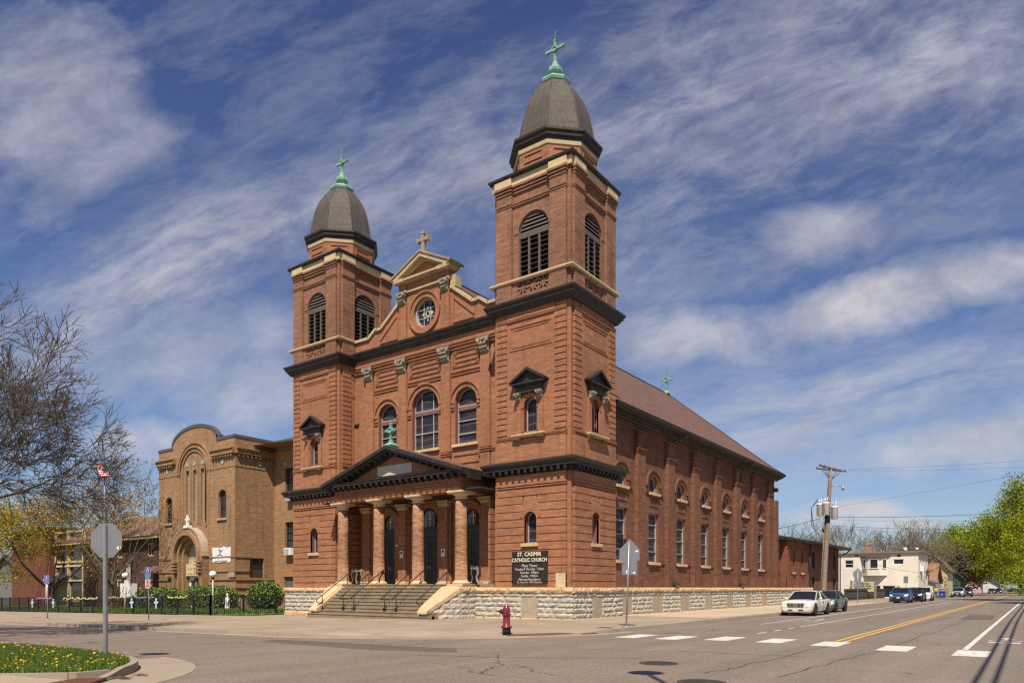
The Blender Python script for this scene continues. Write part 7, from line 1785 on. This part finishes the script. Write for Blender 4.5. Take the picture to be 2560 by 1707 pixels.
    # wheels with dark arches
    for yy in (fax,rax):
        for s_ in (-1,1):
            mb=MB(); mb.tube([(s_*(hw-.16),yy,wr+.02),(s_*(hw+.004),yy,wr+.02)],wr+.075,22,smooth=False); mb.build('wheel_arch',M_DARK,C)
            mb=MB(); mb.lathe((0,0,0),[(wr*.72,-.11),(wr*.97,-.11),(wr,-.07),(wr,.07),(wr*.97,.11),(wr*.72,.11)],22)
            mb.v=[(s_*(hw-.088)+c,yy+a,wr+b_) for a,b_,c in mb.v]; wl_=mb.build('wheel',M_TYRE,C)
            mb=MB()
            F=lambda u,v,w:(s_*(hw-.088+w),yy+u,wr+v)
            mb.ring(F,circ(0,0,wr*.60,20)+[circ(0,0,wr*.6,20)[0]],circ(0,0,wr*.72,20)+[circ(0,0,wr*.72,20)[0]],.02,.105)
            for k in range(7):
                a=2*PI*k/7; c_,q=math.cos(a),math.sin(a); mb.prism(F,[(-q*.04,c_*.04),(c_*wr*.62-q*.022,q*wr*.62+c_*.022),(c_*wr*.62+q*.022,q*wr*.62-c_*.022),(q*.04,-c_*.04)],.05,.095)
            mb.prism(F,circ(0,0,.06,10),.03,.10); mb.build('rim',M_RIM,wl_)
    # face
    Fq=lambda u,v,w:(u,-w,v)
    if lens:
        for s_ in (-1,1):
            mb=MB()
            zl=hood-.35 if kind=='sedan' else hood-.30
            P0=[(s_*hw*.56,-.012,zl+.02),(s_*(hw*.775+.012),-.012,zl),(s_*(hw*.895+.014),.05,zl+.02),(s_*(hw*.97+.014),.26,zl+.10)]
            P1=[(s_*hw*.60,-.010,hood-.15),(s_*(hw*.765+.012),-.010,hood-.13),(s_*(hw*.86+.02),.055,hood-.065),(s_*(hw*.92+.02),.40,hood-.015)]
            for k in range(3): mb.face([P0[k],P0[k+1],P1[k+1],P1[k]],True)
            mb.build('headlight',M_LENS,C,fix=False)
    gw=hw*.52 if kind=='sedan' else hw*.5
    mb=MB(); gz0,gz1=(hood-.37,hood-.13) if kind=='sedan' else (hood-.42,hood-.18); mb.prism(Fq,[(-gw*.9,gz0),(gw*.9,gz0),(gw,gz1),(-gw,gz1)],-.08,.012); gr=mb.build('grille',M_IRON if grille!='bright' else M_CHROME,C)
    mb=MB()
    if grille=='bar':
        for k in range(4): z_=gz0+.02+(gz1-gz0-.04)*k/3; mb.fbox(Fq,-gw*.93,gw*.93,z_-.008,z_+.008,.012,.024)
        for k in range(4): u=-gw*.62+gw*1.24*k/3; mb.fbox(Fq,u-.01,u+.01,gz0,gz1,.012,.023)
    else: mb.fbox(Fq,-gw*.95,gw*.95,(gz0+gz1)/2-.02,(gz0+gz1)/2+.02,.012,.024)
    mb.build('grille_bars',M_CHROME,gr)
    if emblem:
        mb=MB(); O=circ(0,(gz0+gz1)/2,.085,16); I=circ(0,(gz0+gz1)/2,.062,16); mb.ring(lambda u,v,w:Fq(u*1.25,v,w),I+[I[0]],O+[O[0]],.02,.035); mb.build('emblem_wreath',M_CHROME,C); mb=MB(); zc=(gz0+gz1)/2; mb.prism(Fq,[(-.055,zc+.045),(.055,zc+.045),(.055,zc-.01),(0,zc-.055),(-.055,zc-.01)],.02,.036); mb.build('emblem_shield',M_SRED,C)
    mb=MB(); mb.prism(Fq,[(-hw*.48,.31),(hw*.48,.31),(hw*.46,.38),(-hw*.46,.38)],-.1,.006)
    if lowblack: mb.prism(Fq,[(-hw*.80,.19),(hw*.80,.19),(hw*.62,.58),(-hw*.62,.58)],-.15,.004)
    mb.build('lower_intake',M_IRON,C)
    if kind=='sedan':
        for s_ in (-1,1):
            for z_ in (.36,.47): mb=MB(); mb.fbox(Fq,s_*hw*.72-.09,s_*hw*.72+.09,z_,z_+.05,-.2,.0); mb.v=[(a,b_+.02,c_) for a,b_,c_ in mb.v]; mb.build('fog_lamp',M_CHROME,C)
    if plate: mb=MB(); mb.fbox(Fq,-.155,.155,.27 if not suv else .50,.43 if not suv else .65,.02,.034); mb.build('licence_plate',plain('plate_white',(.55,.62,.66),.4) if 'plate_white' not in MATS else MATS['plate_white'],C)
    for s_ in (-1,1):
        mb=MB(); mb.box(s_*hw*.62,s_*hw*.90,L-.10,L+.006,.72,.88) ; mb.build('tail_light',M_SRED,C)
        for yy in ((rf0+.35),(rf0+rf1)/2+.45): mb=MB(); mb.box(s_*hw*.98,s_*(hw+.02),yy,yy+.20,.80 if not suv else .92,.83 if not suv else .95); mb.build('door_handle',M_CHROME,C)
        mb=MB(); 
        for yy in (wb0+.12,(rf0+rf1)/2+.06,bb-.25): mb.box(s_*hw*.99,s_*(hw+.003),yy,yy+.012,.34,belt-.06)
        mb.build('door_seam',M_DARK,C)
    C.location=(x,y,z); C.rotation_euler=(0,0,rot); return C
car('cream white sedan with wide chrome grille, nearest of the parked cars','car',6.83,13.75,paint('car_cream',(.70,.65,.55),.0),4.99,1.85,1.46,'sedan',emblem=True)
car('dark grey sedan parked close behind the cream white sedan','car',6.45,20.9,paint('car_grey',(.12,.13,.125),.4),4.85,1.84,1.45,'sedan',grille='plain')
car('bright blue compact sport utility car by the dark board fence','car',6.15,57.0,paint('car_blue',(.025,.12,.36),.4),4.6,1.85,1.68,'suv',grille='plain',lowblack=True)
car('black sport utility car with bright chrome grille behind the blue car','car',6.45,65.6,paint('car_black',(.012,.013,.02),.3),4.7,1.92,1.70,'suv',grille='bright')
car('boxy white sport utility car last in the row behind the black car','car',6.6,73.0,paint('car_white',(.72,.70,.66),.0),4.3,1.85,1.72,'suv',grille='plain')
car('silver sport utility car under the green trees past the blue bin','car',6.85,119,paint('car_silver',(.42,.42,.43),.5),4.6,1.9,1.68,'suv',grille='plain',lowblack=True)
car('dark grey pickup like car behind the silver one under the trees','car',7.5,127,paint('car_dark',(.05,.055,.06),.4),5.2,1.95,1.82,'suv',grille='plain')
car('small far blue grey sedan in front of the pink house','car',7.9,214,paint('car_far',(.14,.16,.22),.4),4.7,1.8,1.5,'sedan',grille='plain')
car('small far dark blue sedan behind the blue grey one','car',8.6,238,paint('car_far_blue',(.03,.05,.20),.4),4.7,1.8,1.5,'sedan',grille='plain')
car('far dark sedan turning sideways across the end of the street','car',13.0,330,paint('car_far_dark',(.03,.03,.035),.4),4.7,1.8,1.5,'sedan',group='cars turning far up the street',rot=R(68),grille='plain')

# ------------------------------------------------------------------ trees
def bark(name,c): return plain(name,c,.9,var=.3,scale=4)
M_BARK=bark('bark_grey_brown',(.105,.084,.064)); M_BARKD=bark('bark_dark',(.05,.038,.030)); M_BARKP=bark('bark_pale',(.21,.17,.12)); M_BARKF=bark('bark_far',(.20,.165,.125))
def leafmat(name,cols,trans=.35):
    m=bpy.data.materials.new(name); m.use_nodes=True; t=NT(m.node_tree); m.node_tree.nodes.clear(); MATS[name]=m
    g=t.n('ShaderNodeNewGeometry'); c_=t.ramp(g.outputs['Random Per Island'],cols)
    d=t.n('ShaderNodeBsdfDiffuse'); tr=t.n('ShaderNodeBsdfTranslucent'); mx=t.n('ShaderNodeMixShader'); mx.inputs[0].default_value=trans
    t.l(c_,d.inputs[0]); t.l(c_,tr.inputs[0]); t.l(d.outputs[0],mx.inputs[1]); t.l(tr.outputs[0],mx.inputs[2]); o=t.n('ShaderNodeOutputMaterial'); t.l(mx.outputs[0],o.inputs[0]); return m
M_LGRN=leafmat('leaves_spring_green',[(0,(.12,.17,.015)),(.5,(.27,.33,.025)),(1,(.42,.43,.045))])
M_LYEL=leafmat('leaves_yellow_green',[(0,(.22,.20,.018)),(.5,(.38,.345,.03)),(1,(.52,.45,.045))])
M_LOCH=leafmat('buds_ochre',[(0,(.26,.165,.03)),(.5,(.42,.28,.04)),(1,(.56,.41,.06))])
M_LOCB=leafmat('buds_brown',[(0,(.17,.10,.035)),(.5,(.27,.17,.05)),(1,(.38,.26,.07))])
M_LYGR=leafmat('leaves_bright_yellow_green',[(0,(.17,.20,.015)),(.5,(.34,.36,.028)),(1,(.48,.46,.045))])
M_LPUR=leafmat('leaves_purple',[(0,(.05,.014,.016)),(1,(.12,.035,.035))])
def tree(label,base,h,spread,seed,trunk_r,levels,barkm,leaf=None,nleaf=0,ls=.12,lr=.5,group=None,fork=.28,cat='tree',name='tree',kids=(3,4),lean=(0,0),rmin=.006,up=.25,sides=(7,5,4,3,3,3,3),ratio=.68,nb=5,droop=0,only=None):
    rnd=random.Random(seed); T=thing(name,base,label,cat,group); mb=MB(); tips=[]
    B=Vector(base)
    def grow(p,d,L,r,lv):
        nseg=4 if lv<2 else 3; pts=[p.copy()]; rs=[r]; q=p.copy(); dd=d.copy(); kidsat=[]
        for k in range(nseg):
            dd=(dd+Vector((rnd.gauss(0,.13),rnd.gauss(0,.13),rnd.gauss(0,.10)+(.04 if lv<2 else up*.12)-droop*(lv>2)*.12))).normalized()
            q=q+dd*(L/nseg); pts.append(q.copy()); rs.append(max(rmin,r*(1-.45*(k+1)/nseg))); kidsat.append((q.copy(),dd.copy(),rs[-1],(k+1)/nseg))
        mb.tube(pts,rs,sides[min(lv,6)],False)
        if lv>=levels: tips.append(q); tips.append(pts[len(pts)//2]); return
        if lv>=levels-1: tips.append(q)
        n=rnd.randint(*kids)
        for i in range(n):
            if i==0: s_=kidsat[-1]
            else: s_=rnd.choice(kidsat[1:]) if len(kidsat)>1 else kidsat[-1]
            a=rnd.uniform(.35,.85) if i else rnd.uniform(.08,.3)
            ax_=s_[1].orthogonal().normalized(); ax_.rotate(Matrix.Rotation(rnd.uniform(0,2*PI),3,s_[1])); d2=s_[1]*math.cos(a)+ax_*math.sin(a)
            d2=Vector((d2.x,d2.y,d2.z*(1.0)+up*.2)).normalized()
            grow(s_[0],d2,L*rnd.uniform(ratio-.12,ratio+.12),max(rmin,s_[2]*(.85 if i==0 else rnd.uniform(.45,.7))),lv+1)
    th=h*fork; tp=B+Vector((lean[0],lean[1],th)); mid=B+Vector((lean[0]*.4+rnd.gauss(0,.05),lean[1]*.4,th*.5))
    mb.tube([B-Vector((0,0,.2)),B+Vector((0,0,th*.12)),mid,tp],[trunk_r*1.45,trunk_r*1.05,trunk_r*.92,trunk_r*.85],10,False)
    for k in range(nb):
        a=2*PI*k/nb+rnd.uniform(-.4,.4); tilt=rnd.uniform(.35,.95)*spread if k else .12
        d=Vector((math.cos(a)*math.sin(tilt),math.sin(a)*math.sin(tilt),math.cos(tilt)))
        if only is not None and d.dot(only)<-.55: continue
        grow(tp-Vector((0,0,rnd.uniform(0,.15)*th)),d,h*(1-fork)*.44*rnd.uniform(.85,1.1),trunk_r*rnd.uniform(.42,.6),1)
    mb.build('trunk',barkm,T,fix=False)
    if leaf:
        lb=MB()
        for k in range(nleaf):
            p=rnd.choice(tips); leafquad(lb,(p.x+rnd.gauss(0,lr),p.y+rnd.gauss(0,lr),p.z+rnd.gauss(0,lr*.8)),ls*rnd.uniform(.6,1.4),rnd,.6)
        lb.build('crown',leaf,T,fix=False)
    return T
# big bare tree just outside the left edge
tree('tall bare tree leaning in from the left edge over the street',(-14.4,-22.8,-.1),11.2,1.55,21,.32,7,M_BARK,kids=(3,4),rmin=.0095,nb=9,fork=.36,up=.10,ratio=.70,lean=(.4,.1),sides=(7,6,5,4,3,3,3,3))
# trees before the house
tree('budding brown tree in front of the brown brick house',(-51.5,2.0,-.6),12.2,.85,5,.22,5,M_BARK,M_LOCB,3000,.10,.40,fork=.2,ratio=.72,rmin=.012,nb=6)
tree('ochre yellow tree filling the left edge before the red brick wing',(-66,2.5,-.8),11.8,1.2,8,.24,5,M_BARKD,M_LOCH,10000,.11,.7,fork=.2,ratio=.72,rmin=.012,nb=6)
tree('yellow green tree left of the red brick wing at the edge',(-78,-1,-.9),10.5,1.25,18,.3,5,M_BARKD,M_LYEL,17000,.12,.75,fork=.18,ratio=.72,rmin=.012,nb=6)
# right side: green street trees
G_='green street trees along the right background'
tree('broad spring green maple behind the silver car',(4.0,162,0),14.6,1.55,31,.42,5,M_BARKD,M_LGRN,50000,.19,.7,group=G_,fork=.16,ratio=.72,rmin=.025,nb=8)
tree('tall light green maple reaching over the street from the right',(22.5,82,0),14.8,1.35,33,.45,5,M_BARKD,M_LGRN,70000,.135,.5,group=G_,fork=.34,ratio=.74,rmin=.018,nb=9,up=.42)
tree('yellow green maple reaching in lowest from the right edge',(22.5,63,0),11.2,1.35,36,.36,5,M_BARKD,M_LYGR,60000,.105,.42,group=G_,fork=.38,ratio=.74,rmin=.014,nb=9,up=.45)
tree('slim green street tree beside the forked trunks',(4.6,215,0),15.5,1.1,37,.35,5,M_BARKD,M_LGRN,16000,.24,1.1,group=G_,fork=.25,ratio=.72,rmin=.03,nb=7)
tree('yellow bush like tree at the far end of the street',(12.5,390,0),15,1.1,38,.4,4,M_BARKD,M_LYGR,6000,.65,2.0,group=G_,fork=.15,ratio=.72,rmin=.03,nb=7)
tree('green tree on the far right beyond the parked cars',(26,240,0),22,1.1,39,.5,5,M_BARKD,M_LGRN,12000,.42,1.3,group=G_,fork=.2,ratio=.72,rmin=.03,nb=7)
tree('dull budding tree beside the pink house',(5.8,270,0),15,1.1,40,.4,5,M_BARKF,M_LOCB,4500,.45,1.2,group=G_,fork=.2,ratio=.7,rmin=.04,nb=6)
tree('purple leaved tree behind the tree trunks',(2.5,196,0),9.5,1.15,41,.3,4,M_BARKD,M_LPUR,7000,.35,1.0,fork=.2,ratio=.72,rmin=.02,nb=6)
GB='bare trees behind the white building'
for i,(x,y,h,s,lab) in enumerate(((-14.5,128,13.5,51,'bare tree with fanned branches right of the utility pole'),(-7.5,140,12.5,52,'bare tree over the chimney of the white building'),(-2,136,11.5,53,'bare budding tree over the middle of the white building'),(2.0,125,11.5,54,'bare tree rising past the right corner of the white building'),(-22,118,11.5,55,'bare tree just left of the utility pole top'))):
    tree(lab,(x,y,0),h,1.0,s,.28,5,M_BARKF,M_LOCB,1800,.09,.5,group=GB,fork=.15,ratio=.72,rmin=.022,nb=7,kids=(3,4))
tree('grey bare tree at the far left behind the cottage',(-105,30,-1),12,1.1,57,.3,5,M_BARKF,M_LOCH,2500,.2,.6,fork=.2,ratio=.72,rmin=.02,nb=6)
# hazy belt of trees closing the horizon
rnd=random.Random(77); mb=MB()
for k in range(16000):
    a=rnd.uniform(-.2,1); x=-420+900*rnd.random(); y=430+rnd.uniform(0,60)+abs(x)*.05; 
    hmax=9+4*math.sin(x*.05)+3*math.sin(x*.013+1)
    if 5<x<22: continue
    leafquad(mb,(x,y,rnd.random()**.8*hmax),rnd.uniform(.7,1.5),rnd,.3)
for k in range(6000):
    x=-420+280*rnd.random(); y=60+rnd.uniform(0,40)+(-x)*.1; leafquad(mb,(x,y,-1+rnd.random()**.8*(7+2*math.sin(x*.08))),rnd.uniform(.5,1.0),rnd,.3)
o=mb.build('far_tree_belt',M_LOCB,fix=False); o['kind']='stuff'; o['label']='hazy belt of distant trees along the horizon'; o['category']='trees'
